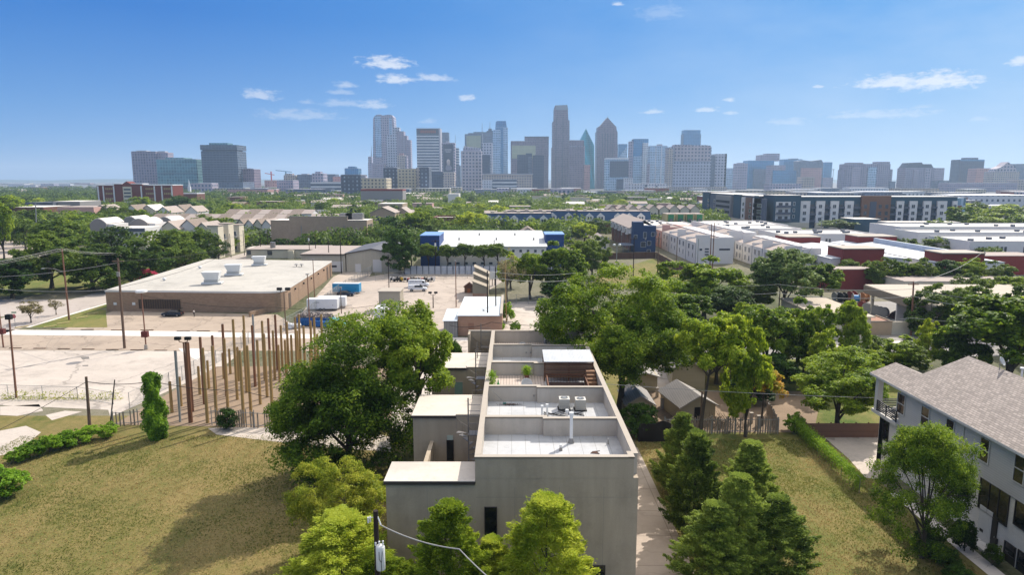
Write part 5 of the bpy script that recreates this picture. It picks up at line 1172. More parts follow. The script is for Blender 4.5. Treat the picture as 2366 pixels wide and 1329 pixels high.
# ================================================================ right: the grey sided house
def grey_house():
    SHG=shingle('shingles_grey','#9a8f86',.25); SID=lined('siding_grey','#c0bcb8',.2,.72,'z',.7,.12,.4,.04); BRW=brick('white_brick','#d6cfc4','#dcd5ca','#c4bdb2',.4,.12,.85,.01); TRM=plain('trim_white','#c6c2bb',.7,.05); BR=plain('bronze_frame','#2a2523',.5)
    xw,xe=39.2,38.55; Y0,Y1=26,66.3; ze=9.5; xr=45.8; zr=12.5
    t=thing('siding_house','three storey grey sided house with a shingle roof, cut by the right edge','house',(44,50,0))
    b=MB(); b.box(xw,52.3,Y0,Y1,5.4,9.3); b.build('upper_wall',SID,t)
    b=MB(); b.box(xw+.12,52.2,Y0,Y1+3.6,0,5.4); b.build('lower_wall',BRW,t)
    # roof: left slope carries on over the balcony, thin slabs
    sl=(zr-ze)/(xr-xe); th=.16
    def rf(x): return ze+sl*(x-xe)
    b=MB(); b.extr([(xe,ze),(xr,zr),(53.0,rf(xr)-(53.0-xr)*sl),(53.0,rf(xr)-(53.0-xr)*sl-th),(xr,zr-th),(xe,ze-th)],Y0,Y1+.25,'y')
    b.extr([(xe,ze-.002),(41.2,rf(41.2)-.002),(43.9,rf(41.2)-2.7*sl),(43.9,rf(41.2)-2.7*sl-th),(41.2,rf(41.2)-th),(xe,ze-th-.002)],Y1+.25,71.15,'y')
    b.build('roof',SHG,t)
    b=MB(); b.box(xe-.03,xe+.0,Y0,71.15,ze-th-.08,ze-.02); b.extr([(xe,ze-.22),(xe,ze-.03),(41.2,rf(41.2)-.03),(43.9,rf(41.2)-2.7*sl-.03),(43.9,rf(41.2)-2.7*sl-.25),(41.2,rf(41.2)-.25)],71.15,71.19,'y'); b.build('fascia',TRM,t)
    b=MB(); b.box(xe+.05,xw,Y0,Y1,9.2,9.3); b.extr([(xw,9.3),(xr,zr-.2),(52.3,9.3)],Y1-.02,Y1+.02,'y'); b.build('gable_wall',SID,t)
    # balcony
    bz=5.55; b=MB(); b.box(xw-.25,43.6,Y1,71.0,bz-.35,bz); bal=b.build('balcony',TRM,t)
    b=MB(); b.box(xw-.15,xw+.4,70.2,70.75,bz,9.35); b.build('post',TRM,bal); b=MB(); b.box(43.0,43.4,70.3,70.7,bz,9.3); b.build('post',TRM,bal)
    b=MB()
    for k in range(6):
        z=bz+.12+k*.19; b.box(xw-.17,xw-.12,Y1+.1,70.2,z,z+.12); b.box(xw+.4,43.2,70.5,70.55,z,z+.12)
    for yy in (Y1+.1,68.3,70.1): b.box(xw-.2,xw-.1,yy,yy+.08,bz,bz+1.15)
    b.build('railing',plain('rail_black','#2b2a2d',.5),bal)
    b=MB(); b.box(xw+.12,xw+.9,69.0,69.85,0,5.2); b.build('corner_column',TRM,t)
    # windows on the left wall, taken from their corners: (px0,py_top),(px1), z from pixels
    def W(pa,pb,ptop,pbot,low=False,mull=0,rail=True,gl=None):
        xx=xw+(.12 if low else 0)
        def YX(px,py): d=ray(px,py); return xx/d[0]*d[1]
        ya,yb=YX(pa,(ptop+pbot)/2),YX(pb,(ptop+pbot)/2+ (pb-pa)*.5); ym=(ya+yb)/2
        zt,zb=ZY(ym,ptop+(pb-pa)*.25),ZY(ym,pbot-(pb-pa)*.25+ (pb-pa)*.3)
        return win_x(t,xx,yb,ya,zb,zt,mull=mull,rail=rail,frame=TRM if not low else BR,fw=.07,glass=gl)
    for pa,pb,a,c in ((2075,2091,908,955),(2130,2147,938,985),(2187,2204,967,1020),(2266,2286,1010,1066),(2345,2368,1048,1115)): W(pa,pb,a,c)
    W(2041,2053,972,1016,True)
    W(2264,2330,1108,1190,True,mull=2,rail=False); W(2346,2400,1160,1225,True,mull=1,rail=False)
    W(2321,2345,1254,1306,True); W(2352,2375,1275,1329,True)
    # door recess
    def YX(px,py): d=ray(px,py); return (xw+.12)/d[0]*d[1]
    ya,yb=YX(2290,1240),YX(2302,1250); b=MB(); b.box(xw+.05,xw+.11,yb,ya,.2,3.0); d=b.build('door',plain('door_black','#1a1718',.4),t); b=MB(); b.box(xw-.02,xw+.04,yb+.1,yb+.16,1.1,1.3); b.build('handle',MET,d)
    b=MB(); b.box(xw+.02,xw+.1,ya,ya+1.5,.2,3.1); b.build('entry_panel',TRM,t)
    b=MB(); b.box(xw-.9,xw+.1,yb-.3,ya+1.3,0,.2); b.build('doorstep',TRM,t)
    for px,py in ((2270,1228),): 
        Yn=YX(px,py); z=ZY(Yn,py); b=MB(); b.box(xw+.0,xw+.018,Yn-.2,Yn+.2,z-.05,z+.2); b.build('house_number_plate',BR,t)
    Yn=YX(2304,1252); z=ZY(Yn,1252); b=MB(); b.box(xw-.12,xw+.1,Yn-.12,Yn+.12,z-.2,z+.25); b.build('wall_lantern',BR,t)
    Yn=YX(2231,1010); b=MB(); b.box(xw-.1,xw-.02,Yn,Yn+.1,5.3,9.25); b.build('downspout',TRM,t)
    # vents on the ridge
    for yy,h in ((58.5,.5),(60.5,.35),(57.0,.3)):
        b=MB(); x_=xr+.9; b.cyl((x_,yy,zr-.6),(x_,yy,zr+h),.09,.09,8); b.cyl((x_,yy,zr+h),(x_,yy,zr+h+.15),.2,.2,10); b.build('roof_vent',WHT,t)
    BLK.append((38.5,54,20,72))
    dish(45.7,62.0,12.45,'satellite dish on the ridge of the grey sided house',R(40),.45,.7)
    t=thing('patio_sofa','white cushioned sofa on the balcony of the grey sided house','sofa',(41,68.4,bz)); b=MB(); b.box(-1.0,.6,-.4,.4,.15,.45); local(b,'seat',TRM,t,bevel=.05); b=MB(); b.box(-1.0,.6,.3,.5,.45,.85); local(b,'backrest',TRM,t,bevel=.05)
    # planting beside the door
    tree_px('bushd',2228,1275,1205,66,'dark maroon bush against the white brick wall left of the door',name='shrub',cat='shrub')
    tree_px('roundb',2292,1308,1262,44,'clipped round bush right below the black door',name='shrub',cat='shrub')
    for px,py in ((2140,1250),(2180,1290),(2215,1330),(2160,1275)):
        tree_px('bushd',px,py+12,py-18,70,'low bush of the hedge along the path of the grey sided house',group='low hedge along the house path',name='shrub',cat='shrub')
    # boundary: vine covered chain-link running towards the house; brown fence behind it
    rng=np.random.default_rng(17); x0,y0=G(1842,1000); x1,y1=G(1985,1140)
    t=thing('vine_fence','sagging chain link fence smothered in vines along the lawn','fence',(x0,y0,0)); L_=math.hypot(x1-x0,y1-y0)
    n=15000; s=rng.random(n); gap=np.sin(s*40)*.5+np.sin(s*97)*.4; zz=rng.random(n)**.6*1.75; keep=(zz>1.1)|(gap+rng.normal(size=n)*.4>.15)|(s<.35); s=s[keep]; zz=zz[keep]; n=len(s)
    P=np.stack([(x1-x0)*s+rng.normal(size=n)*.28,(y1-y0)*s+rng.normal(size=n)*.28,zz+rng.normal(size=n)*.08],1); Nn=unit(rng.normal(size=(n,3))+np.array([0,0,.6]))
    o=bpy.data.objects.new('vines',leaves_mesh('vines',P,Nn,.14,.5,LM['ivy'],rng)); COL.objects.link(o); o.parent=t
    b=MB(); 
    for k in range(9): q=k/8; b.cyl(((x1-x0)*q,(y1-y0)*q,0),((x1-x0)*q,(y1-y0)*q,1.6),.04,.04,6)
    b.cyl((0,0,1.55),(x1-x0,y1-y0,1.55),.03,.03,5); local(b,'posts',MET,t)
    y=gy(1012); xa,xb=XY(y,1862,1000),XY(y,2035,1000); t=thing('board_fence','dark brown horizontal board fence behind the forecourt of the grey sided house','fence',((xa+xb)/2,y,0)); b=MB(); b.box(xa,xb,y,y+.06,0,1.75); b.build('boards',lined('brown_boards','#6b4f42',.16,.5,'z',.85,.15,.4,.15),t); b=MB()
    for k in range(7): xx=xa+(xb-xa)*k/6; b.box(xx-.06,xx+.06,y+.06,y+.16,0,1.85)
    b.build('posts',WOODD,t)
    # black curved gate at the end of the driveway
    Y=gy(1022); xa,xb=XY(Y,1478,1000),XY(Y,1532,1000); t=thing('driveway_gate','black solid driveway gate with a curved top','gate',(xa,Y,0)); b=MB(); n=10; prof=[(xa,0),(xb+.9,0)]
    for k in range(n+1): q=1-k/n; prof.append((xa+(xb+.9-xa)*q, 1.25+1.3*(1-q)**0*(math.cos((q-.75)*3.0) if q>.5 else .73)))
    b.extr(prof,Y,Y+.08,'y'); b.build('gate_panel',plain('gate_black','#191414',.6),t); b=MB(); b.box(xa-.12,xa,Y-.05,Y+.12,0,2.0); b.build('post',BLK_,t)
grey_house()

# ================================================================ utility pole with transformer in front
def wire(label, pts, sag=.6, r=.02, mat=None, group=None, name='overhead_cable', n=14):
    t0=MB(); P=[]
    for a,b_ in zip(pts,pts[1:]):
        A=Vector(a);B=Vector(b_)
        for k in range(n+1):
            q=k/n; p=A.lerp(B,q); p.z-=sag*4*q*(1-q); P.append(p)
    t0.tube(P,r,5); o=t0.build(name,mat or WIRE,None); tag(o,label,'cable',group); return o
WIRE=plain('cable_dark','#2b2826',.6); WIREL=plain('cable_pale','#9a9894',.6)
WP=plain('pole_wood','#6a5647',.9,.25,2,streak=True); WPR=plain('pole_brown','#7c5744',.85,.2,2,streak=True); WPD=plain('pole_dark','#2c211d',.9,.25,2); WPG=plain('pole_grey_steel','#8d8f8c',.6,.08); POSTW=plain('post_tan','#a08352',.9,.2,3,streak=True); POSTB=plain('post_brown','#80583f',.9,.2,3,streak=True)
def front_pole():
    Y=36.5; x=XY(Y,868,1190); zt=ZY(Y,1181)
    t=thing('utility_pole','dark utility pole carrying a white transformer at the bottom of the picture','utility pole',(x,Y,0))
    b=MB(); b.cyl((0,0,0),(0,0,zt),.19,.14,12); local(b,'post',WPD,t)
    z0,z1=ZY(Y,1311),ZY(Y,1256); tx=.25
    c=MB(); c.smooth=True; c.lathe((tx,-.25,0),[(.01,z0),(.24,z0),(.26,z0+.05),(.26,z1-.1),(.2,z1),(.01,z1+.02)],20); tr=local(c,'transformer',WHT,t)
    for dx,dy,h in ((-.05,0,.3),(.17,-.05,.35),(-.27,.05,.2)):
        c=MB(); c.lathe((tx+dx,-.25+dy,z1-.05),[(.01,0),(.05,0),(.035,h*.3),(.06,h*.5),(.04,h*.7),(.06,h),(.01,h+.03)],8); local(c,'bushing',WHT,tr)
    c=MB(); c.tube([(tx-.02,-.52,z1-.25),(tx-.02,-.54,z1-.7),(tx+.1,-.54,z1-.9),(tx+.1,-.5,z0-.1)],.015,5); c.tube([(tx+.16,-.48,z1-.25),(tx+.12,-.54,z1-.75),(tx+.1,-.54,z1-.9)],.015,5); local(c,'lead_wire',BLK_,tr)
    c=MB(); c.box(-.1,.35,-.12,.05,z0+.2,z0+.28); c.box(-.1,.35,-.12,.05,z1-.3,z1-.22); local(c,'bracket',MET,t)
    c=MB(); zq=ZY(Y,1196); c.cyl((-.42,-.1,zq-.3),(-.42,-.1,zq+.05),.05,.05,8); c.cyl((-.42,-.1,zq),(-.05,0,zq),.025,.025,5); c.cyl((-.34,.1,zq-.35),(-.34,.1,zq),.045,.045,8); c.cyl((.1,0,zq+.05),(.3,-.15,zq-.38),.045,.045,8); local(c,'insulator',WHT,t)
    wire('thick service cable running down from the transformer pole across the blank wall',[(x+.25,Y-.2,zq-.35),(XY(33,1115,1290)-1.2,33,ZY(33,1270)),(1.2,28,ZY(28,1420))],.25,.035,WIREL)
front_pole()
# ================================================================ posts, poles, wires, fences, lots
def pole_px(px,pyb,pyt,r,mat,label,name='utility_pole',cat='utility pole',group=None,pxt=None,arm=0,lamp=None,part='post'):
    x,y=G(px,pyb); zt=ZY(y,pyt); t=thing(name,label,cat,(x,y,0),0,group)
    tx=0
    if pxt is not None: tx=(XY(y,pxt,pyt)-x)
    b=MB(); b.cyl((0,0,0),(tx,0,zt),r,r*.72,8); local(b,part,mat,t)
    if arm:
        b=MB(); b.box(tx-arm,tx+arm,-.08,.08,zt-.7,zt-.55); local(b,'crossarm',mat,t)
        b=MB()
        for q in (-.9,-.45,.45,.9): b.cyl((tx+q*arm,0,zt-.55),(tx+q*arm,0,zt-.3),.05,.05,5)
        local(b,'insulator',MET,t)
    return t,x,y,zt,tx
def post_field():
    raw='''45,895,65,1160 108,632,135,1240,g 133,855,143,1105 200,562,230,1245,b 212,562,240,1150,b 293,765,303,1005 312,515,342,1088,b 335,608,368,1248 372,715,380,955 412,502,440,1010,b 425,590,447,1240 500,650,508,870 512,405,530,1020,b 533,528,540,1112 555,617,563,830 602,365,622,1050 630,600,636,890 648,630,678,1250 690,330,697,800 685,455,703,990 706,588,740,1190 755,415,775,938,b 762,320,772,700,g 803,540,818,1090 842,377,857,885 853,487,877,1030 897,355,907,845,b 908,625,925,1240 937,460,943,880 955,325,965,795,b 977,583,985,900 1000,415,1007,780 1033,540,1042,860 1052,385,1060,780 1090,497,1093,830 1128,345,1132,820 1140,460,1143,790 1158,320,1163,760 1200,420,1202,850 1257,375,1260,780 1250,580,1252,880 1292,345,1293,850 1312,490,1315,840 1350,320,1353,800'''
    for k,s in enumerate(raw.split()):
        q=s.split(','); a,b_,c,d=map(float,q[:4]); kind=q[4] if len(q)>4 else 't'
        px,pyt,pxb,pyb=380+a/3.692,640+b_/3.692,380+c/3.692,640+d/3.692
        x,y=G(pxb,pyb); zt=ZY(y,pyt)
        lab={'t':'tan wooden post standing upright in the brown mulch field','b':'reddish brown weathered wooden post in the brown mulch field','g':'grey steel post among the wooden posts of the mulch field'}[kind]
        grp={'t':'tan wooden posts in the mulch field','b':'reddish brown posts in the mulch field','g':'grey steel posts in the mulch field'}[kind]
        t=thing('wooden_post' if kind!='g' else 'steel_post',lab,'post',(x,y,0),0,grp); m=MB(); m.cyl((0,0,0),((XY(y,px,pyt)-x)*.25,0,zt),.21 if kind!='g' else .14,.18,8); local(m,'shaft',{'t':POSTW,'b':POSTB,'g':WPG}[kind],t)
        m=MB(); m.cyl(((XY(y,px,pyt)-x)*.25,0,zt),((XY(y,px,pyt)-x)*.25,0,zt+.04),.15,.13,8); local(m,'top',WPD if kind=='b' else WP,t)
def floodlight(px,pyb,pyt,label,mat,heads=2,big=1.0):
    t,x,y,zt,_=pole_px(px,pyb,pyt,.13,mat,label,'floodlight_pole','floodlight pole')
    b=MB(); b.tube([(-.55*big,0,zt+.5*big),(-.5*big,0,zt+.1),(0,0,zt),(.5*big,0,zt+.1),(.55*big,0,zt+.5*big)],.05,6); local(b,'bracket',mat,t)
    for s in ((-1,1) if heads==2 else (1,)):
        b=MB(); c=s*.62*big; b.box(c-.36*big,c+.36*big,-.3*big,.16*big,zt+.35*big,zt+.75*big); o=local(b,'lamp_head',BLK_,t,bevel=.04)
    return t
def chainlink(label,pts,h=1.9,gap=2.6,mat=None,slats=0,group=None,solid=0.0,name='chain_link_fence'):
    x0,y0=pts[0]; t=thing(name,label,'fence',(x0,y0,0),0,group); P=MB(); Rl=MB(); W_=MB()
    for (ax,ay),(bx,by) in zip(pts,pts[1:]):
        L_=math.hypot(bx-ax,by-ay); n=max(1,int(L_/gap))
        for k in range(n+1):
            q=k/n; P.cyl((ax+(bx-ax)*q,ay+(by-ay)*q,0),(ax+(bx-ax)*q,ay+(by-ay)*q,h+.05),.04,.04,5)
        for z in (h,.1): Rl.cyl((ax,ay,z),(bx,by,z),.028,.028,5)
        m=int(L_/(.22 if L_<60 else .35)); 
        for k in range(m):
            q=k/m; q2=min(1,q+h/L_*.9)
            W_.cyl((ax+(bx-ax)*q,ay+(by-ay)*q,.1),(ax+(bx-ax)*q2,ay+(by-ay)*q2,h),.006,.006,3,False)
            W_.cyl((ax+(bx-ax)*q2,ay+(by-ay)*q2,.1),(ax+(bx-ax)*q,ay+(by-ay)*q,h),.006,.006,3,False)
    P.build('posts',mat or WPG,t); Rl.build('rails',mat or WPG,t); W_.build('wire_mesh',mat or WPG,t); return t
def picket(label,pts,h=1.9,sp=.34,seed=1,mat=None,dens=.85):
    x0,y0=pts[0]; t=thing('picket_fence',label,'fence',(x0,y0,0)); rg=random.Random(seed)
    P=MB(); Rr=MB(); Q=MB()
    for (ax,ay),(bx,by) in zip(pts,pts[1:]):
        L_=math.hypot(bx-ax,by-ay); n=int(L_/sp); 
        for k in range(n):
            if rg.random()>dens: continue
            q=k/n; x=ax+(bx-ax)*q; y=ay+(by-ay)*q; w=.05+.05*rg.random(); P.box(x-w,x+w,y-.03,y+.03,0,h*(.8+.25*rg.random()))
        for z in (.35,h*.85): Rr.cyl((ax,ay,z),(bx,by,z),.04,.04,5)
        for k in range(int(L_/2.8)+1): q=k*2.8/L_; x=ax+(bx-ax)*q; y=ay+(by-ay)*q; Q.cyl((x,y,0),(x,y,h+.1),.05,.05,6)
    P.build('pickets',mat or plain('bleached_wood','#8d8071',.9,.3,3),t); Rr.build('rails',WPG,t); Q.build('posts',WPG,t)
def font_mesh(cu,name,parent,loc,rot):
    tmp=bpy.data.objects.new(name,cu); COL.objects.link(tmp); dg=bpy.context.evaluated_depsgraph_get(); dg.update(); me=bpy.data.meshes.new_from_object(tmp.evaluated_get(dg)); bpy.data.objects.remove(tmp)
    o=bpy.data.objects.new(name,me); COL.objects.link(o); o.parent=parent; o.location=loc; o.rotation_euler=rot; return o
def left_field():
    post_field()
    floodlight(438,978,792,'floodlight pole with two dark lamp heads between the tall posts',WPR)
    # big roadside poles with lamps and wires
    def mastarm(t,zt,tx,dirx,L=2.6,z=1.2):
        b=MB(); b.tube([(tx,0,zt-z),(tx+dirx*L*.5,0,zt-z+.7),(tx+dirx*L,0,zt-z+.85)],.05,5); a=local(b,'lamp_arm',MET,t); b=MB(); b.lathe((tx+dirx*(L+.3),0,zt-z+.7),[(.01,.18),(.3,.14),(.34,0),(.01,0)],8); local(b,'lamp_head',WPG,a)
    A=pole_px(160,740,575,.2,WPR,'tall leaning brown utility pole with a street lamp on the left verge',pxt=143); mastarm(A[0],A[3],A[4],-1,4.2,5)
    B=pole_px(288,805,597,.24,WP,'thick wooden utility pole in the parking lot left of the warehouse corner',pxt=272); 
    b=MB(); b.lathe((B[4],-.3,B[3]-3.2),[(.01,0),(.25,0),(.25,.8),(.01,.85)],10); local(b,'equipment',MET,B[0]); b=MB(); b.box(B[4]-1,B[4]+1,-.1,.1,B[3]-.6,B[3]-.45); local(b,'crossarm',WP,B[0])
    Cc=pole_px(338,808,676,.13,WPR,'brown lot light pole with a flat white lamp and a small red box'); 
    b=MB(); b.lathe((0,0,Cc[3]),[(.01,0),(.9,0),(1.0,.15),(.9,.4),(.01,.45)],14); local(b,'lamp_head',WHT,Cc[0]); b=MB(); b.box(-.55,.55,-.35,.35,ZY(Cc[2],779),ZY(Cc[2],766)); local(b,'red_box',plain('red_box','#5a241f',.7),Cc[0]); b=MB(); b.cyl((0,0,0),(0,0,.9),.35,.3,10); local(b,'footing',M['beige'] if 0 else STC,Cc[0])
    D=pole_px(38,920,735,.15,WPR,'leaning brown lot pole with a dark floodlight near the left edge',name='floodlight_pole',cat='floodlight pole',pxt=21); b=MB(); b.box(D[4]-.4,D[4]+.35,-.3,.3,D[3]-.2,D[3]+.5); local(b,'lamp_head',BLK_,D[0],bevel=.05)
    E=pole_px(8,803,712,.14,WPR,'brown lot pole with a red box at the left edge of the picture',name='floodlight_pole',cat='floodlight pole'); b=MB(); b.box(-.55,.55,-.35,.35,ZY(E[2],772),ZY(E[2],760)); local(b,'red_box',plain('red_box','#5a241f',.7),E[0])
    F_=pole_px(208,996,871,.2,WP,'short grey wooden pole at the end of the hedge on the lawn',pxt=199)
    G_=pole_px(255,980,878,.09,WPD,'thin dark rusty leaning pole at the fence corner',name='steel_post',cat='post',pxt=265)
    H_=pole_px(384,827,590,.2,WPG,'grey street pole beside the far left street',pxt=371) if 0 else None
    P={}
    for nm,px,pyb,pyt,r,m,lab,pxt in (('a',386,610,553,.22,WPG,'pale pole with a twin top at the bend of the left street, over the oaks',371),('b',397,605,552,.16,WP,'thin dark wooden pole just right of the pale street pole',None),('c',432,598,556,.15,WP,'leaning wooden pole before the corner oak',438),
        ('d',478,600,550,.15,WPD,'dark pole in the row along the street, second of the row',None),('e',534,595,540,.15,WPD,'dark pole along the street by the gabled houses, third of the row',None),('f',565,590,532,.15,WPD,'dark pole along the street near the low beige building, fourth of the row',None),
        ('g',603,590,535,.15,WPD,'pole at the left end of the low beige building',None),('h',620,586,528,.15,WPD,'dark pole beside the left end of the tan brick building',None),
        ('i',716,602,543,.15,WP,'wooden pole with a box before the cream building, left one',None),('j',731,612,540,.15,WPD,'dark wooden pole before the cream building, middle one',None),('k',762,625,556,.17,WPD,'wooden pole with crossarm before the cream and metal buildings',758),('l',789,632,541,.17,WPD,'tall dark pole at the joint of the cream and metal gabled buildings',None),
        ('m',1007,632,553,.15,WPD,'pole with transformer between the street trees before the long white roof',None),('n',1142,622,555,.15,WPD,'dark pole in front of the long white roof, right part',None)):
        q=pole_px(px,pyb,pyt,r,m,lab,pxt=pxt,arm=1.2 if nm in 'gikm' else 0)
        P[nm]=(q[1]+q[4],q[2],q[3])
        if nm in 'im': b=MB(); b.lathe((0,-.3,q[3]-2.2),[(.01,0),(.3,0),(.3,1.0),(.01,1.05)],8); local(b,'transformer',WHT,q[0])
    S=pole_px(86,563,470,.28,WPG,'tall pale steel pole with crossarms rising above the left grove',pxt=82,arm=1.6); P['s']=(S[1]+S[4],S[2],S[3]); P['A']=(A[1]+A[4],A[2],A[3]); P['B']=(B[1]+B[4],B[2],B[3])
    q=pole_px(34,545,502,.2,WPG,'pale pole over the far parking lot at the left edge'); 
    # wires
    a=Vector(P['A']); 
    for k,(dx,dz) in enumerate(((-.9,0),(0,.1),(.9,0),(.5,-.35))):
        wire('pale power line sweeping from the left verge pole to the pale street pole',[(a.x+dx,a.y,a.z+dz),(P['a'][0]+dx,P['a'][1],P['a'][2]+dz)],2.6,.022,WIREL,group='power lines between the left street poles')
        wire('pale power line running from the left verge pole out of the left edge',[(a.x+dx,a.y,a.z+dz),(a.x-18+dx,a.y-62,a.z+dz-.5)],1.8,.022,WIREL,group='power lines leaving the left edge')
        wire('thin power line running from the pale street pole towards the tan building',[(P['a'][0]+dx,P['a'][1],P['a'][2]+dz),(P['h'][0]+dx,P['h'][1],P['h'][2]+dz)],2.0,.022,WIREL,group='power lines along the far left street')
    bb=Vector(P['B'])
    for k,dz in enumerate((-.5,-5.2)):
        wire('cable from the thick parking lot pole to the cream building pole, %s of two'%('upper','lower')[k],[(bb.x,bb.y,bb.z+dz),(P['g'][0],P['g'][1],P['g'][2]-1)],2.2,.035,WIRE)
        wire('cable from the thick parking lot pole to the left edge, %s of two'%('upper','lower')[k],[(bb.x,bb.y,bb.z+dz-.3),(-140,150+k*6,10-k)],2.0,.035,WIREL)
    wire('sagging black cable crossing the lawn posts from the short grey pole to the post field',[(F_[1]+F_[4],F_[2],F_[3]-.6),(*G(362,1015),7.0),(*G(560,965),3.6),(*G(720,965),2.2)],.35,.04,WIRE)
    wire('cable from the short grey pole out of the left edge, low over the lawn',[(F_[1]+F_[4],F_[2],F_[3]-.6),(-62,58,1.0)],.8,.03,WIRE)
    wire('long cable over the upper parking lot in front of the warehouse',[(Cc[1],Cc[2],Cc[3]-.5),(*G(640,800),7.2),(*G(900,800),8)],.8,.03,WIRE)
    # fences
    ya=gy(925); chainlink('chain link fence with weeds along the near edge of the gravel lot',[(XY(gy(915),-60,915),gy(915)),G(180,922),G(262,935)],1.7,4)
    chainlink('chain link fence along the left side of the post field',[G(300,945),G(392,895),G(500,840),G(575,795),G(640,775)],2.2,3.0)
    picket('bleached wooden picket fence at the front of the post field, left part',[G(262,986),G(385,978)],2.0,.4,1,dens=.7)
    picket('bleached wooden picket fence at the front of the post field, right part',[G(490,984),G(640,992)],2.2,.3,2,dens=.85)
    chainlink('tall chain link fence with wire between the warehouse lane and the yard',[G(640,775),G(712,735),G(800,668),G(860,632)],2.6,3.0)
    chainlink('chain link fence along the far side of the yard',[G(868,650),G(932,644),G(1080,644),G(1160,648)],2.4,3.0)
    chainlink('chain link fence by the gate of the centre lot',[G(1165,700),G(1250,705),G(1330,700)],2.2,3.0)
    # wheel stops
    for k in range(7):
        x,y=G(36+k*56 if k else 36,805.5+k*.9); b=MB(); b.box(-1.1,1.1,-.09,.09,0,.13); o=b.build('wheel_stop',plain('stop_brown','#7d6652',.9),None,org=(0,0,0)); o.location=(x,y,.03); tag(o,'low dark wheel stop bar on the edge of the beige parking strip','wheel stop','wheel stops between the two left lots')
    for px,py in ((134,762),(202,763),(272,764),(340,764),(424,766),(470,766),(520,767)):
        x,y=G(px,py); b=MB(); b.box(-1.3,1.3,-.1,.1,0,.14); o=b.build('wheel_stop',plain('stop_brown','#7d6652',.9),None,org=(0,0,0)); o.location=(x,y,.03); tag(o,'brown wheel stop bar just above the long white strip','wheel stop','wheel stops above the white strip')
    for i,(px,py) in enumerate(((214,726),(190,735),(146,748),(116,756),(50,757))):
        x,y=G(px,py); b=MB(); b.box(-1.2,1.2,-.12,.12,0,.16); o=b.build('wheel_stop',plain('stop_yellow','#c9b47c',.9),None,org=(0,0,0)); o.location=(x,y,.06); o.rotation_euler.z=R(55); tag(o,'pale yellow wheel stop along the verge beside the upper lot','wheel stop','pale wheel stops along the verge')
    # stop sign + street name sign
    t,x,y,zt,_=pole_px(36,757,722,.05,WPG,'red octagonal stop sign with a green street blade above it','stop_sign','sign')
    b=MB(); zc=ZY(y,731); rr=.42
    b.cyl((0,-.07,zc),(0,-.1,zc),rr,rr,8); o=local(b,'stop_plate',plain('sign_red2','#b3202a',.5,.03),t); 
    cu=bpy.data.curves.new('stop_word','FONT'); cu.body='STOP'; cu.size=.34; cu.align_x='CENTER'; cu.align_y='CENTER'; cu.extrude=.004; cu.materials.append(WHT)
    font_mesh(cu,'stop_word',o,(0,-.105,zc),(R(90),0,0))
    b=MB(); b.box(-.5,.5,-.02,.02,zt-.15,zt+.1); local(b,'street_blade',plain('sign_green','#1c7a55',.5),t)
    # dumpster lot weeds
    rng=np.random.default_rng(33); n=900; s=rng.random(n); x=XY(ya,0,925)+s*(XY(ya,280,930)-XY(ya,0,925)); 
    P_=np.stack([x,ya+.4+rng.normal(size=n)*.25,rng.random(n)**2*1.2],1); o=bpy.data.objects.new('weeds',leaves_mesh('weeds',P_,unit(rng.normal(size=(n,3))),.28,.35,LM['elm'],rng)); COL.objects.link(o); tag(o,'straggly weeds growing along the chain link fence of the gravel lot','weeds',kind='stuff')
left_field()

# ================================================================ brown warehouse
def text_obj(word, size, parent, loc, rot, mat, name='lettering'):
    cu=bpy.data.curves.new(name,'FONT'); cu.body=word; cu.size=size; cu.align_x='CENTER'; cu.align_y='CENTER'; cu.extrude=.01; cu.materials.append(mat)
    return font_mesh(cu,name,parent,loc,rot)
def hvac(x,y,z,label,s=1.0,rz=0):
    t=thing('rooftop_unit',label,'rooftop unit',(x,y,z),rz,'white evaporative units on the warehouse roof')
    b=MB(); b.box(-2.3*s,2.3*s,-1.1*s,1.1*s,.12,.5*s); local(b,'frame',WHT,t); b=MB(); b.box(-1.7*s,1.5*s,-.9*s,.9*s,.5*s,1.2*s); local(b,'base',lined('louvre','#b9b9b5',.2,.5,'z',.6,.3),t)
    b=MB(); lo=[(-1.4*s,-.9*s),(1.6*s,-.9*s),(1.6*s,.9*s),(-1.4*s,.9*s)]; hi=[(-2.2*s,-1.2*s),(2.0*s,-1.2*s),(2.0*s,1.2*s),(-2.2*s,1.2*s)]
    b.add([(x_,y_,1.2*s) for x_,y_ in lo]+[(x_,y_,3.0*s) for x_,y_ in hi],[(3,2,1,0),(4,5,6,7)]+[(i,(i+1)%4,4+(i+1)%4,4+i) for i in range(4)]); local(b,'cooler_box',plain('cooler_white','#cfd0ce',.5,.05),t)
    b=MB()
    for a,c in ((-2.2,-1.0),(2.2,1.0),(-2.2,1.0),(2.2,-1.0)): b.box(a*s-.1,a*s+.1,c*s-.1,c*s+.1,0,.12)
    local(b,'feet',MET,t); return t
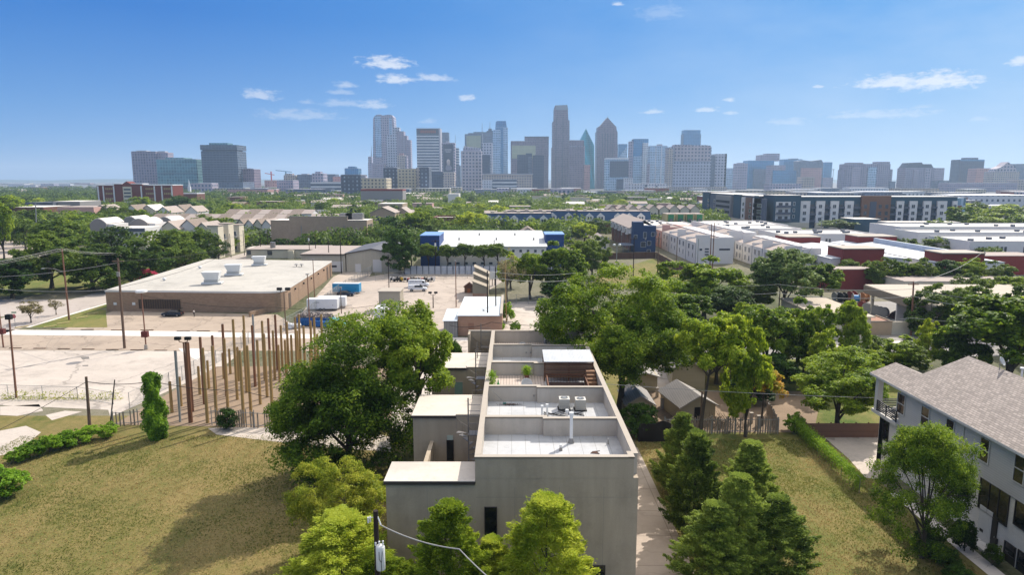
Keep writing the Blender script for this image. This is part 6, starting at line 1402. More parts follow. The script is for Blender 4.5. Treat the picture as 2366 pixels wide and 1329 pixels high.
def warehouse():
    z=4.9; fl=G(243,671,z); fr=(G(650,675,z)[0],G(640,675,z)[1]); BK=brick('warehouse_brick','#94785f','#a2866c','#84705e',.6,.2,.9,.02)
    br=G(766,603,z); bl=G(478,599,z)
    # rounded near right corner
    r=5; dx,dy=br[0]-fr[0],br[1]-fr[1]; L_=math.hypot(dx,dy); ux,uy=dx/L_,dy/L_; hx_,hy_=(fl[0]-fr[0]),(fl[1]-fr[1]); L2=math.hypot(hx_,hy_); vx,vy=hx_/L2,hy_/L2
    P0=(fr[0]+vx*r,fr[1]+vy*r); P1=(fr[0]+ux*r,fr[1]+uy*r); arc=[]
    for k in range(9):
        q=k/8; arc.append(((1-q)**2*P0[0]+2*q*(1-q)*fr[0]+q*q*P1[0],(1-q)**2*P0[1]+2*q*(1-q)*fr[1]+q*q*P1[1]))
    poly=[fl]+arc+[br,bl]
    t=thing('brick_warehouse','large low brown brick warehouse with a flat pale roof and a rounded corner','warehouse',(-72,155,0))
    b=MB(); b.prism(poly,0,z-.35); b.build('wall',BK,t)
    cx=sum(p[0] for p in poly)/len(poly); cy=sum(p[1] for p in poly)/len(poly)
    pl=[(cx+(p[0]-cx)*1.004,cy+(p[1]-cy)*1.004) for p in poly]
    b=MB(); b.prism(pl,z-.35,z); b.build('fascia',plain('fascia_white','#d0cdc6',.7,.04),t)
    b=MB(); b.prism([(cx+(p[0]-cx)*.995,cy+(p[1]-cy)*.995) for p in poly],z,z+.05); b.build('roof',pave('warehouse_roof','#b5b0a6',.07,.3,.08,stain=.4),t)
    BLK.append((-100,-50,148,222))
    # front wall openings: frame along front line
    def on_front(px): 
        # intersection of the pixel column with the front line
        d=ray(px,700); s=d[0]/d[1]; tt=(fl[0]-s*fl[1])/((s*(fr[1]-fl[1]))-(fr[0]-fl[0])); return (fl[0]+(fr[0]-fl[0])*tt, fl[1]+(fr[1]-fl[1])*tt)
    a=on_front(322); c=on_front(416); b=MB(); zz0,zz1=ZY(a[1],713),ZY(a[1],691.5); b.add([(a[0],a[1]-.08,zz0),(c[0],c[1]-.08,zz0),(c[0],c[1]-.08,zz1),(a[0],a[1]-.08,zz1),(a[0],a[1]+.1,zz0),(c[0],c[1]+.1,zz0),(c[0],c[1]+.1,zz1),(a[0],a[1]+.1,zz1)],[(0,1,2,3),(4,7,6,5),(0,4,5,1),(3,2,6,7),(0,3,7,4),(1,5,6,2)]); g=b.build('barred_grille',plain('grille_back','#5a4a3c',.8),t)
    b=MB()
    for k in range(18): q=k/17; x_=a[0]+(c[0]-a[0])*q; y_=a[1]+(c[1]-a[1])*q-.16; b.box(x_-.06,x_+.06,y_,y_+.06,zz0,zz1)
    b.build('bars',plain('bar_dark','#2f251e',.7),g)
    for px in (266,309):
        a=on_front(px); b=MB(); b.box(a[0]-.35,a[0]+.35,a[1]-.06,a[1]-.01,ZY(a[1],705),ZY(a[1],699)); b.build('wall_notice',WHT,t)
    # right wall door recesses
    def on_right(q): return (fr[0]+dx*q,fr[1]+dy*q)
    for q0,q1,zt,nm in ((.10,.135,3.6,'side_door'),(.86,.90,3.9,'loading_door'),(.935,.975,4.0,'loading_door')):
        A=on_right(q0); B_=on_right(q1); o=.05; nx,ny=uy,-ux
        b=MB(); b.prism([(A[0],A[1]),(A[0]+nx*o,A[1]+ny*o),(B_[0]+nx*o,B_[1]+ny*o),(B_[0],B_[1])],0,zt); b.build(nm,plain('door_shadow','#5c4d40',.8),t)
    for q in (.2,.35,.5,.65,.78):
        A=on_right(q); b=MB(); b.box(A[0],A[0]+.35,A[1],A[1]+.3,3.5,3.9); b.build('wall_light',BLK_,t)
    # low wall beside the rounded corner, kerb walk
    A=G(620,722); B_=G(575,733); t2=thing('low_brick_wall','short low brick wall jutting from the warehouse corner','wall',(*A,0)); b=MB(); b.prism([A,(A[0]+.4,A[1]),(B_[0]+.4,B_[1]),B_],0,1.2,); b.build('wall',BK,t2)
    for (px,py,s,lab) in ((491,657,1.0,'nearest big white evaporative cooler on the warehouse roof'),(541,637,.98,'middle big white evaporative cooler on the warehouse roof'),(600,614,.92,'farthest white evaporative cooler, open hood on the warehouse roof')):
        x,y=G(px,py,z); hvac(x,y,z+.05,lab,s,R(8))
    for px,py,lab in ((380,649,'small white dome vent on the left part of the warehouse roof'),(462,621,'small white dome vent near the back edge of the warehouse roof')):
        x,y=G(px,py,z); t3=thing('roof_vent',lab,'vent',(x,y,z+.05)); b=MB(); b.cyl((0,0,0),(0,0,.3),.3,.3,10); local(b,'collar',WHT,t3); b=MB(); b.lathe((0,0,.3),[(.01,.5),(.3,.42),(.5,.15),(.45,0),(.01,0)],12); local(b,'dome',WHT,t3)
    for px,lab in ((685,'left mushroom vent near the right edge of the warehouse roof'),(697,'right mushroom vent near the right edge of the warehouse roof')):
        x,y=G(px,617,z); t3=thing('roof_vent',lab,'vent',(x,y,z+.05)); b=MB(); b.cyl((0,0,0),(0,0,.7),.12,.12,8); local(b,'collar',MET,t3); b=MB(); b.lathe((0,0,.6),[(.01,.35),(.6,.1),(.6,0),(.01,.0)],12); local(b,'hood',MET,t3)
warehouse()
# ================================================================ vehicles and yard things
PNT={'blk':plain('paint_black','#17181b',.25,.05,spec=.7),'wht':plain('paint_white','#d6d7d8',.25,.03,spec=.6),'dblue':plain('paint_navy','#1b2230',.25,.05,spec=.7)}
CG=plain('car_glass','#0d1114',.06,.1,spec=.9); TY=plain('tyre','#111112',.85); RIM=plain('rim','#8c8d90',.35,metal=.7); RLIGHT=plain('rear_light','#7d1515',.3); HLIGHT=plain('head_light','#cfd3d6',.15)
def wheels(t,xs,w,r=.34,wd=.22):
    for x in xs:
        for s in (-1,1):
            y=s*(w/2-wd/2+.02); b=MB(); b.cyl((x,y-wd/2,r),(x,y+wd/2,r),r,r,18); o=local(b,'wheel',TY,t); b=MB(); b.cyl((x,y+s*(wd/2),r),(x,y+s*(wd/2+.012),r),r*.62,r*.6,12); local(b,'rim',RIM,o)
def lofted(b,secs):
    """body from cross sections: list of (x, half width low, half width high, z0, z1)"""
    vs=[]; fs=[]; n=6
    for x,wl,wh,z0,z1 in secs:
        vs += [(x,-wl*.92,z0),(x,-wl,z0+(z1-z0)*.35),(x,-wh,z1),(x,wh,z1),(x,wl,z0+(z1-z0)*.35),(x,wl*.92,z0)]
    for i in range(len(secs)-1):
        for k in range(n): a=i*n+k; c=i*n+(k+1)%n; fs.append((a,a+n,c+n,c))
    fs.append(tuple(range(n))); fs.append(tuple(range(len(secs)*n-1,(len(secs)-1)*n-1,-1)))
    return b.add(vs,fs)
def sedan(px,py,rz,label,paint,hatch=False,trunk_open=False):
    x,y=G(px,py); t=thing('parked_car',label,'car',(x,y,.02),rz)
    b=MB(); lofted(b,[(-2.25,.75,.7,.35,.75),(-2.2,.86,.8,.25,.95),(-1.4,.9,.82,.2,.98),(0,.9,.84,.2,.95),(1.1,.9,.82,.2,.92),(1.9,.86,.76,.22,.8),(2.25,.74,.66,.32,.66)]); o=local(b,'body',paint,t,bevel=.06)
    b=MB(); lofted(b,[(-2.0,.74,.62,.93,.97),(-1.1,.78,.6,.9,1.38),(-.2,.8,.6,.9,1.45),(.35,.8,.6,.9,1.4),(1.15,.76,.64,.88,.93)]); g=local(b,'windows',CG,t,bevel=.03)
    b=MB(); lofted(b,[(-1.15,.6,.58,1.37,1.41),(-.2,.62,.6,1.42,1.475),(.32,.61,.58,1.38,1.42)]); local(b,'roof_panel',paint,t)
    wheels(t,(-1.4,1.4),1.8)
    for s in (-1,1):
        b=MB(); b.box(2.12,2.22,s*.45,s*.7,.58,.7); local(b,'headlight',HLIGHT,t); b=MB(); b.box(-2.27,-2.18,s*.45,s*.75,.72,.88); local(b,'rear_light',RLIGHT,t)
        b=MB(); b.box(.75,.95,s*.88,s*1.02,.92,1.06); local(b,'mirror',paint,t)
    if trunk_open: b=MB(); b.add([(-1.5,-.7,1.25),(-1.5,.7,1.25),(-2.15,.65,1.75),(-2.15,-.65,1.75),(-1.5,-.7,1.3),(-1.5,.7,1.3),(-2.15,.65,1.8),(-2.15,-.65,1.8)],[(0,1,2,3),(7,6,5,4),(0,4,5,1),(1,5,6,2),(2,6,7,3),(3,7,4,0)]); local(b,'trunk_lid',paint,t)
    return t
def van(px,py,rz,label,kind='van'):
    x,y=G(px,py); t=thing('parked_'+('van' if kind=='van' else 'pickup_truck'),label,'van' if kind=='van' else 'pickup truck',(x,y,.02),rz,); P=PNT['wht']
    if kind=='van':
        b=MB(); lofted(b,[(-2.9,.9,.78,.4,2.1),(-2.7,.98,.85,.35,2.15),(1.0,.98,.85,.35,2.15),(1.7,.98,.85,.35,1.9),(2.1,.97,.85,.35,1.3),(2.75,.9,.78,.4,1.1),(2.85,.8,.7,.5,.8)]); local(b,'body',P,t,bevel=.06)
        for x0,x1 in ((-2.5,-1.1),(-.95,-.1),(.05,.9),(1.0,1.75)):
            for s in (-1,1): b=MB(); b.add([(x0,s*.935,1.35),(x1,s*.935,1.35),(x1-(.25 if x0>.9 else 0),s*.885,1.85),(x0,s*.885,1.85)],[(0,1,2,3),(3,2,1,0)]); local(b,'side_window',CG,t)
        b=MB(); b.add([(2.12,-.75,1.35),(2.12,.75,1.35),(1.74,.7,1.88),(1.74,-.7,1.88)],[(0,1,2,3)]); local(b,'windscreen',CG,t)
        wheels(t,(-1.8,1.9),2.0,.38,.24)
        for s in (-1,1): b=MB(); b.box(2.78,2.88,s*.5,s*.8,.75,.95); local(b,'headlight',HLIGHT,t)
    else:
        b=MB(); lofted(b,[(-2.6,.85,.85,.45,1.15),(-.8,.9,.9,.4,1.15),(1.2,.9,.86,.4,1.1),(2.2,.86,.78,.4,1.0),(2.5,.76,.66,.5,.85)]); local(b,'body',P,t,bevel=.05)
        b=MB(); lofted(b,[(-.75,.84,.66,1.1,1.72),(.5,.84,.66,1.1,1.74),(1.3,.8,.72,1.08,1.14)]); local(b,'cab_glass',CG,t); b=MB(); lofted(b,[(-.8,.68,.66,1.7,1.76),(.45,.68,.66,1.72,1.78)]); local(b,'cab_roof',P,t)
        b=MB(); lofted(b,[(-2.6,.84,.7,1.15,1.75),(-.85,.86,.7,1.15,1.8)]); local(b,'camper_shell',P,t,bevel=.05)
        wheels(t,(-1.65,1.6),1.85,.37,.24)
        for s in (-1,1): b=MB(); b.box(2.42,2.5,s*.45,s*.72,.72,.88); local(b,'headlight',HLIGHT,t)
    return t
def trailer(px,py,rz,L_,W_,H_,label,mat,axle=(-.4,.45),door=True,stripe=None,word=None):
    x,y=G(px,py); t=thing('cargo_trailer',label,'trailer',(x,y,.02),rz); b=MB(); b.box(-L_/2,L_/2,-W_/2,W_/2,.45,.45+H_); local(b,'box',mat,t,bevel=.08)
    b=MB(); b.box(-L_/2-.02,L_/2+.02,-W_/2-.02,W_/2+.02,.42,.52); local(b,'frame',MET,t); b=MB(); b.box(L_/2,L_/2+1.3,-.08,.08,.4,.5); local(b,'hitch',MET,t)
    wheels(t,axle,W_+.1,.33,.2)
    b=MB(); b.box(-L_/2+.1,L_/2-.1,-W_/2+.08,W_/2-.08,.45+H_,.48+H_); local(b,'roof',WHT,t)
    if door: b=MB(); b.box(L_/2-1.6,L_/2-.9,-W_/2-.03,-W_/2-.002,.6,.45+H_-.2); d=local(b,'door',mat,t); b=MB(); b.box(L_/2-1.02,L_/2-.95,-W_/2-.06,-W_/2-.03,1.2,1.5); local(b,'handle',BLK_,d)
    if word:
        b=MB(); rr=random.Random(int(L_*10)); xx=word[0]
        while xx<word[1]:
            w_=word[2]*(.35+.4*rr.random()); b.box(xx,xx+w_,-W_/2-.02,-W_/2-.004,.45+H_*word[4],.45+H_*word[4]+word[2]*(1 if rr.random()>.3 else .7)); xx+=w_+word[2]*.22
        b.build('lettering',word[3],t,org=(0,0,0))
    return t
def yard():
    sedan(399,731,R(180),'black car parked by the warehouse with its trunk lid open',PNT['blk'],trunk_open=True)
    sedan(800,684,R(-4),'dark sedan parked in front of the bright blue trailer',PNT['dblue'])
    van(968,664,0,'white passenger van parked behind the white pickup in the yard')
    van(966,673,0,'white pickup truck with a camper shell in front of the van','pickup')
    BL=plain('trailer_blue','#1f86b4',.4,.05); 
    trailer(802,678,R(-3),7.2,2.4,2.3,'bright blue cargo trailer with white lettering behind the dark sedan',BL,word=(-3.2,-1.0,.75,plain('lettering_pale','#8fb8cf',.6),.28))
    trailer(768,711,R(4),6.6,2.3,2.2,'white enclosed trailer at the back of the pair beside the fence',PNT['wht'])
    trailer(747,717,R(2),7.0,2.3,2.3,'white enclosed trailer in front with small lettering and two axles',PNT['wht'],word=(-2.1,-.6,.25,plain('lettering_grey','#8d9196',.6),.62))
    trailer(882,741,R(90),5.5,2.3,2.6,'white truck box partly hidden behind the big left tree crown',PNT['wht'],door=False)
    # blue skips and carts
    BD=plain('skip_blue','#1d5d9c',.6,.1)
    x,y=G(728,752); t=thing('waste_skip','long blue skip heaped with rubbish behind the post field','skip',(x,y,.02)); b=MB(); b.add([(-3.6,-1.1,.2),(3.6,-1.1,.2),(3.6,1.1,.2),(-3.6,1.1,.2),(-3.8,-1.25,1.8),(3.8,-1.25,1.8),(3.8,1.25,1.8),(-3.8,1.25,1.8)],[(3,2,1,0),(0,1,5,4),(1,2,6,5),(2,3,7,6),(3,0,4,7)]); local(b,'bin',BD,t)
    for k in range(14): b=MB(); xx=-3.5+k*.54; b.box(xx,xx+.1,-1.33,-1.2,.3,1.7); local(b,'rib',BD,t)
    r2=np.random.default_rng(6); n=900; Pp=np.stack([(r2.random(n)-.5)*7.2,(r2.random(n)-.5)*2.2,1.6+r2.random(n)*.7],1); o=bpy.data.objects.new('rubbish',leaves_mesh('rubbish',Pp,unit(r2.normal(size=(n,3))),.6,.8,plain('rubbish_mixed','#9a8f88',.8,.6,2.5),r2)); COL.objects.link(o); o.parent=t
    for i,(px,py,lab) in enumerate(((688,748,'left blue wheelie cart beside the long blue skip'),(735,756,'middle blue wheelie cart before the long blue skip'),(752,757,'right blue wheelie cart before the long blue skip'))):
        x,y=G(px,py); t=thing('waste_cart',lab,'cart',(x,y,.02),0,'blue carts by the skip'); b=MB(); b.box(-.6,.6,-.5,.5,.15,1.2); local(b,'bin',BD,t,bevel=.05); b=MB(); b.box(-.65,.65,-.55,.55,1.2,1.28); local(b,'lid',BD,t)
    x,y=G(775,752); t=thing('covered_heap','turquoise tarpaulin draped over a heap beside the skip','tarpaulin',(x,y,.02)); b=MB(); b.smooth=True; b.lathe((0,0,0),[(2.2,0),(2.0,.5),(1.5,1.0),(.7,1.5),(.01,1.6)],16); local(b,'tarpaulin',plain('tarp_teal','#4fa3b8',.6,.15,2),t)
    for px,py,lab in ((674,760,'pile of white sacks on the left of the skip'),):
        x,y=G(px,py); t=thing('sack_pile',lab,'sacks',(x,y,.02)); rr=random.Random(2)
        for k in range(7): b=MB(); b.smooth=True; b.lathe((rr.uniform(-1.3,1.3),rr.uniform(-.6,.6),rr.uniform(0,.7)),[(.01,0),(.5,.05),(.55,.3),(.4,.6),(.01,.7)],9); local(b,'sack',WHT,t)
    # yard lights and posts
    for px,pyb,pyt,r,m,lab in ((616,760,632,.12,WPR,'reddish steel pole behind the white trailer, left one of a pair'),(727,690,600,.12,WPR,'reddish steel pole at the warehouse right wall'),(716,760,635,.12,WPR,'reddish steel pole before the warehouse right wall'),(1054,710,604,.12,WPR,'reddish steel pole at the right side of the yard'),(899,672,588,.12,WPD,'dark thin pole rising behind the utility box'),
        (789,725,665,.11,WP,'short wooden pole right of the white trailers')):
        if px==616: continue
        q=pole_px(px,pyb,pyt,r,m,lab,'light_pole','light pole'); b=MB(); b.box(-.3,.3,-.25,.15,q[3],q[3]+.18); local(b,'lamp_head',MET,q[0])
    floodlight(661,772,676,'floodlight pole with twin lamps in front of the warehouse rounded corner',WP,big=1.3)
    floodlight(1001,712,682,'floodlight pole with twin lamps in the yard right of the utility box',WPD,big=1.1)
    floodlight(616,790,742,'low floodlight pole hidden among the posts',WPD) if 0 else None
    # utility box building
    UB=plain('utility_tan','#a39a88',.8,.05); x0,y0=G(876,720); x1=XY(y0,925,720); t=thing('utility_shelter','tan flat roofed utility shelter in the yard above the big left tree','shelter',((x0+x1)/2,y0,0)); zt=ZY(y0,675); b=MB(); b.box(x0,x1,y0,y0+5,0,zt); b.build('wall',UB,t); b=MB(); b.box(x0-.15,x1+.15,y0-.15,y0+5.1,zt,zt+.2); b.build('roof',STC,t); b=MB(); b.box(x1-.9,x1-.3,y0-.06,y0-.01,.2,2.3); b.build('door',WHT,t)
    # dumped equipment row along the far fence
    rr=random.Random(8); cols=[plain('junk_black','#1b1b1c',.6),plain('junk_yellow','#b99a3a',.6),plain('junk_silver','#b9b9b9',.4,metal=.5),plain('junk_red','#8a2f2a',.6)]
    y0=gy(651)
    for k in range(13):
        px=906+k*7.8; x=XY(y0,px,650); t=thing('cable_reel' if k%2==0 else 'scrap_cart',('small dark reel in the row of equipment along the far fence' if k%2==0 else 'small wheeled machine in the row of equipment along the far fence'),'reel' if k%2==0 else 'machine',(x,y0,.03),rr.uniform(-.4,.4),'reels in the far yard row' if k%2==0 else 'machines in the far yard row')
        if k%2==0:
            for s in (-.45,.45): b=MB(); b.cyl((s-.05,0,.75),(s+.05,0,.75),.75,.75,14); local(b,'flange',cols[0 if k%4 else 2],t)
            b=MB(); b.cyl((-.45,0,.75),(.45,0,.75),.4,.4,12); local(b,'drum',cols[0],t)
        else:
            b=MB(); b.box(-.6,.6,-.35,.35,.35,.8+rr.random()*.4); local(b,'body',rr.choice(cols),t,bevel=.05); b=MB(); b.tube([(.5,-.2,.8),(.9,-.2,1.4),(.9,.2,1.4),(.5,.2,.8)],.05,5); local(b,'handle',cols[2],t); b=MB(); b.cyl((-.3,-.4,.3),(-.3,-.3,.3),.3,.3,10); local(b,'wheel',TY,t); b=MB(); b.cyl((-.3,.3,.3),(-.3,.4,.3),.3,.3,10); local(b,'wheel',TY,t)
    # peach workshop with white roof
    PE=brick('peach_block','#a9826a','#b08a72','#9c7a66',.4,.2,.9,.01); z=4.0
    a=G(1058,730,z); c=G(1160,728,z); d=G(1066,687,z); t=thing('peach_workshop','peach painted flat roofed workshop with a pale roof behind the far parapet','building',((a[0]+c[0])/2,a[1],0))
    b=MB(); b.box(a[0],c[0],a[1],d[1],0,z-.05); b.build('wall',PE,t); b=MB(); b.box(a[0]-.2,c[0]-.4,a[1]-.2,d[1]+.2,z-.05,z+.1); b.build('roof',pave('white_metal_roof','#cdd3d6',.03,0,stain=.1),t); b=MB(); b.box(c[0]-.4,c[0]+.1,a[1]-.1,d[1]+.2,z-.05,z+.5); b.build('parapet',STC,t)
    b=MB(); b.box(a[0]+2,a[0]+3.1,a[1]-.05,a[1]-.01,.1,2.6); b.build('bricked_door',plain('peach_dark','#98705a',.9),t)
    a2=G(1025,740,3.4); t=thing('grey_lean_to','grey corrugated lean to with a pale sloping roof left of the peach workshop','shed',(a2[0],a2[1],0)); b=MB(); b.box(a2[0],a[0]-.05,a2[1],a2[1]+9,0,3.2); b.build('wall',lined('grey_corrugated','#85837f',.3,.5,'x',.7,.25),t); b=MB(); b.extr([(a2[1]-.2,3.2),(a2[1]-.2,3.3),(a2[1]+9.2,3.9),(a2[1]+9.2,3.8)],a2[0]-.2,a[0]-.04,'x'); b.build('roof',pave('white_metal_roof2','#c6ced3',.03,0,stain=.1),t)
    t=thing('roof_debris','dark twigs fallen on the pale workshop roof','debris',(*G(1117,720,z),z+.12)); b=MB(); rr=random.Random(5)
    for k in range(16): a_=rr.random()*6.28; b.cyl((0,0,.05),(math.cos(a_)*rr.random()*1.2,math.sin(a_)*rr.random()*1.0,.05+rr.random()*.3),.03,.015,4)
    local(b,'twigs',WPD,t)
    # stepped grey shed group left of dark poles
    x0,y0=G(1092,692); t=thing('stepped_shed','tan shed with a saw tooth roof at the right side of the yard','shed',(x0,y0,0)); x1=XY(y0,1127,690); W2=x1-x0
    b=MB()
    for k in range(3): b.extr([(x0,0),(x1,0),(x1,3.0+k*1.0),(x0,4.6+k*1.2)],y0+k*5,y0+k*5+4.9,'y')
    b.build('wall',plain('shed_tan','#958c78',.85,.08),t); b=MB(); b.box(x0-.02,x1,y0-.06,y0-.005,0,1.5); b.build('peach_plinth',PE,t)
    b=MB()
    for k in range(3): b.extr([(x0-.2,4.6+k*1.2),(x0-.2,4.75+k*1.2),(x1+.1,3.15+k),(x1+.1,3.0+k)],y0+k*5-.2,y0+k*5+5.05,'y')
    b.build('roof',plain('saw_roof','#968b7a',.8,.08),t)
    x0,y0=G(1084,676); t=thing('playhouse','tiny brown wooden playhouse with a gable roof in the yard','playhouse',(x0,y0,0)); b=MB(); b.box(-1.2,1.2,-1,1,0,1.6); local(b,'wall',WOODM,t); b=MB(); b.extr([(-1.5,1.6),(0,2.7),(1.5,1.6)],-1.25,1.25,'y'); local(b,'roof',WOODD,t); b=MB(); b.box(-.4,.4,-1.05,-1.0,.1,1.2); local(b,'door',plain('play_orange','#b06a3c',.8),t)
    # billboard / white tank on legs
    x0,y0=G(1140,660); t=thing('white_billboard','blank white board raised on dark legs beside the dark poles','billboard',(x0,y0,0)); b=MB(); z1,z0=ZY(y0,628),ZY(y0,645); w=(XY(y0,1149,640)-XY(y0,1127,640))/2; b.box(-w,w,-.2,.2,z0,z1); local(b,'panel',PNT['wht'],t); b=MB(); b.box(-.4,-.2,-.1,.1,0,z0); b.box(.3,.5,-.1,.1,0,z0); local(b,'legs',BLK_,t)
    for px,pyb,pyt,r,m,lab,pxt in ((1127,770,626,.16,WPD,'tall dark pole left one of the two in front of the workshop',1126),(1146,752,618,.15,WPD,'tall dark pole right one of the two in front of the workshop',1145),(1170,745,600,.12,POSTW,'slim tan pole right of the two dark poles',1167)):
        pole_px(px,pyb,pyt,r,m,lab,pxt=pxt)
    # person at the car trunk
    person(449,733)
def skin_obj(name, verts, edges, radii, mat, parent, sub=1):
    me=bpy.data.meshes.new(name); me.from_pydata(verts,edges,[]); me.materials.append(mat)
    o=bpy.data.objects.new(name,me); COL.objects.link(o); o.parent=parent
    sk=o.modifiers.new('skin','SKIN'); 
    if not me.skin_vertices: me.skin_vertices.new() if hasattr(me.skin_vertices,'new') else None
    lay=me.skin_vertices[0].data
    for i,r in enumerate(radii): lay[i].radius=(r,r) if not isinstance(r,tuple) else r; lay[i].use_root=(i==0)
    s=o.modifiers.new('sub','SUBSURF'); s.levels=sub; s.render_levels=sub+1
    return o
def person(px,py):
    x,y=G(px,py); t=thing('person','person in a white shirt and dark trousers at the open trunk of the black car','person',(x,y,.02),R(100))
    skin=plain('skin','#9a6b50',.6,.05); SHT=plain('shirt_white','#cfcac2',.9,.05); TR=plain('trousers_dark','#26262b',.9,.1); HR=plain('hair_dark','#1c1512',.9)
    # local: facing +Y (turned towards the car), arms reaching forward
    V=[(0,0,.95),(0,0,1.15),(0,.02,1.38),(0,.03,1.52),(0,.05,1.66), (.17,.02,1.42),(.22,.16,1.2),(.2,.4,1.12),(.2,.5,1.1), (-.17,.02,1.42),(-.22,.16,1.2),(-.2,.38,1.1),(-.2,.48,1.08), (.1,0,.9),(.11,.02,.5),(.11,-.02,.09),(.11,.12,.04), (-.1,0,.9),(-.12,-.02,.5),(-.13,-.06,.09),(-.13,.08,.04)]
    E=[(0,1),(1,2),(2,3),(3,4),(2,5),(5,6),(6,7),(7,8),(2,9),(9,10),(10,11),(11,12),(0,13),(13,14),(14,15),(15,16),(0,17),(17,18),(18,19),(19,20)]
    r=[(.14,.1),(.13,.1),(.15,.1),.055,.095,.06,.045,.035,.04,.06,.045,.035,.04,.085,.06,.042,.04,.085,.06,.042,.04]
    skin_obj('body',V,E,r,skin,t)
    q=1.14
    skin_obj('shirt',[V[0],V[1],V[2],(V[3][0],V[3][1],1.46),V[5],V[6],V[9],V[10]],[(0,1),(1,2),(2,3),(2,4),(4,5),(2,6),(6,7)],[(.16,.12),(.155,.12),(.17,.12),.07,.075,.06,.075,.06],SHT,t)
    skin_obj('trousers',[V[0],V[13],V[14],V[15],V[17],V[18],V[19]],[(0,1),(1,2),(2,3),(0,4),(4,5),(5,6)],[(.16,.12),.1,.075,.062,.1,.075,.062],TR,t)
    b=MB(); b.smooth=True; b.lathe((0,.04,1.66),[(.01,.115),(.06,.105),(.1,.06),(.108,0),(.1,-.02),(.01,-.02)],12); local(b,'hair',HR,t)
yard()
# ================================================================ MIDDLE DISTANCE BUILDINGS
WH=plain('render_white','#d6d1cb',.7,.04,.3); WHR=pave('roof_white_flat','#d4cec5',.04,0,stain=.12); TAN=brick('tan_brick','#a58f78','#b09a83','#968370',.6,.2,.9,.02); CRM=plain('cream_wall','#c9bfa9',.8,.05); CRM2=lined('cream_corrugated','#b9b09c',.5,.85,'u',.7,.1,.3,.04)
BRN=shingle('roof_brown','#8a7b6e',.12); BRN2=plain('roof_taupe','#a0938a',.9,.08,.4); DKM=lined('roof_dark_metal','#5b5a5c',.8,.8,'x',.6,.1,.3); BLU=plain('cobalt_blue','#1d3f78',.6,.06); NAVY=plain('navy_wall','#1f3a5f',.7,.06); REDW=plain('barn_red','#7c2f2b',.75,.08); BRK=brick('dark_brick','#6b4438','#78503f','#5d4238',.5,.2,.9,.02)
PINK=plain('pink_wall','#c49a8e',.8,.05); GRN=plain('shop_green','#1f6b45',.7,.08); OLV=plain('olive_wall','#9c9468',.8,.06); GW=plain('far_window','#39434e',.2,.3,.2,spec=.7)
TEALD=plain('dark_teal','#34505f',.7,.05); CHAR=plain('charcoal_panel','#535a66',.7,.06); BRNP=plain('brown_panel','#7a5a48',.75,.06); GREYC=plain('garage_concrete','#8c8886',.85,.08); MANS=plain('mansard_blue','#33506f',.75,.08,.3); REDH=brick('hotel_brick','#6d2f27','#7a382e','#60302a',.8,.3,.9,.02)
def blk(label,name,mat,x0,x1,y0,y1,h,roof=None,cat='building',par=.0,parmat=None,group=None,z0=0.0,over=.0):
    t=thing(name,label,cat,((x0+x1)/2,y0,0),0,group); b=MB(); b.box(x0,x1,y0,y1,z0,h); b.build('wall',mat,t)
    if par:
        b=MB(); w=.25
        b.box(x0,x1,y0,y0+w,h,h+par); b.box(x0,x1,y1-w,y1,h,h+par); b.box(x0,x0+w,y0+w,y1-w,h,h+par); b.box(x1-w,x1,y0+w,y1-w,h,h+par); b.build('parapet',parmat or mat,t)
        b=MB(); b.box(x0+w+.01,x1-w-.01,y0+w+.01,y1-w-.01,h,h+.06); b.build('roof',roof or WHR,t)
    else: b=MB(); b.box(x0-over,x1+over,y0-over,y1+over,h,h+.18); b.build('roof',roof or WHR,t)
    BLK.append((x0,x1,y0,y1)); return t
def bpx(label,name,mat,px0,px1,pyt,Y,dep,roof=None,**k):
    pr=k.pop('ref',pyt); z=ZY(Y,pyt); return blk(label,name,mat,XY(Y,px0,pr),XY(Y,px1,pr),Y,Y+dep,z-k.get('par',0),roof,**k)
def wins(t,Y,list_,frame=None,glass=None,fw=.08,mull=0,sub=True):
    for px0,px1,pa,pb in list_: win_y(t,XY(Y,px0,pa),XY(Y,px1,pa),Y,ZY(Y,pb),ZY(Y,pa),glass=glass or GW,frame=frame or WHT,fw=fw,mull=mull,sub=sub)
def ac_units(t,pts,s=.7):
    for x,y,z in pts: b=MB(); b.box(x-s,x+s,y-s,y+s,z,z+1.1*s); b.build('roof_unit',CHAR,t)
def gable(label,px0,px1,pye,pyr,Y,dep,wall=CRM,roof=BRN,axis='y',name='house',group=None):
    """gable facing the camera (axis y) or side on (axis x)"""
    x0,x1=XY(Y,px0,pye),XY(Y,px1,pye); ze,zr=ZY(Y,pye),ZY(Y,pyr); t=thing(name,label,'house',((x0+x1)/2,Y,0),0,group); xm=(x0+x1)/2
    b=MB()
    if axis=='y': b.extr([(x0,0),(x1,0),(x1,ze),(xm,zr-.2),(x0,ze)],Y,Y+dep,'y')
    else: b.extr([(Y,0),(Y+dep,0),(Y+dep,ze),(Y+dep/2,zr-.2),(Y,ze)],x0,x1,'x')
    b.build('wall',wall,t); b=MB(); o=.4
    if axis=='y': b.extr([(x0-o,ze-.15),(xm,zr),(x1+o,ze-.15),(x1+o,ze+.05),(xm,zr+.2),(x0-o,ze+.05)],Y-o,Y+dep+o,'y')
    else: b.extr([(Y-o,ze-.15),(Y+dep/2,zr),(Y+dep+o,ze-.15),(Y+dep+o,ze+.05),(Y+dep/2,zr+.2),(Y-o,ze+.05)],x0-o,x1+o,'x')
    b.build('roof',roof,t); w=(x1-x0)
    for q in (.3,.7): win_y(t,x0+w*(q-.07),x0+w*(q+.07),Y,ze*.55,ze*.8,glass=GW,frame=WHT,fw=.08)
    BLK.append((x0,x1,Y,Y+dep)); return t
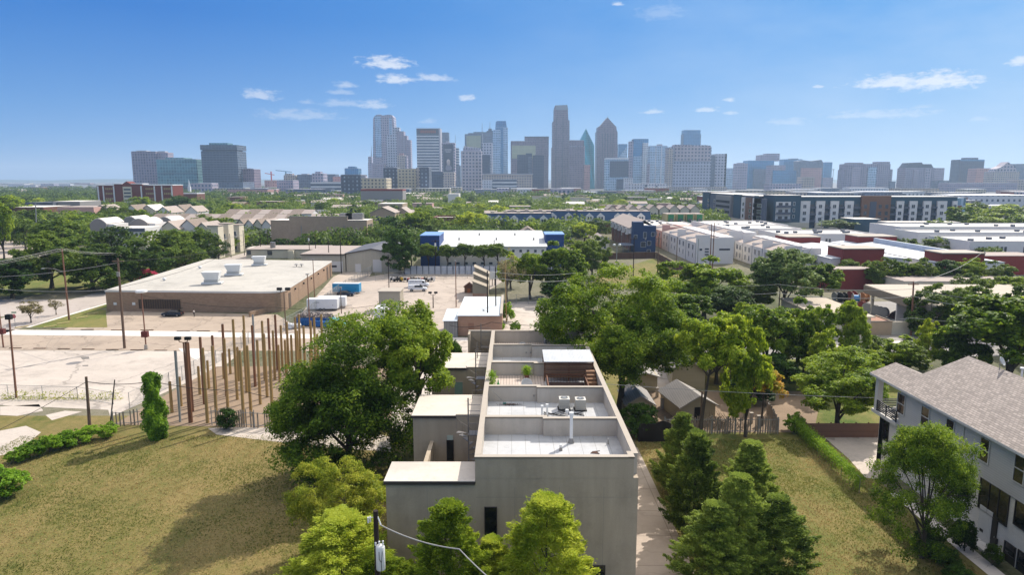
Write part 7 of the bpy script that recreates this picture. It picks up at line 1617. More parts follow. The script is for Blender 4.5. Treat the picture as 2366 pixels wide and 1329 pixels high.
def mid_buildings():
    # tan brick building
    Y=318; x0,x1=XY(Y,626,530),XY(Y,848,530); zl,zc=ZY(Y,510),ZY(Y,501)
    t=thing('tan_brick_building','wide windowless tan brick building with a raised middle parapet','building',((x0+x1)/2,Y,0)); b=MB(); b.box(x0,x1,Y,Y+14,0,zl); b.build('wall',TAN,t)
    xa,xb=XY(Y,668,505),XY(Y,803,505); b=MB(); b.box(xa,xb,Y+.0,Y+.5,zl,zc); b.build('raised_parapet',TAN,t); b=MB(); b.box(xa-.2,xb+.2,Y-.1,Y+.6,zc,zc+.25); b.box(x0-.1,xa-.21,Y-.1,Y+.3,zl,zl+.25); b.box(xb+.21,x1+.1,Y-.1,Y+.3,zl,zl+.25); b.build('coping',STC,t)
    b=MB(); b.box(x0+.1,x1-.1,Y+.6,Y+13.9,zl,zl+.15); b.build('roof',WHR,t)
    for q in range(3):
        for z0,z1 in ((2.0,4.2),(7.0,9.2)): win_x(t,x1,Y+2.2+q*3.8,Y+4.6+q*3.8,z0,z1,face=1,glass=GW,frame=STC,fw=.12)
    for px in (697,796):
        xx=XY(Y,px,540); b=MB(); b.box(xx-.2,xx+.2,Y-.3,Y-.02,0,ZY(Y,521)); b.build('downpipe',MET,t)
    for px,w in ((790,3),(810,4)): xx=XY(Y,px,500); b=MB(); b.box(xx-w,xx+w,Y+7,Y+11,zl+.15,zl+3.0); b.build('rooftop_plant',MET,t)
    BLK.append((x0,x1,Y,Y+14))
    # low beige, cream, metal gabled
    t=bpx('low long beige flat roofed building behind the warehouse','low_building',CRM,568,742,577,262,16,roof=BRN2,over=.3); Y=262
    wins(t,Y,((571,579,580,588),(618,628,580,589)),frame=DKT)
    xx=XY(Y,620,570); b=MB(); b.cyl((xx,Y+5,ZY(Y,577)),(xx,Y+5,ZY(Y,562)),1.0,1.0,12); b.build('roof_fan',MET,t); b=MB(); b.box(XY(Y,668,577),XY(Y,681,577),Y-2,Y-.05,0,ZY(Y,578)); b.build('porch_block',CRM,t)
    t=bpx('cream flat roofed garage building with a white roller door','garage_building',CRM2,696,797,588,222,28,roof=BRN2,over=.35); Y=222
    b=MB(); b.box(XY(Y,761,610),XY(Y,792,610),Y-.12,Y-.02,.1,ZY(Y,604)); d=b.build('roller_door',WH,t); b=MB(); b.box(XY(Y,766,610),XY(Y,778,610),Y-.16,Y-.121,ZY(Y,618),ZY(Y,613)); b.build('door_window',GW,d)
    b=MB(); b.box(XY(Y,694,590),XY(Y,798,590),Y-.45,Y-.36,ZY(Y,588)-.2,ZY(Y,588)+.1); b.build('fascia',DKT,t)
    Y=222; x0,x1=XY(Y,800,600),XY(Y,918,600); xm=XY(Y,858,576); ze,zr=ZY(Y,587),ZY(Y,576); t=thing('metal_gabled_shed','pale corrugated metal shed with a low gable, white door and roller shutter','shed',((x0+x1)/2,Y,0))
    b=MB(); b.extr([(x0,0),(x1,0),(x1,ze),(xm,zr),(x0,ze)],Y,Y+30,'y'); b.build('wall',CRM2,t); b=MB(); b.extr([(x0-.4,ze+.02),(xm,zr+.05),(x1+.4,ze+.02),(x1+.4,ze+.25),(xm,zr+.28),(x0-.4,ze+.25)],Y-.4,Y+30.4,'y'); b.build('roof',DKM,t)
    b=MB(); b.extr([(x0-.4,ze-.12),(xm,zr-.09),(x1+.4,ze-.12),(x1+.4,ze+.02),(xm,zr+.05),(x0-.4,ze+.02)],Y-.35,Y-.05,'y'); b.build('bargeboard',DKT,t)
    b=MB(); b.box(XY(Y,821,620),XY(Y,834,620),Y-.1,Y-.02,0,ZY(Y,610)); b.build('door',WH,t); b=MB(); b.box(XY(Y,862,620),XY(Y,882,620),Y-.1,Y-.02,0,ZY(Y,600)); b.build('roller_shutter',WH,t); BLK.append((x0,x1,Y,Y+30)); BLK.append((-68,-45,218,260))
    t=bpx('small white walled unit with a pale awning behind the warehouse corner','low_building',WH,570,592,574,292,8)
    # long white roofed building with cobalt boxes
    Y=227; x0,x1=XY(Y,1012,590),XY(Y,1262,590); ze=ZY(Y,571); zr=ZY(268,534); t=thing('white_roofed_building','long building with a bright white ribbed roof and cobalt blue end boxes','building',((x0+x1)/2,Y,0))
    b=MB(); b.extr([(Y,0),(268,0),(268,zr),(Y,ze)],x0,x1,'x'); b.build('wall',WH,t); b=MB(); b.extr([(Y-.4,ze),(Y-.4,ze+.25),(268.4,zr+.25),(268.4,zr)],x0-4,x1+.4,'x'); b.build('roof',lined('roof_white_ribbed','#c4c4c0',.9,.82,'x',.6,.1,.3,.03),t)
    xl0,xl1=XY(Y,972,560),XY(Y,1016,560); b=MB(); b.box(xl0,xl1-.01,Y-1,Y+14,0,ZY(Y,545)); b.build('blue_end_box',BLU,t); b=MB(); b.box(xl0-.15,xl1+.1,Y-1.15,Y+14.2,ZY(Y,545),ZY(Y,545)+.3); b.build('box_coping',plain('coping_blue','#6f93c4',.6),t)
    b=MB(); b.box(x1+.01,XY(Y+8,1303,560),Y+8,Y+20,0,ZY(Y+8,543)); b.build('blue_end_box',BLU,t); b=MB(); b.box(x1-.1,XY(Y+8,1303,560)+.2,Y+7.9,Y+20.2,ZY(Y+8,543),ZY(Y+8,543)+.3); b.build('box_coping',plain('coping_blue','#6f93c4',.6),t)
    for k in range(14): px=1030+k*17; wins(t,Y,((px,px+6,577,583),),frame=WHT,fw=.1)
    for k in range(12): px=1035+k*19; wins(t,Y,((px,px+8,606,611),),frame=WHT,fw=.1)
    for k in range(11):
        xx=x0+6+k*6.6; q=.35+.3*(k%2); b=MB(); z_=ze+(zr-ze)*q+.3; b.cyl((xx,Y+41*q,z_),(xx,Y+41*q,z_+.8),.25,.25,6); b.build('roof_vent',MET,t)
    BLK.append((xl0,XY(Y,1303,560),Y,270))
    t=thing('white_panel_fence','long fence of pale panels with dark posts below the street trees','fence',(XY(217,1090,630),217,0)); xa,xb=XY(217,935,630),XY(217,1285,630); b=MB(); b.box(xa,xb,217,217.15,0,2.6); b.build('panels',plain('panel_grey','#b7b9bd',.7,.06,.2),t); b=MB()
    for k in range(26): xx=xa+(xb-xa)*k/25; b.box(xx-.12,xx+.12,216.8,216.99,0,2.8)
    b.build('posts',CHAR,t)
    t=bpx('peaked tan shingled house behind the right end of the long white roof','house',CRM,1200,1250,540,290,12,roof=BRN); 
    gable('brown hipped roof house peeking over the white roof at right',1192,1248,545,527,300,14,roof=BRN)
    gable('small tan roofed cottage beside the oak, left of the brick townhouses',1374,1408,556,545,262,14,roof=BRN2)
    # sheds upper centre
    gable('taupe shed roofed hall beyond the tan brick building, left',855,912,492,479,420,20,roof=BRN2,wall=TAN)
    gable('taupe sloping roofed hall beyond the tan brick building, right',905,950,496,480,440,20,roof=BRN2,wall=TAN)
    bpx('low white roofed block with small piers above the taupe halls','low_building',TAN,873,930,471,520,25)
    bpx('dark brick block with a white roof rail in the trees right of centre left','brick_building',BRK,1000,1054,502,375,22,par=1.0)
    bpx('pale low white roof seen between trees left of the blue rows','low_building',WH,1035,1060,448,800,25)
    bpx('grey white long block with a red rim in front of downtown left','low_building',GREYC,833,930,437,760,25,par=2,parmat=REDW)
    # blue mansard rows
    for (lab,a,c,pyt,Y,dm) in (('front left row with blue mansard roof and white dormers',1122,1274,494,367,(1128,1152,1188,1226,1256)),('rear left row with blue mansard roof rising behind the front one',1168,1331,488,398,(1277,1314)),('right row with blue mansard roof ending at the brick townhouses',1337,1503,489,388,(1362,1388,1428,1454,1481))):
        x0,x1=XY(Y,a,500),XY(Y,c,500); z=ZY(Y,pyt); t=thing('mansard_terrace',lab,'terrace',((x0+x1)/2,Y,0)); b=MB(); b.box(x0,x1,Y,Y+14,0,z-6.2); b.build('wall',BRK,t)
        b=MB(); b.extr([(Y-.3,z-6.2),(Y+14.3,z-6.2),(Y+12.5,z),(Y+1.5,z)],x0-.2,x1+.2,'x'); b.build('mansard_roof',MANS,t); b=MB(); b.box(x0-.1,x1+.1,Y+1.2,Y+12.8,z,z+.3); b.build('flat_roof',BRN2,t)
        for px in dm:
            xx=XY(Y,px,505); b=MB(); b.extr([(xx-2.2,z-6),(xx+2.2,z-6),(xx+2.2,z-2.6),(xx,z-.8),(xx-2.2,z-2.6)],Y-.6,Y+1.6,'y'); d=b.build('dormer',WH,t); 
            for s in (-.7,.7): b=MB(); b.box(xx+s-.45,xx+s+.45,Y-.68,Y-.62,z-4.4,z-2.9); b.build('dormer_window',GW,d)
        for k in range(5): xx=x0+(x1-x0)*(k+.5)/5; b=MB(); b.box(xx-1,xx+1,Y+5,Y+6.5,z+.3,z+1.2); b.build('roof_unit',CRM,t)
        BLK.append((x0,x1,Y,Y+14))
    # tan row with roof terraces behind, green fronted row
    for k in range(9):
        px=1404+k*24; gable('tan gabled unit in the row behind the right blue mansard',px,px+21,484,474+(k%2)*2,450,16,roof=BRN2,group='tan gabled row behind the blue mansard')
    for k in range(4):
        px=1541+k*22; Y=372; t=bpx('olive and green fronted townhouse left of the parking garage','townhouse',OLV,px,px+20,495,Y,12,roof=BRN2,group='olive and green fronted townhouses'); x0,x1=XY(Y,px+3,500),XY(Y,px+15,500)
        b=MB(); b.box(x0,x1,Y-.9,Y-.02,0,ZY(Y,496)); g=b.build('green_bay',GRN,t); 
        for z_ in (4,7.5): b=MB(); b.box(x0+.5,x1-.5,Y-1.0,Y-.91,z_,z_+1.6); b.build('bay_window',GW,g)
    # navy + brick townhouse row
    Y=285; x0,x1=XY(Y,1463,560),XY(Y,1515,560); z=ZY(Y,513); t=thing('navy_townhouse','navy blue end townhouse with a brick side, white bays and a tan roof','townhouse',((x0+x1)/2,Y,0)); b=MB(); b.box(x0,x1,Y,Y+5,0,z-1.6); b.box(x0,x0+4.2,Y+.0,Y+5.01,z-1.6,z); b.build('navy_front',NAVY,t)
    b=MB(); b.box(x0+.0,x1-.5,Y+5.02,Y+62,0,7.2); b.build('brick_side',BRK,t); b=MB(); b.box(x0-.5,x1-.5,Y+5.05,Y+62,7.2,z-2.8); b.build('upper_wall',WH,t)
    b=MB(); b.extr([(x0-1.0,z-2.9),(x0+5.5,z+.6),(x1,z-2.0),(x1,z-2.3),(x0+5.5,z+.3),(x0-1.0,z-3.2)],Y+5.03,Y+62.4,'y'); b.build('roof',BRN2,t)
    for k in range(5):
        b=MB(); yy=Y+9+k*11; b.box(x0-1.3,x0-.51,yy,yy+4.5,6.6,z-3.3); bay=b.build('white_bay',WH,t); win_x(bay,x0-1.3,yy+1,yy+3.4,7.2,9.0,glass=GW,frame=WHT,fw=.1); b=MB(); b.box(x0-.18,x0-.02,yy-1.5,yy-1.2,0,7); b.build('downpipe',MET,t)
    wins(t,Y,((1487,1494,537,550),(1505,1513,537,546),(1481,1492,559,571),(1496,1504,557,567),(1495,1503,577,583),(1465,1472,543,552)),frame=WHT,fw=.07)
    b=MB(); b.box(x0-5,x0-.1,Y-4,Y+8,3.0,3.2); b.build('carport',CHAR,t); b=MB()
    for dx in (-4.8,-2.5,-.4): b.box(x0+dx-.1,x0+dx+.1,Y-3.9,Y-3.7,0,3)
    b.build('carport_posts',CHAR,t); BLK.append((x0-5,x1,Y,Y+62))
    # wooden fence round the park lawn
    for lab,P_,h in (('brown board fence along the back of the park lawn',((XY(258,1388,600),258),(XY(262,1515,590),262)),2.4),('brown board fence running beside the white townhouses',((XY(262,1516,590),262),(XY(199,1610,640),199)),2.4)):
        (ax,ay),(bx,by)=P_; t=thing('board_fence',lab,'fence',(ax,ay,0)); L_=math.hypot(bx-ax,by-ay); nx,ny=-(by-ay)/L_*.06,(bx-ax)/L_*.06; b=MB(); b.prism([(ax-nx,ay-ny),(bx-nx,by-ny),(bx+nx,by+ny),(ax+nx,ay+ny)],0,h); b.build('boards',lined('fence_brown','#5d4437',.6,.8,'u',.9,.1,.3),t); b=MB()
        for k in range(int(L_/6)+1): q=min(1,k*6/L_); xx,yy=ax+(bx-ax)*q,ay+(by-ay)*q-.15; b.box(xx-.1,xx+.1,yy-.1,yy+.1,0,h+.1)
        b.build('posts',WOODD,t)
    # white stepped townhouses
    def steps(labs,x0,x1,ys,h,mats,grp):
        for i,(ya,yb) in enumerate(zip(ys,ys[1:])):
            hh=h+(.9 if i%2==0 else 0); m=mats[i%len(mats)]; t=thing('white_townhouse' if m is WH else 'pink_townhouse',labs[i],'townhouse',((x0+x1)/2,ya,0),0,grp); b=MB(); b.box(x0,x1,ya+.02,yb-.02,0,h-1.6); b.build('wall',m,t)
            xm=x0+(x1-x0)*.62; b=MB(); b.extr([(x0+.02,h-1.6),(xm,h+.1),(xm,h-1.6)],ya+.4,yb-.4,'y'); b.build('roof',BRN2,t)
            b=MB(); b.box(x0,x0+5.0 if i==0 else x0+3.4,ya+.02,ya+.38,h-1.6,hh+.3 if i%2==0 else h-.6); b.box(xm+.01,x1,ya+.4,yb-.4,h-1.6,h+.5); b.box(x0+3.5 if i else x0+5.01,x1,ya+.02,ya+.38,h-1.6,h+.2); b.build('parapet',m,t)
            for q in range(2):
                yy=ya+(yb-ya)*(.3+.4*q); win_x(t,x0,yy-.9,yy+.9,h-4.4,h-2.6,glass=GW,frame=WHT,fw=.1,mull=1); win_x(t,x0,yy-.45,yy+.45,h-7.4,h-5.6,glass=GW,frame=WHT,fw=.1)
            b=MB(); b.box(x0-.1,x0-.01,ya+.05,ya+.2,0,h-1.8); b.build('downpipe',CHAR,t); BLK.append((x0,x1,ya,yb))
            if i==0:
                wins_=[(.1,.16,h-4.3,h-3.7),(.24,.34,h-5.0,h-4.6),(.24,.34,h-4.0,h-3.6),(.24,.34,h-6.0,h-5.6),(.62,.9,h-4.2,h-3.7)]
                for a,c,z0,z1 in wins_: win_y(t,x0+(x1-x0)*a,x0+(x1-x0)*c,ya+.02,z0,z1,glass=GW,frame=CHAR,fw=.05)
    od=['nearest','second','third','fourth','fifth','farthest']
    steps(['%s unit of the white townhouse row that runs back from the park fence'%o for o in od],66,79.5,(244,258,272,286,300,316,330),9.2,[WH,WH,WH,WH,PINK,WH],'white townhouses along the park fence')
    steps(['%s unit of the middle white townhouse row'%o for o in od[:5]],83.5,94,(262,276,290,304,318,332),9.4,[WH],'middle row of white townhouses')
    steps(['%s unit of the right white townhouse row, before the red boxes'%o for o in od[:6]],85.5,96.5,(212,224,235,246,257,260.5,261) if 0 else (212,222,232,242,252,261),8.4,[WH],'right row of white townhouses')
    # flat white rows
    def flat(lab,x0,x1,y0,y1,h,n=6,grp=None,wl=True):
        t=blk(lab,'flat_roofed_rowhouse',WH,x0,x1,y0,y1,h,par=.5,group=grp); rr=random.Random(int(x0*7))
        ac_units(t,[(x0+2+(x1-x0-4)*rr.random(),y0+2+(y1-y0-4)*rr.random(),h+.1) for _ in range(n)])
        if wl:
            k=0; x=x0+3
            while x<x1-3 and k<14: win_y(t,x,x+.7,y0,h-4.2,h-1.6,glass=GW,frame=CHAR,fw=.06); win_y(t,x+1.3,x+2.0,y0,h-4.2,h-1.6,glass=GW,frame=CHAR,fw=.06); x+=8; k+=1
        return t
    flat('long white flat roofed rowhouse block behind the front red box',108,147,276,300,7.9,10)
    flat('white flat roofed block left of the small tree, behind the middle townhouses',100,128,302,330,8.2,6)
    flat('white flat roofed block at the foot of the apartments, left of centre right',97,135,334,372,7.6,10)
    flat('white flat roofed block right behind the farthest townhouses',62,92,336,380,7.4,8)
    flat('long white rowhouse block at the right, upper one',183,300,322,350,7.6,12)
    flat('middle white rowhouse block with several black roof units at right',168,240,282,300,8.0,8)
    t=flat('nearest white rowhouse block with a brick red base at the right edge',160,230,238,262,8.3,8); b=MB(); b.box(172,230.2,237.6,237.98,0,3.3); b.build('red_base',BRK,t)
    bpx('dark green low shed among trees in front of the apartments','low_building',GRN if 0 else TEALD,1975,2035,507,395,18)
    bpx('long grey low wall like building in front of the apartments right end','low_building',GREYC,2050,2220,514,372,10)
    # red and white warehouses
    def barn(lab,x0,x1,y0,y1,h,boxes,striped=False,fmat=WH):
        t=thing('red_white_warehouse',lab,'warehouse',((x0+x1)/2,y0,0)); b=MB(); b.box(x0,x1,y0,y1,0,h-.8); b.build('wall',fmat,t)
        b=MB(); xm=(x0+x1)/2; b.extr([(x0-.3,h-.79),(x1+.3,h-.79),(xm,h+.3)],y0-.2,y1+.2,'y'); b.build('roof',lined('barn_roof_a','#c3c7ca',.9,.86,'y',.6,.1,.3,.03) if not striped else lined('barn_roof_b','#c0c6cc',5.5,.5,'y',.6,.25,.2,.03),t)
        for a,c,ya,yb,hh in boxes:
            b=MB(); b.box(a,c,ya,yb,0 if ya<=y0+.1 else h-.8,hh); r_=b.build('red_box',REDW,t); b=MB(); b.box(a-.15,c+.15,ya-.15,yb+.15,hh,hh+.3); b.build('box_coping',STC,r_)
        for k in range(4): xx=x0+2+k*2.6; 
        for k in range(3): win_y(t,x0+1.5+k*2.6,x0+2.5+k*2.6,y0,3.4,4.4,glass=GW,frame=WHT,fw=.08)
        BLK.append((x0,x1,y0,y1)); return t
    barn('left warehouse with pale roof between two barn red boxes',95,118,201.5,259,7.6,((97.5,109.5,200,210,9.7),(98,110,243,254,9.6)))
    t=barn('right warehouse with striped roof and barn red end boxes',121,141,194,258,7.4,((122,134,192.5,201,9.2),(126,140,248,258,9.4)),True)
    b=MB(); b.box(130.5,131.3,202,246,7.4,9.2); b.build('clerestory_wall',plain('pale_blue_metal','#b4bcc6',.6,.05),t)
    blk('barn red low wall building behind the row of trees, left part','red_building',REDW,82.5,100,186,192,5.5,roof=BRN2); blk('barn red building at the right behind the trees','red_building',REDW,150,168,215,226,6.0,roof=BRN2)
    blk('tan stone building at the right edge with a dark slot window','low_building',CRM,150,190,182,198,5.2,roof=BRN2); blk('long low tan building behind the canopy','low_building',CRM,100,135,172,184,4.2,roof=BRN2)
    # depot canopy and yard
    t=thing('canopy','large open canopy with a pale flat roof on posts in the depot','canopy',(95,128,0)); b=MB(); b.extr([(128,5.7),(153,6.2),(153,6.5),(128,6.0)],80,135,'x'); b.build('roof',pave('canopy_roof','#b3a898',.06,0,stain=.2),t); b=MB(); b.extr([(127.8,4.3),(127.98,4.3),(127.98,5.95),(127.8,5.95)],80,135,'x'); b.extr([(79.8,4.6),(79.99,4.6),(79.99,6.3),(79.8,6.3)],127.8,153,'y'); b.build('fascia',plain('canopy_fascia','#857a6a',.8),t)
    for xx in (81,92,104,118):
        for yy in (129,151): b=MB(); b.box(xx-.25,xx+.25,yy-.25,yy+.25,0,5.6); b.build('post',CRM,t)
    b=MB(); b.box(80.3,86.5,140,140.3,0,4.6); b.build('white_screen',WH,t); BLK.append((75,135,120,155))
    z=4.6; A=[G(1898,690,z),G(2025,731,z),G(1925,727,z),G(1885,712,z)]
    t=thing('tan_shed','tan shed with a broad pale roof left of the depot canopy','shed',(A[0][0],A[1][1],0)); y0,y1=126,146; b=MB(); b.box(58.5,67.6,y0,y1,0,z-.2); b.build('wall',CRM,t); b=MB(); b.box(58,68.2,y0-.5,y1+.4,z-.2,z); b.build('roof',pave('shed_roof_pale','#b9ab99',.06,0,stain=.2),t)
    x0,y0=G(1975,775); x1=XY(y0,2060,770); t=thing('tan_annex','tan windowless annex with a reddish gravel roof on the right street','building',(x0,y0,0)); b=MB(); b.box(x0-3,x1,y0,y0+6,0,ZY(y0,742)-.3); b.build('wall',plain('annex_tan','#a8937a',.85,.06),t); b=MB(); b.box(x0-2.8,x1-.2,y0+.3,y0+5.8,ZY(y0,742)-.3,ZY(y0,742)-.2); b.build('roof',plain('gravel_red','#98705c',.9,.2,3),t)
    b=MB(); zt=ZY(y0,742); b.box(x0-3,x1,y0,y0+.25,zt-.3,zt); b.box(x1-.25,x1,y0+.25,y0+6,zt-.3,zt); b.build('parapet',plain('annex_cap','#8b7a66',.8),t)
    t=thing('tan_yard_wall','low tan yard wall right of the annex','wall',(x1,y0,0)); b=MB(); b.box(x1+.1,x1+6.5,y0+.5,y0+.8,0,2.6); b.build('wall',CRM,t)
    rr=random.Random(12); RED=plain('spool_red','#7a2f27',.7,.1); SB=plain('spool_blue','#2277b5',.5); GR_=plain('spool_grey','#8f8d86',.7); YB=plain('spool_tan','#9b6b42',.8)
    def spool(px,py,r,w,label,fl,dr,rz,grp='cable spools in the depot'):
        x,y=G(px,py); t=thing('cable_spool',label,'cable spool',(x,y,.03),rz,grp)
        for s in (-1,1): b=MB(); b.cyl((s*w/2-.06,0,r),(s*w/2+.06,0,r),r,r,20); local(b,'flange',fl,t)
        b=MB(); b.cyl((-w/2,0,r),(w/2,0,r),r*.62,r*.62,16); local(b,'drum',dr,t); return t
    spool(1977,701,1.25,1.5,'blue wound cable spool with white flanges in the depot yard',STC,SB,R(-15))
    spool(1968,697,1.3,1.3,'rust red cable spool left of the blue one',RED,RED,R(15)); spool(1996,699,1.25,1.2,'orange brown cable spool right of the blue one',YB,YB,R(10))
    spool(1946,698,1.2,1.2,'black cable spool at the left end of the depot row',BLK_,BLK_,R(15)); spool(1932,695,1.1,1.2,'grey cable spool at the far left of the depot row',GR_,BLK_,R(10))
    for i,(px,py) in enumerate(((1992,718),(2002,722),(2012,725),(2022,728),(2032,731),(2042,733))): spool(px,py,1.1,.5,('dark red coil leaning at the left end of the line of coils','second grey coil from the left in the leaning line','third grey coil from the left in the leaning line','fourth grey coil from the left in the leaning line','fifth grey coil from the left in the leaning line','rightmost silver coil of the leaning line')[i],GR_ if i else RED,BLK_,R(25),'leaning coils in the depot')
    x,y=G(2100,735); t=thing('dirt_pile','dark reddish pile of material under the canopy','pile',(x,y,.03)); b=MB(); b.smooth=True; b.lathe((0,0,0),[(4.4,0),(3.4,.9),(1.8,1.9),(.01,2.4)],14); local(b,'heap',plain('pile_red','#3a1f1c',.95,.3,1.5),t)
    x,y=G(2095,762); t=thing('pallet_stack','pallet of silver fittings behind the yard wall','pallet',(x,y,.03)); b=MB(); b.box(-1.5,1.5,-.8,.8,.3,1.2); local(b,'goods',plain('fittings','#a9b0b8',.4,.4,6,metal=.5),t); b=MB(); b.box(-1.6,1.6,-.9,.9,0,.3); local(b,'pallet_base',WOODM,t)
    q=pole_px(2105,775,650,.2,WPR,'tall brown utility pole in front of the depot yard wall',pxt=2111,arm=1.0)
    # small sheds inside the fenced yard behind the townhouses
    SW=lined('shed_siding','#a89c80',.22,.8,'z',.8,.12,.3,.04); SR=lined('shed_corrugated','#8b847c',.25,.75,'x',.6,.25,.5,.08)
    def shed(px,pyb,w,d,hw,hr,label,rz=0,door=False):
        x,y=G(px,pyb); t=thing('garden_shed',label,'shed',(x,y,0),rz,'cream sheds in the fenced yard'); b=MB(); b.extr([(-w/2,0),(w/2,0),(w/2,hw),(0,hr-.12),(-w/2,hw)],0,d,'y'); local(b,'wall',SW,t)
        b=MB(); o=.35; b.extr([(-w/2-o,hw-.25),(0,hr),(w/2+o,hw-.25),(w/2+o,hw-.15),(0,hr+.1),(-w/2-o,hw-.15)],-.4,d+.4,'y'); local(b,'roof',SR,t); b=MB(); b.extr([(-w/2-o,hw-.33),(0,hr-.08),(w/2+o,hw-.33),(w/2+o,hw-.25),(0,hr),(-w/2-o,hw-.25)],-.42,-.34,'y'); local(b,'trim',STC,t)
        if door: b=MB(); b.box(-.5,.5,-.06,-.01,0,1.9); local(b,'door',BLK_,t)
    shed(1478,965,3.3,5.5,1.9,2.9,'small cream shed with a corrugated gable roof nearest the townhouses'); shed(1612,975,4.6,6.5,2.2,3.4,'long cream shed with a dark doorway beside the picket fence',door=True,rz=R(10)); shed(1590,900,4.6,9,3.0,4.4,'tall cream shed with the corrugated roof behind the leaning tree',rz=R(-6)); shed(1490,905,3.5,4,2.4,2.8,'white block shed behind the forked trunk of the largest tree')
    for i,(px,py) in enumerate(((1440,955),(1529,945),(1558,945),(1518,918),(1720,965),(1735,978),(1752,985))):
        x,y=G(px,py); t=thing('short_post','short pale post standing in the sandy shed yard','post',(x,y,0),0,'short posts in the shed yard'); b=MB(); b.box(-.18,.18,-.18,.18,0,1.3); local(b,'shaft',STC,t); b=MB(); b.box(-.22,.22,-.22,.22,1.3,1.36); local(b,'cap',STC,t)
    picket('bleached picket and wire fence in front of the shed yard',[G(1535,1003),G(1797,1003)],2.1,.3,5)
    picket('short return of the picket fence at the right end of the shed yard',[G(1797,1003),G(1770,955)],2.0,.4,6)
    q=pole_px(1618,1000,905,.14,WP,'wooden pole standing inside the picket fence of the shed yard')
    # brush pile
    x,y=G(1670,995); t=thing('brush_pile','heap of dry bare branches behind the picket fence','brush pile',(x,y+1,0)); b=MB(); rr=random.Random(3)
    for k in range(260): a=rr.random()*6.28; r_=rr.random()*3.2; z_=rr.random()*1.3; b.cyl((math.cos(a)*r_,math.sin(a)*r_*.5,z_*.4),(math.cos(a)*r_+rr.uniform(-1,1),math.sin(a)*r_*.5+rr.uniform(-.5,.5),z_+.4),.03,.01,3,False)
    local(b,'branches',plain('dry_branch','#7d7060',.95,.2),t)
    # lamp poles and posts by the park
    for px,pyb,pyt,r,m,lab,arm in ((1424,628,567,.15,WPG,'grey double globe lamp pole on the park lawn',0),(1463,640,548,.16,WPD,'dark utility pole on the park lawn, left of the wooden one',1.0),(1519,640,547,.2,WP,'wooden utility pole with crossarm on the park lawn',1.0),(1562,632,548,.16,WP,'wooden pole at the park fence in front of the white townhouses',0),(1611,622,552,.15,WPG,'grey pole at the corner of the nearest white townhouse',0),(1640,620,517,.2,WPR,'tall brown pole, left of the pair before the white townhouses',0),(1646,620,515,.2,WPR,'tall brown pole, right of the pair before the white townhouses',0),
        (1335,690,628,.15,WP,'wooden pole behind the largest tree, left one',0),(1594,690,652,.15,WP,'wooden pole behind the largest tree, right one',0),(1798,740,655,.15,WP,'wooden pole rising between the dark trees right of centre',.8),(2038,640,578,.15,WPR,'red brown pole in front of the right striped warehouse',0),(2267,660,580,.16,WPG,'pole with a transformer before the far right trees',0),(2290,560,538,.15,WPR,'thin pole before the right white rowhouses',0),(1896,545,500,.2,WPG,'grey pole in front of the apartments, left one',1.0)):
        q=pole_px(px,pyb,pyt,r,m,lab,arm=arm)
        if px==1424:
            for s in (-1,1): b=MB(); b.smooth=True; b.lathe((s*.9,0,q[3]-.3),[(.01,0),(.45,.1),(.5,.45),(.3,.8),(.01,.85)],10); local(b,'globe',WHT,q[0])
            b=MB(); b.tube([(-.9,0,q[3]),(0,0,q[3]-.6),(.9,0,q[3])],.06,5); local(b,'arm',WPG,q[0])
    # wires across the centre / right
    def Wp(px,py,Y): return (XY(Y,px,py),Y,ZY(Y,py))
    wire('upper cable crossing the picture centre above the largest tree',[Wp(1127,627,114),Wp(1335,630,150),Wp(1594,652,150),Wp(1798,657,131),Wp(2111,668,112),Wp(2420,700,100)],.6,.03,WIREL)
    wire('lower cable crossing the picture centre above the largest tree',[Wp(1127,640,114),Wp(1335,645,150),Wp(1594,668,150),Wp(1798,677,131),Wp(2111,685,112),Wp(2420,720,100)],.7,.045,WIREL)
    wire('pale cable over the depot from the tall brown pole to the right',[Wp(2107,735,110),Wp(2440,745,100)],.5,.045,WIREL); wire('pale cable from the tall brown pole leftwards over the annex',[Wp(1800,745,118),Wp(2107,735,110)],.6,.045,WIREL)
    wire('thin cable fanning from the tall brown pole to the transformer pole upper right',[Wp(2111,652,110),Wp(2267,585,190)],1.2,.04,WIREL)
    wire('thin straight cable low over the lawn right of the townhouses',[(9.1,70,8.6),Wp(2030,920,74)],.2,.025,WIREL)
    wire('black service cable behind the farthest parapet to the peach workshop',[Wp(1040,752,100),Wp(1135,745,98),Wp(1420,748,97)],.5,.04,WIRE)
    # tan-roofed rows, upper left
    def row(lab,grp,pxs,pye,pyr,Y,dep,axis='x',walls=(CRM,WH),roofs=(BRN,BRN2)):
        for i,(a,c) in enumerate(zip(pxs,pxs[1:])): gable(lab,a+.5,c-.5,pye,pyr+(i%2)*1.0,Y,dep,wall=walls[i%2],roof=roofs[i%2],axis=axis,group=grp,name='row_house')
    row('taupe roofed rowhouse in the farthest row before the tree belt','farthest taupe row',list(range(520,745,25)),494,485,432,16)
    row('taupe roofed rowhouse in the middle row left of the tan brick building','middle taupe row',list(range(345,700,26)),507,496,372,16)
    row('taupe gabled rowhouse in the nearest row left of the tan brick building','nearest taupe row',list(range(545,626,20)),520,507,335,14,axis='y')
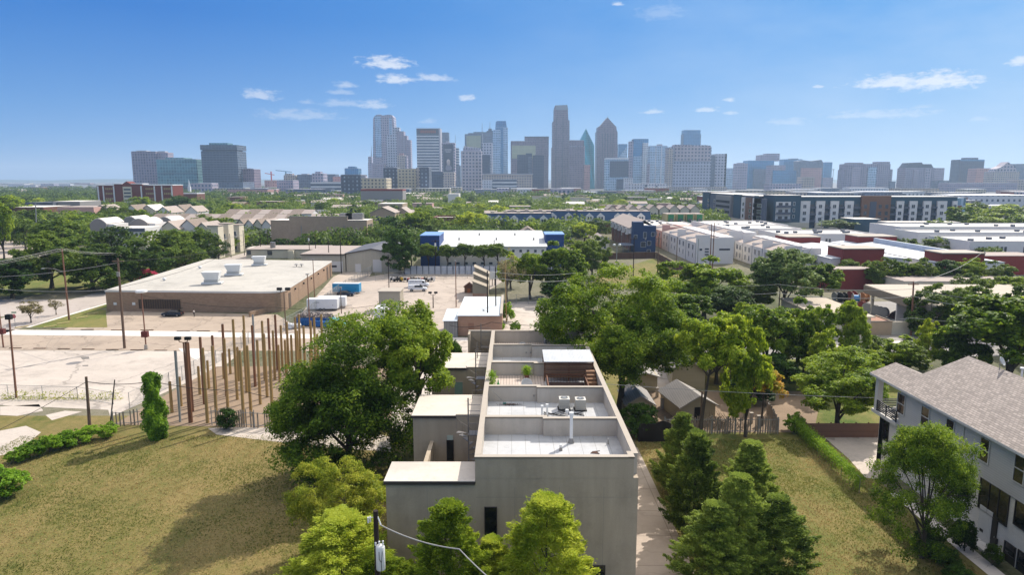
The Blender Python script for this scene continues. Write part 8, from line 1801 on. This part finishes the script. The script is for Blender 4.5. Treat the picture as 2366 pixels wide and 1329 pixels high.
    for i,(a,c,e,r_,Y,rf,lab) in enumerate(((368,412,530,512,300,BRN2,'grey roofed gabled house, left of three behind the left oaks'),(412,455,528,508,305,BRN,'brown gabled house, middle of three behind the left oaks'),(452,482,530,515,300,BRN2,'gabled house, right of three behind the left oaks'),(288,318,488,474,420,BRN,'brown gabled house below the red brick hotel'),(324,358,486,474,430,WHR,'white roofed gabled house below the red brick hotel'),(360,395,492,478,415,BRN2,'grey roofed house right of the white roofed one'),(398,428,488,474,440,BRN,'brown hipped house below the right end of the hotel'),(428,456,490,477,430,BRN2,'taupe gabled house at the right of the hotel group'),(212,255,485,474,455,BRN2,'big taupe roof at the left of the house group'))):
        gable(lab,a,c,e,r_,Y,16,roof=rf,wall=WH if i%2 else CRM)
    for a,c,pyt,Y,lab in ((478,503,522,262,'white narrow townhouse with balconies behind the street poles, left one'),(505,527,517,272,'white narrow townhouse with balconies behind the street poles, middle one'),(530,552,520,285,'white narrow townhouse with balconies behind the street poles, right one')):
        t=bpx(lab,'white_townhouse',CRM,a,c,pyt,Y,5,roof=BRN2,over=.3,cat='townhouse'); w=XY(Y,c,540)-XY(Y,a,540); x0=XY(Y,a,540)
        for z_ in (3.2,6.4): b=MB(); b.box(x0+.5,x0+w-.5,Y-1.4,Y-.02,z_,z_+.25); q=b.build('balcony',WH,t); b=MB(); b.box(x0+.5,x0+w-.5,Y-1.4,Y-1.35,z_+.3,z_+1.1); b.build('railing',CHAR,q)
        for z_ in (1,4,7): win_y(t,x0+w*.3,x0+w*.7,Y,z_,z_+1.6,glass=GW,frame=WHT,fw=.1)
    # barrel vaulted group
    for a,c,pyt,pyb,Y,lab in ((207,245,506,524,300,'left barrel vaulted grey building'),(282,318,501,518,335,'back barrel vaulted grey building'),(300,340,506,522,305,'middle barrel vaulted grey building'),(364,396,502,516,335,'right small barrel vaulted grey building')):
        x0,x1=XY(Y,a,515),XY(Y,c,515); zt,zb=ZY(Y,pyt),ZY(Y,pyb); t=thing('vaulted_building',lab,'building',((x0+x1)/2,Y,0)); pr=[(x0,0),(x1,0),(x1,zb)]
        for k in range(9): q=1-k/8; pr.append((x0+(x1-x0)*q, zb+(zt-zb)*math.sin(math.pi*(.12+.76*q))))
        b=MB(); b.extr(pr,Y,Y+14,'y'); b.build('wall',plain('vault_grey','#8f8783',.8,.05),t); top=[(u,z_) for u,z_ in pr[3:]]; b=MB(); b.extr([(u,z_+.25) for u,z_ in top]+[(u,z_+.02) for u,z_ in top[::-1]],Y+.3,Y+14.2,'y'); b.build('vault_roof',WHR,t)
        b=MB(); b.box(x1+.02,x1+3,Y+1,Y+12,0,zb+1); s_=b.build('white_wing',WH,t); b=MB(); b.box(x1+.8,x1+2,Y+.9,Y+.98,zb-2,zb); b.build('wing_window',GW,s_); BLK.append((x0,x1+3,Y,Y+14))
    t=bpx('white terraced block with a black fascia below the barrel roofs','terrace_building',WH,262,335,528,285,14); Y=285; b=MB(); b.box(XY(Y,262,530),XY(Y,334,530),Y-.3,Y-.02,ZY(Y,535),ZY(Y,528)); b.build('black_fascia',CHAR,t)
    for k in range(6): wins(t,Y,((275+k*9.5,280+k*9.5,538,546),),fw=.1)
    # dark flat roofed and pink buildings at far left
    t=bpx('dark flat roofed block with grey wing, upper left','dark_building',CHAR,57,122,468,500,30,par=1); 
    bpx('pale grey flat roofed wing right of the dark block','grey_building',GREYC,122,184,466,505,26); bpx('long pinkish brick low building below the dark block, left part','brick_building',BRK,14,100,479,450,28); bpx('long pink low building below the dark block, right part','pink_building',PINK,132,216,479,445,24,roof=BRN2)
    # red brick hotel
    Y=700; t=thing('brick_hotel','dark red brick hotel with white pilasters and a central gable','hotel',(XY(Y,312,450),Y,0)); x0,x1=XY(Y,225,450),XY(Y,400,450); zt=ZY(Y,428.5)
    b=MB(); b.box(x0,x1,Y,Y+22,0,zt); b.build('wall',REDH,t); xa,xb=XY(Y,267,440),XY(Y,332,440); xm=XY(Y,296,440); zc=ZY(Y,425.5); b=MB(); b.extr([(xa,0),(xb,0),(xb,zc),(xm+4.5,zc),(xm,ZY(Y,419)),(xm-4.5,zc),(xa,zc)],Y-2,Y+10,'y'); b.build('central_block',REDH,t)
    b=MB(); b.box(x0-.3,x1+.3,Y-.3,Y+22.3,zt,zt+.8); b.box(xa-.3,xm-4.6,Y-2.3,Y+10.2,zc,zc+.7); b.box(xm+4.6,xb+.3,Y-2.3,Y+10.2,zc,zc+.7); b.build('cornice',PL['wh'],t)
    for px in (228,240,267,330,358,375,398):
        xx=XY(Y,px,450); b=MB(); b.box(xx-.6,xx+.6,Y-2.6 if px in(267,330) else Y-.5,Y-2.05 if px in(267,330) else Y-.02,0,zt-.5); b.build('pilaster',PL['wh'],t)
    b=MB(); b.box(XY(Y,287,440),XY(Y,307,440),Y-2.5,Y-2.05,0,ZY(Y,431)); e=b.build('entrance_bay',CRM,t)
    for q in (436,444,452,461): b=MB(); b.box(XY(Y,289,440),XY(Y,305,440),Y-2.6,Y-2.51,ZY(Y,q+3.5),ZY(Y,q)); b.build('bay_window',GW,e)
    for px0 in (245,338,380):
        for r_ in (434,445,457):
            for k in range(5 if px0!=380 else 4): xx=XY(Y,px0+k*4.2,440); b=MB(); b.box(xx-.65,xx+.65,Y-.1,Y-.02,ZY(Y,r_+4.5),ZY(Y,r_)); b.build('window',plain('window_gold','#a08a5a',.3),t)
    BLK.append((x0,x1,Y,Y+22))
    bpx('red brick stepped building right of the hotel with white balconies','brick_building',BRK,403,455,446,780,20,roof=WHR,par=1,parmat=PL['wh'])
    # apartments right
    apartments()
def apartments():
    Y=430; t=thing('apartment_block','long five storey apartment block in white, navy and brown panels','apartment building',(220,430,0)); zt=19.2
    xL,xR=162.5,XY(Y,2210,480); b=MB(); b.box(xL+14,xR,Y,Y+22,0,zt); b.build('wall',TEALD,t); b=MB(); b.box(xL+13.8,xR+.2,Y-.2,Y+22.2,zt,zt+.4); b.build('roof',WHR,t)
    X=lambda px: XY(Y,px,480)
    # corner block
    b=MB(); b.box(X(1784),X(1845)+0,Y-3,Y+16,3.6,zt+1); b.build('corner_tower',TEALD,t); b=MB(); b.box(X(1784)-.2,X(1845)+.2,Y-3.2,Y+16.2,zt+1,zt+1.3); b.build('corner_roof',WHR,t); b=MB(); b.box(X(1782),X(1847),Y-3.3,Y+14,0,3.6); b.build('stone_base',CRM,t)
    b=MB(); b.box(X(1788),X(1822),Y-3.3,Y-3.02,4.6,16.4); b.build('white_panel',WH,t)
    for z_ in (4.4,8.6,12.8): b=MB(); b.box(X(1787),X(1823),Y-5,Y-3.31,z_,z_+.35); q=b.build('balcony',CHAR,t); b=MB(); b.box(X(1787),X(1823),Y-5,Y-4.92,z_+.4,z_+1.4); b.build('railing',CHAR,q); b=MB(); b.box(X(1794),X(1803),Y-3.4,Y-3.31,z_+.6,z_+3); b.box(X(1809),X(1816),Y-3.4,Y-3.31,z_+.6,z_+3); b.build('balcony_door',GW,q)
    for z_ in (6.2,10.2,14.2): win_y(t,X(1828),X(1832),Y-3,z_,z_+2,glass=GW,frame=WHT,fw=.15)
    # bays along the front
    bays=[(1846,1870,'w'),(1870,1884,'b'),(1884,1904,'w'),(1904,1917,'b'),(1917,1936,'w'),(1936,1950,'b'),(1950,1970,'w'),(1970,1986,'b'),(1987,2054,'r'),(2054,2069,'b'),(2069,2086,'w'),(2086,2099,'b'),(2099,2117,'w'),(2117,2131,'b'),(2131,2149,'w'),(2149,2163,'b'),(2163,2185,'w'),(2185,2198,'n'),(2198,2209,'w')]
    zb=16.8
    for a,c,k in bays:
        if k=='w':
            b=MB(); b.box(X(a),X(c),Y-1.2,Y-.02,3.2,zb); q=b.build('white_bay',WH,t); b=MB(); b.box(X(a)-.02,X(c)+.02,Y-1.25,Y-.03,0,3.18); b.build('stone_base',CRM,t)
            m=(a+c)/2-.5; 
            for z_ in (4.4,8.2,12.4): win_y(q,X(m-3.6),X(m+3.6),Y-1.2,z_,z_+2.1,glass=GW,frame=WHT,fw=.12,mull=1)
        elif k=='b':
            for z_ in (3.6,7.8,12.0): b=MB(); b.box(X(a)+.1,X(c)-.1,Y-1.6,Y-.02,z_,z_+.3); q=b.build('balcony',CHAR,t); b=MB(); b.box(X(a)+.1,X(c)-.1,Y-1.6,Y-1.54,z_+.35,z_+1.35); b.build('railing',CHAR,q); b=MB(); b.box(X(a+2),X(c-3),Y-.1,Y-.03,z_+.4,z_+2.8); b.build('balcony_door',GW,q)
        elif k=='r':
            b=MB(); b.box(X(a),X(c),Y-1.8,Y-.02,0,zt+.9); q=b.build('brown_bay',BRNP,t); b=MB(); b.box(X(2006),X(2021),Y-1.9,Y-1.81,3,16.5); b.build('dark_strip',CHAR,q)
            for px in (1996,2030,2045):
                for z_ in (4.4,8.2,12.4): win_y(q,X(px-3),X(px+3),Y-1.8,z_,z_+2.1,glass=GW,frame=CHAR,fw=.12)
    b=MB(); b.box(X(2190),X(2240),Y+4,Y+20,0,18.6); b.build('glass_stair_block',FC['palegl'],t); b=MB(); b.box(X(2198),X(2220),Y-.9,Y-.02,0,14); b.build('brown_end',BRNP,t)
    # left wing, receding
    x=158.5; b=MB(); b.box(x+.02,x+18,Y+16.5,565,0,zt); b.build('left_wing',CHAR,t); b=MB(); b.box(x-.1,x+18.2,Y+16.6,565.2,zt,zt+.4); b.build('roof',WHR,t)
    def YP(px): return x/((px-1183)/F)*.999
    segs=[(1784,1768,CHAR,0),(1766,1758,WH,1),(1757,1748,TEALD,1),(1746,1738,WH,1),(1736,1722,BRNP,1),(1720,1712,WH,1),(1710,1694,TEALD,0),(1690,1655,GREYC,2),(1652,1640,CHAR,1),(1638,1622,TEALD,1)]
    for a,c,m,w in segs:
        ya,yb=YP(a),YP(c); ya=max(ya,Y+17); b=MB(); b.box(x-1.1 if w!=2 else x-2,x-.0,ya,yb,3.3 if w!=2 else 0,zt-1 if m is not TEALD else zt+.6); q=b.build('panel_bay' if w!=2 else 'garage_bay',m,t)
        if w==1:
            for z_ in (4.6,8.6,12.6): win_x(q,x-1.1,ya+1.2,min(yb-1.2,ya+4),z_,z_+2.2,glass=GW,frame=WHT,fw=.12)
        if w==2:
            for z_ in (2.4,6,9.6,13.2): b=MB(); b.box(x-2.12,x-2.02,ya+2,yb-2,z_,z_+1.7); b.build('deck_opening',plain('deck_shadow','#2a2c30',.9),q)
    b=MB(); b.box(x-1.3,x-.02,Y+17,565,0,3.25); b.build('stone_base',CRM,t)
    BLK.append((150,xR,Y-5,Y+24)); BLK.append((150,180,Y,568))
mid_buildings()
near_trees(); mid_trees(); far_trees(); grass_tufts()
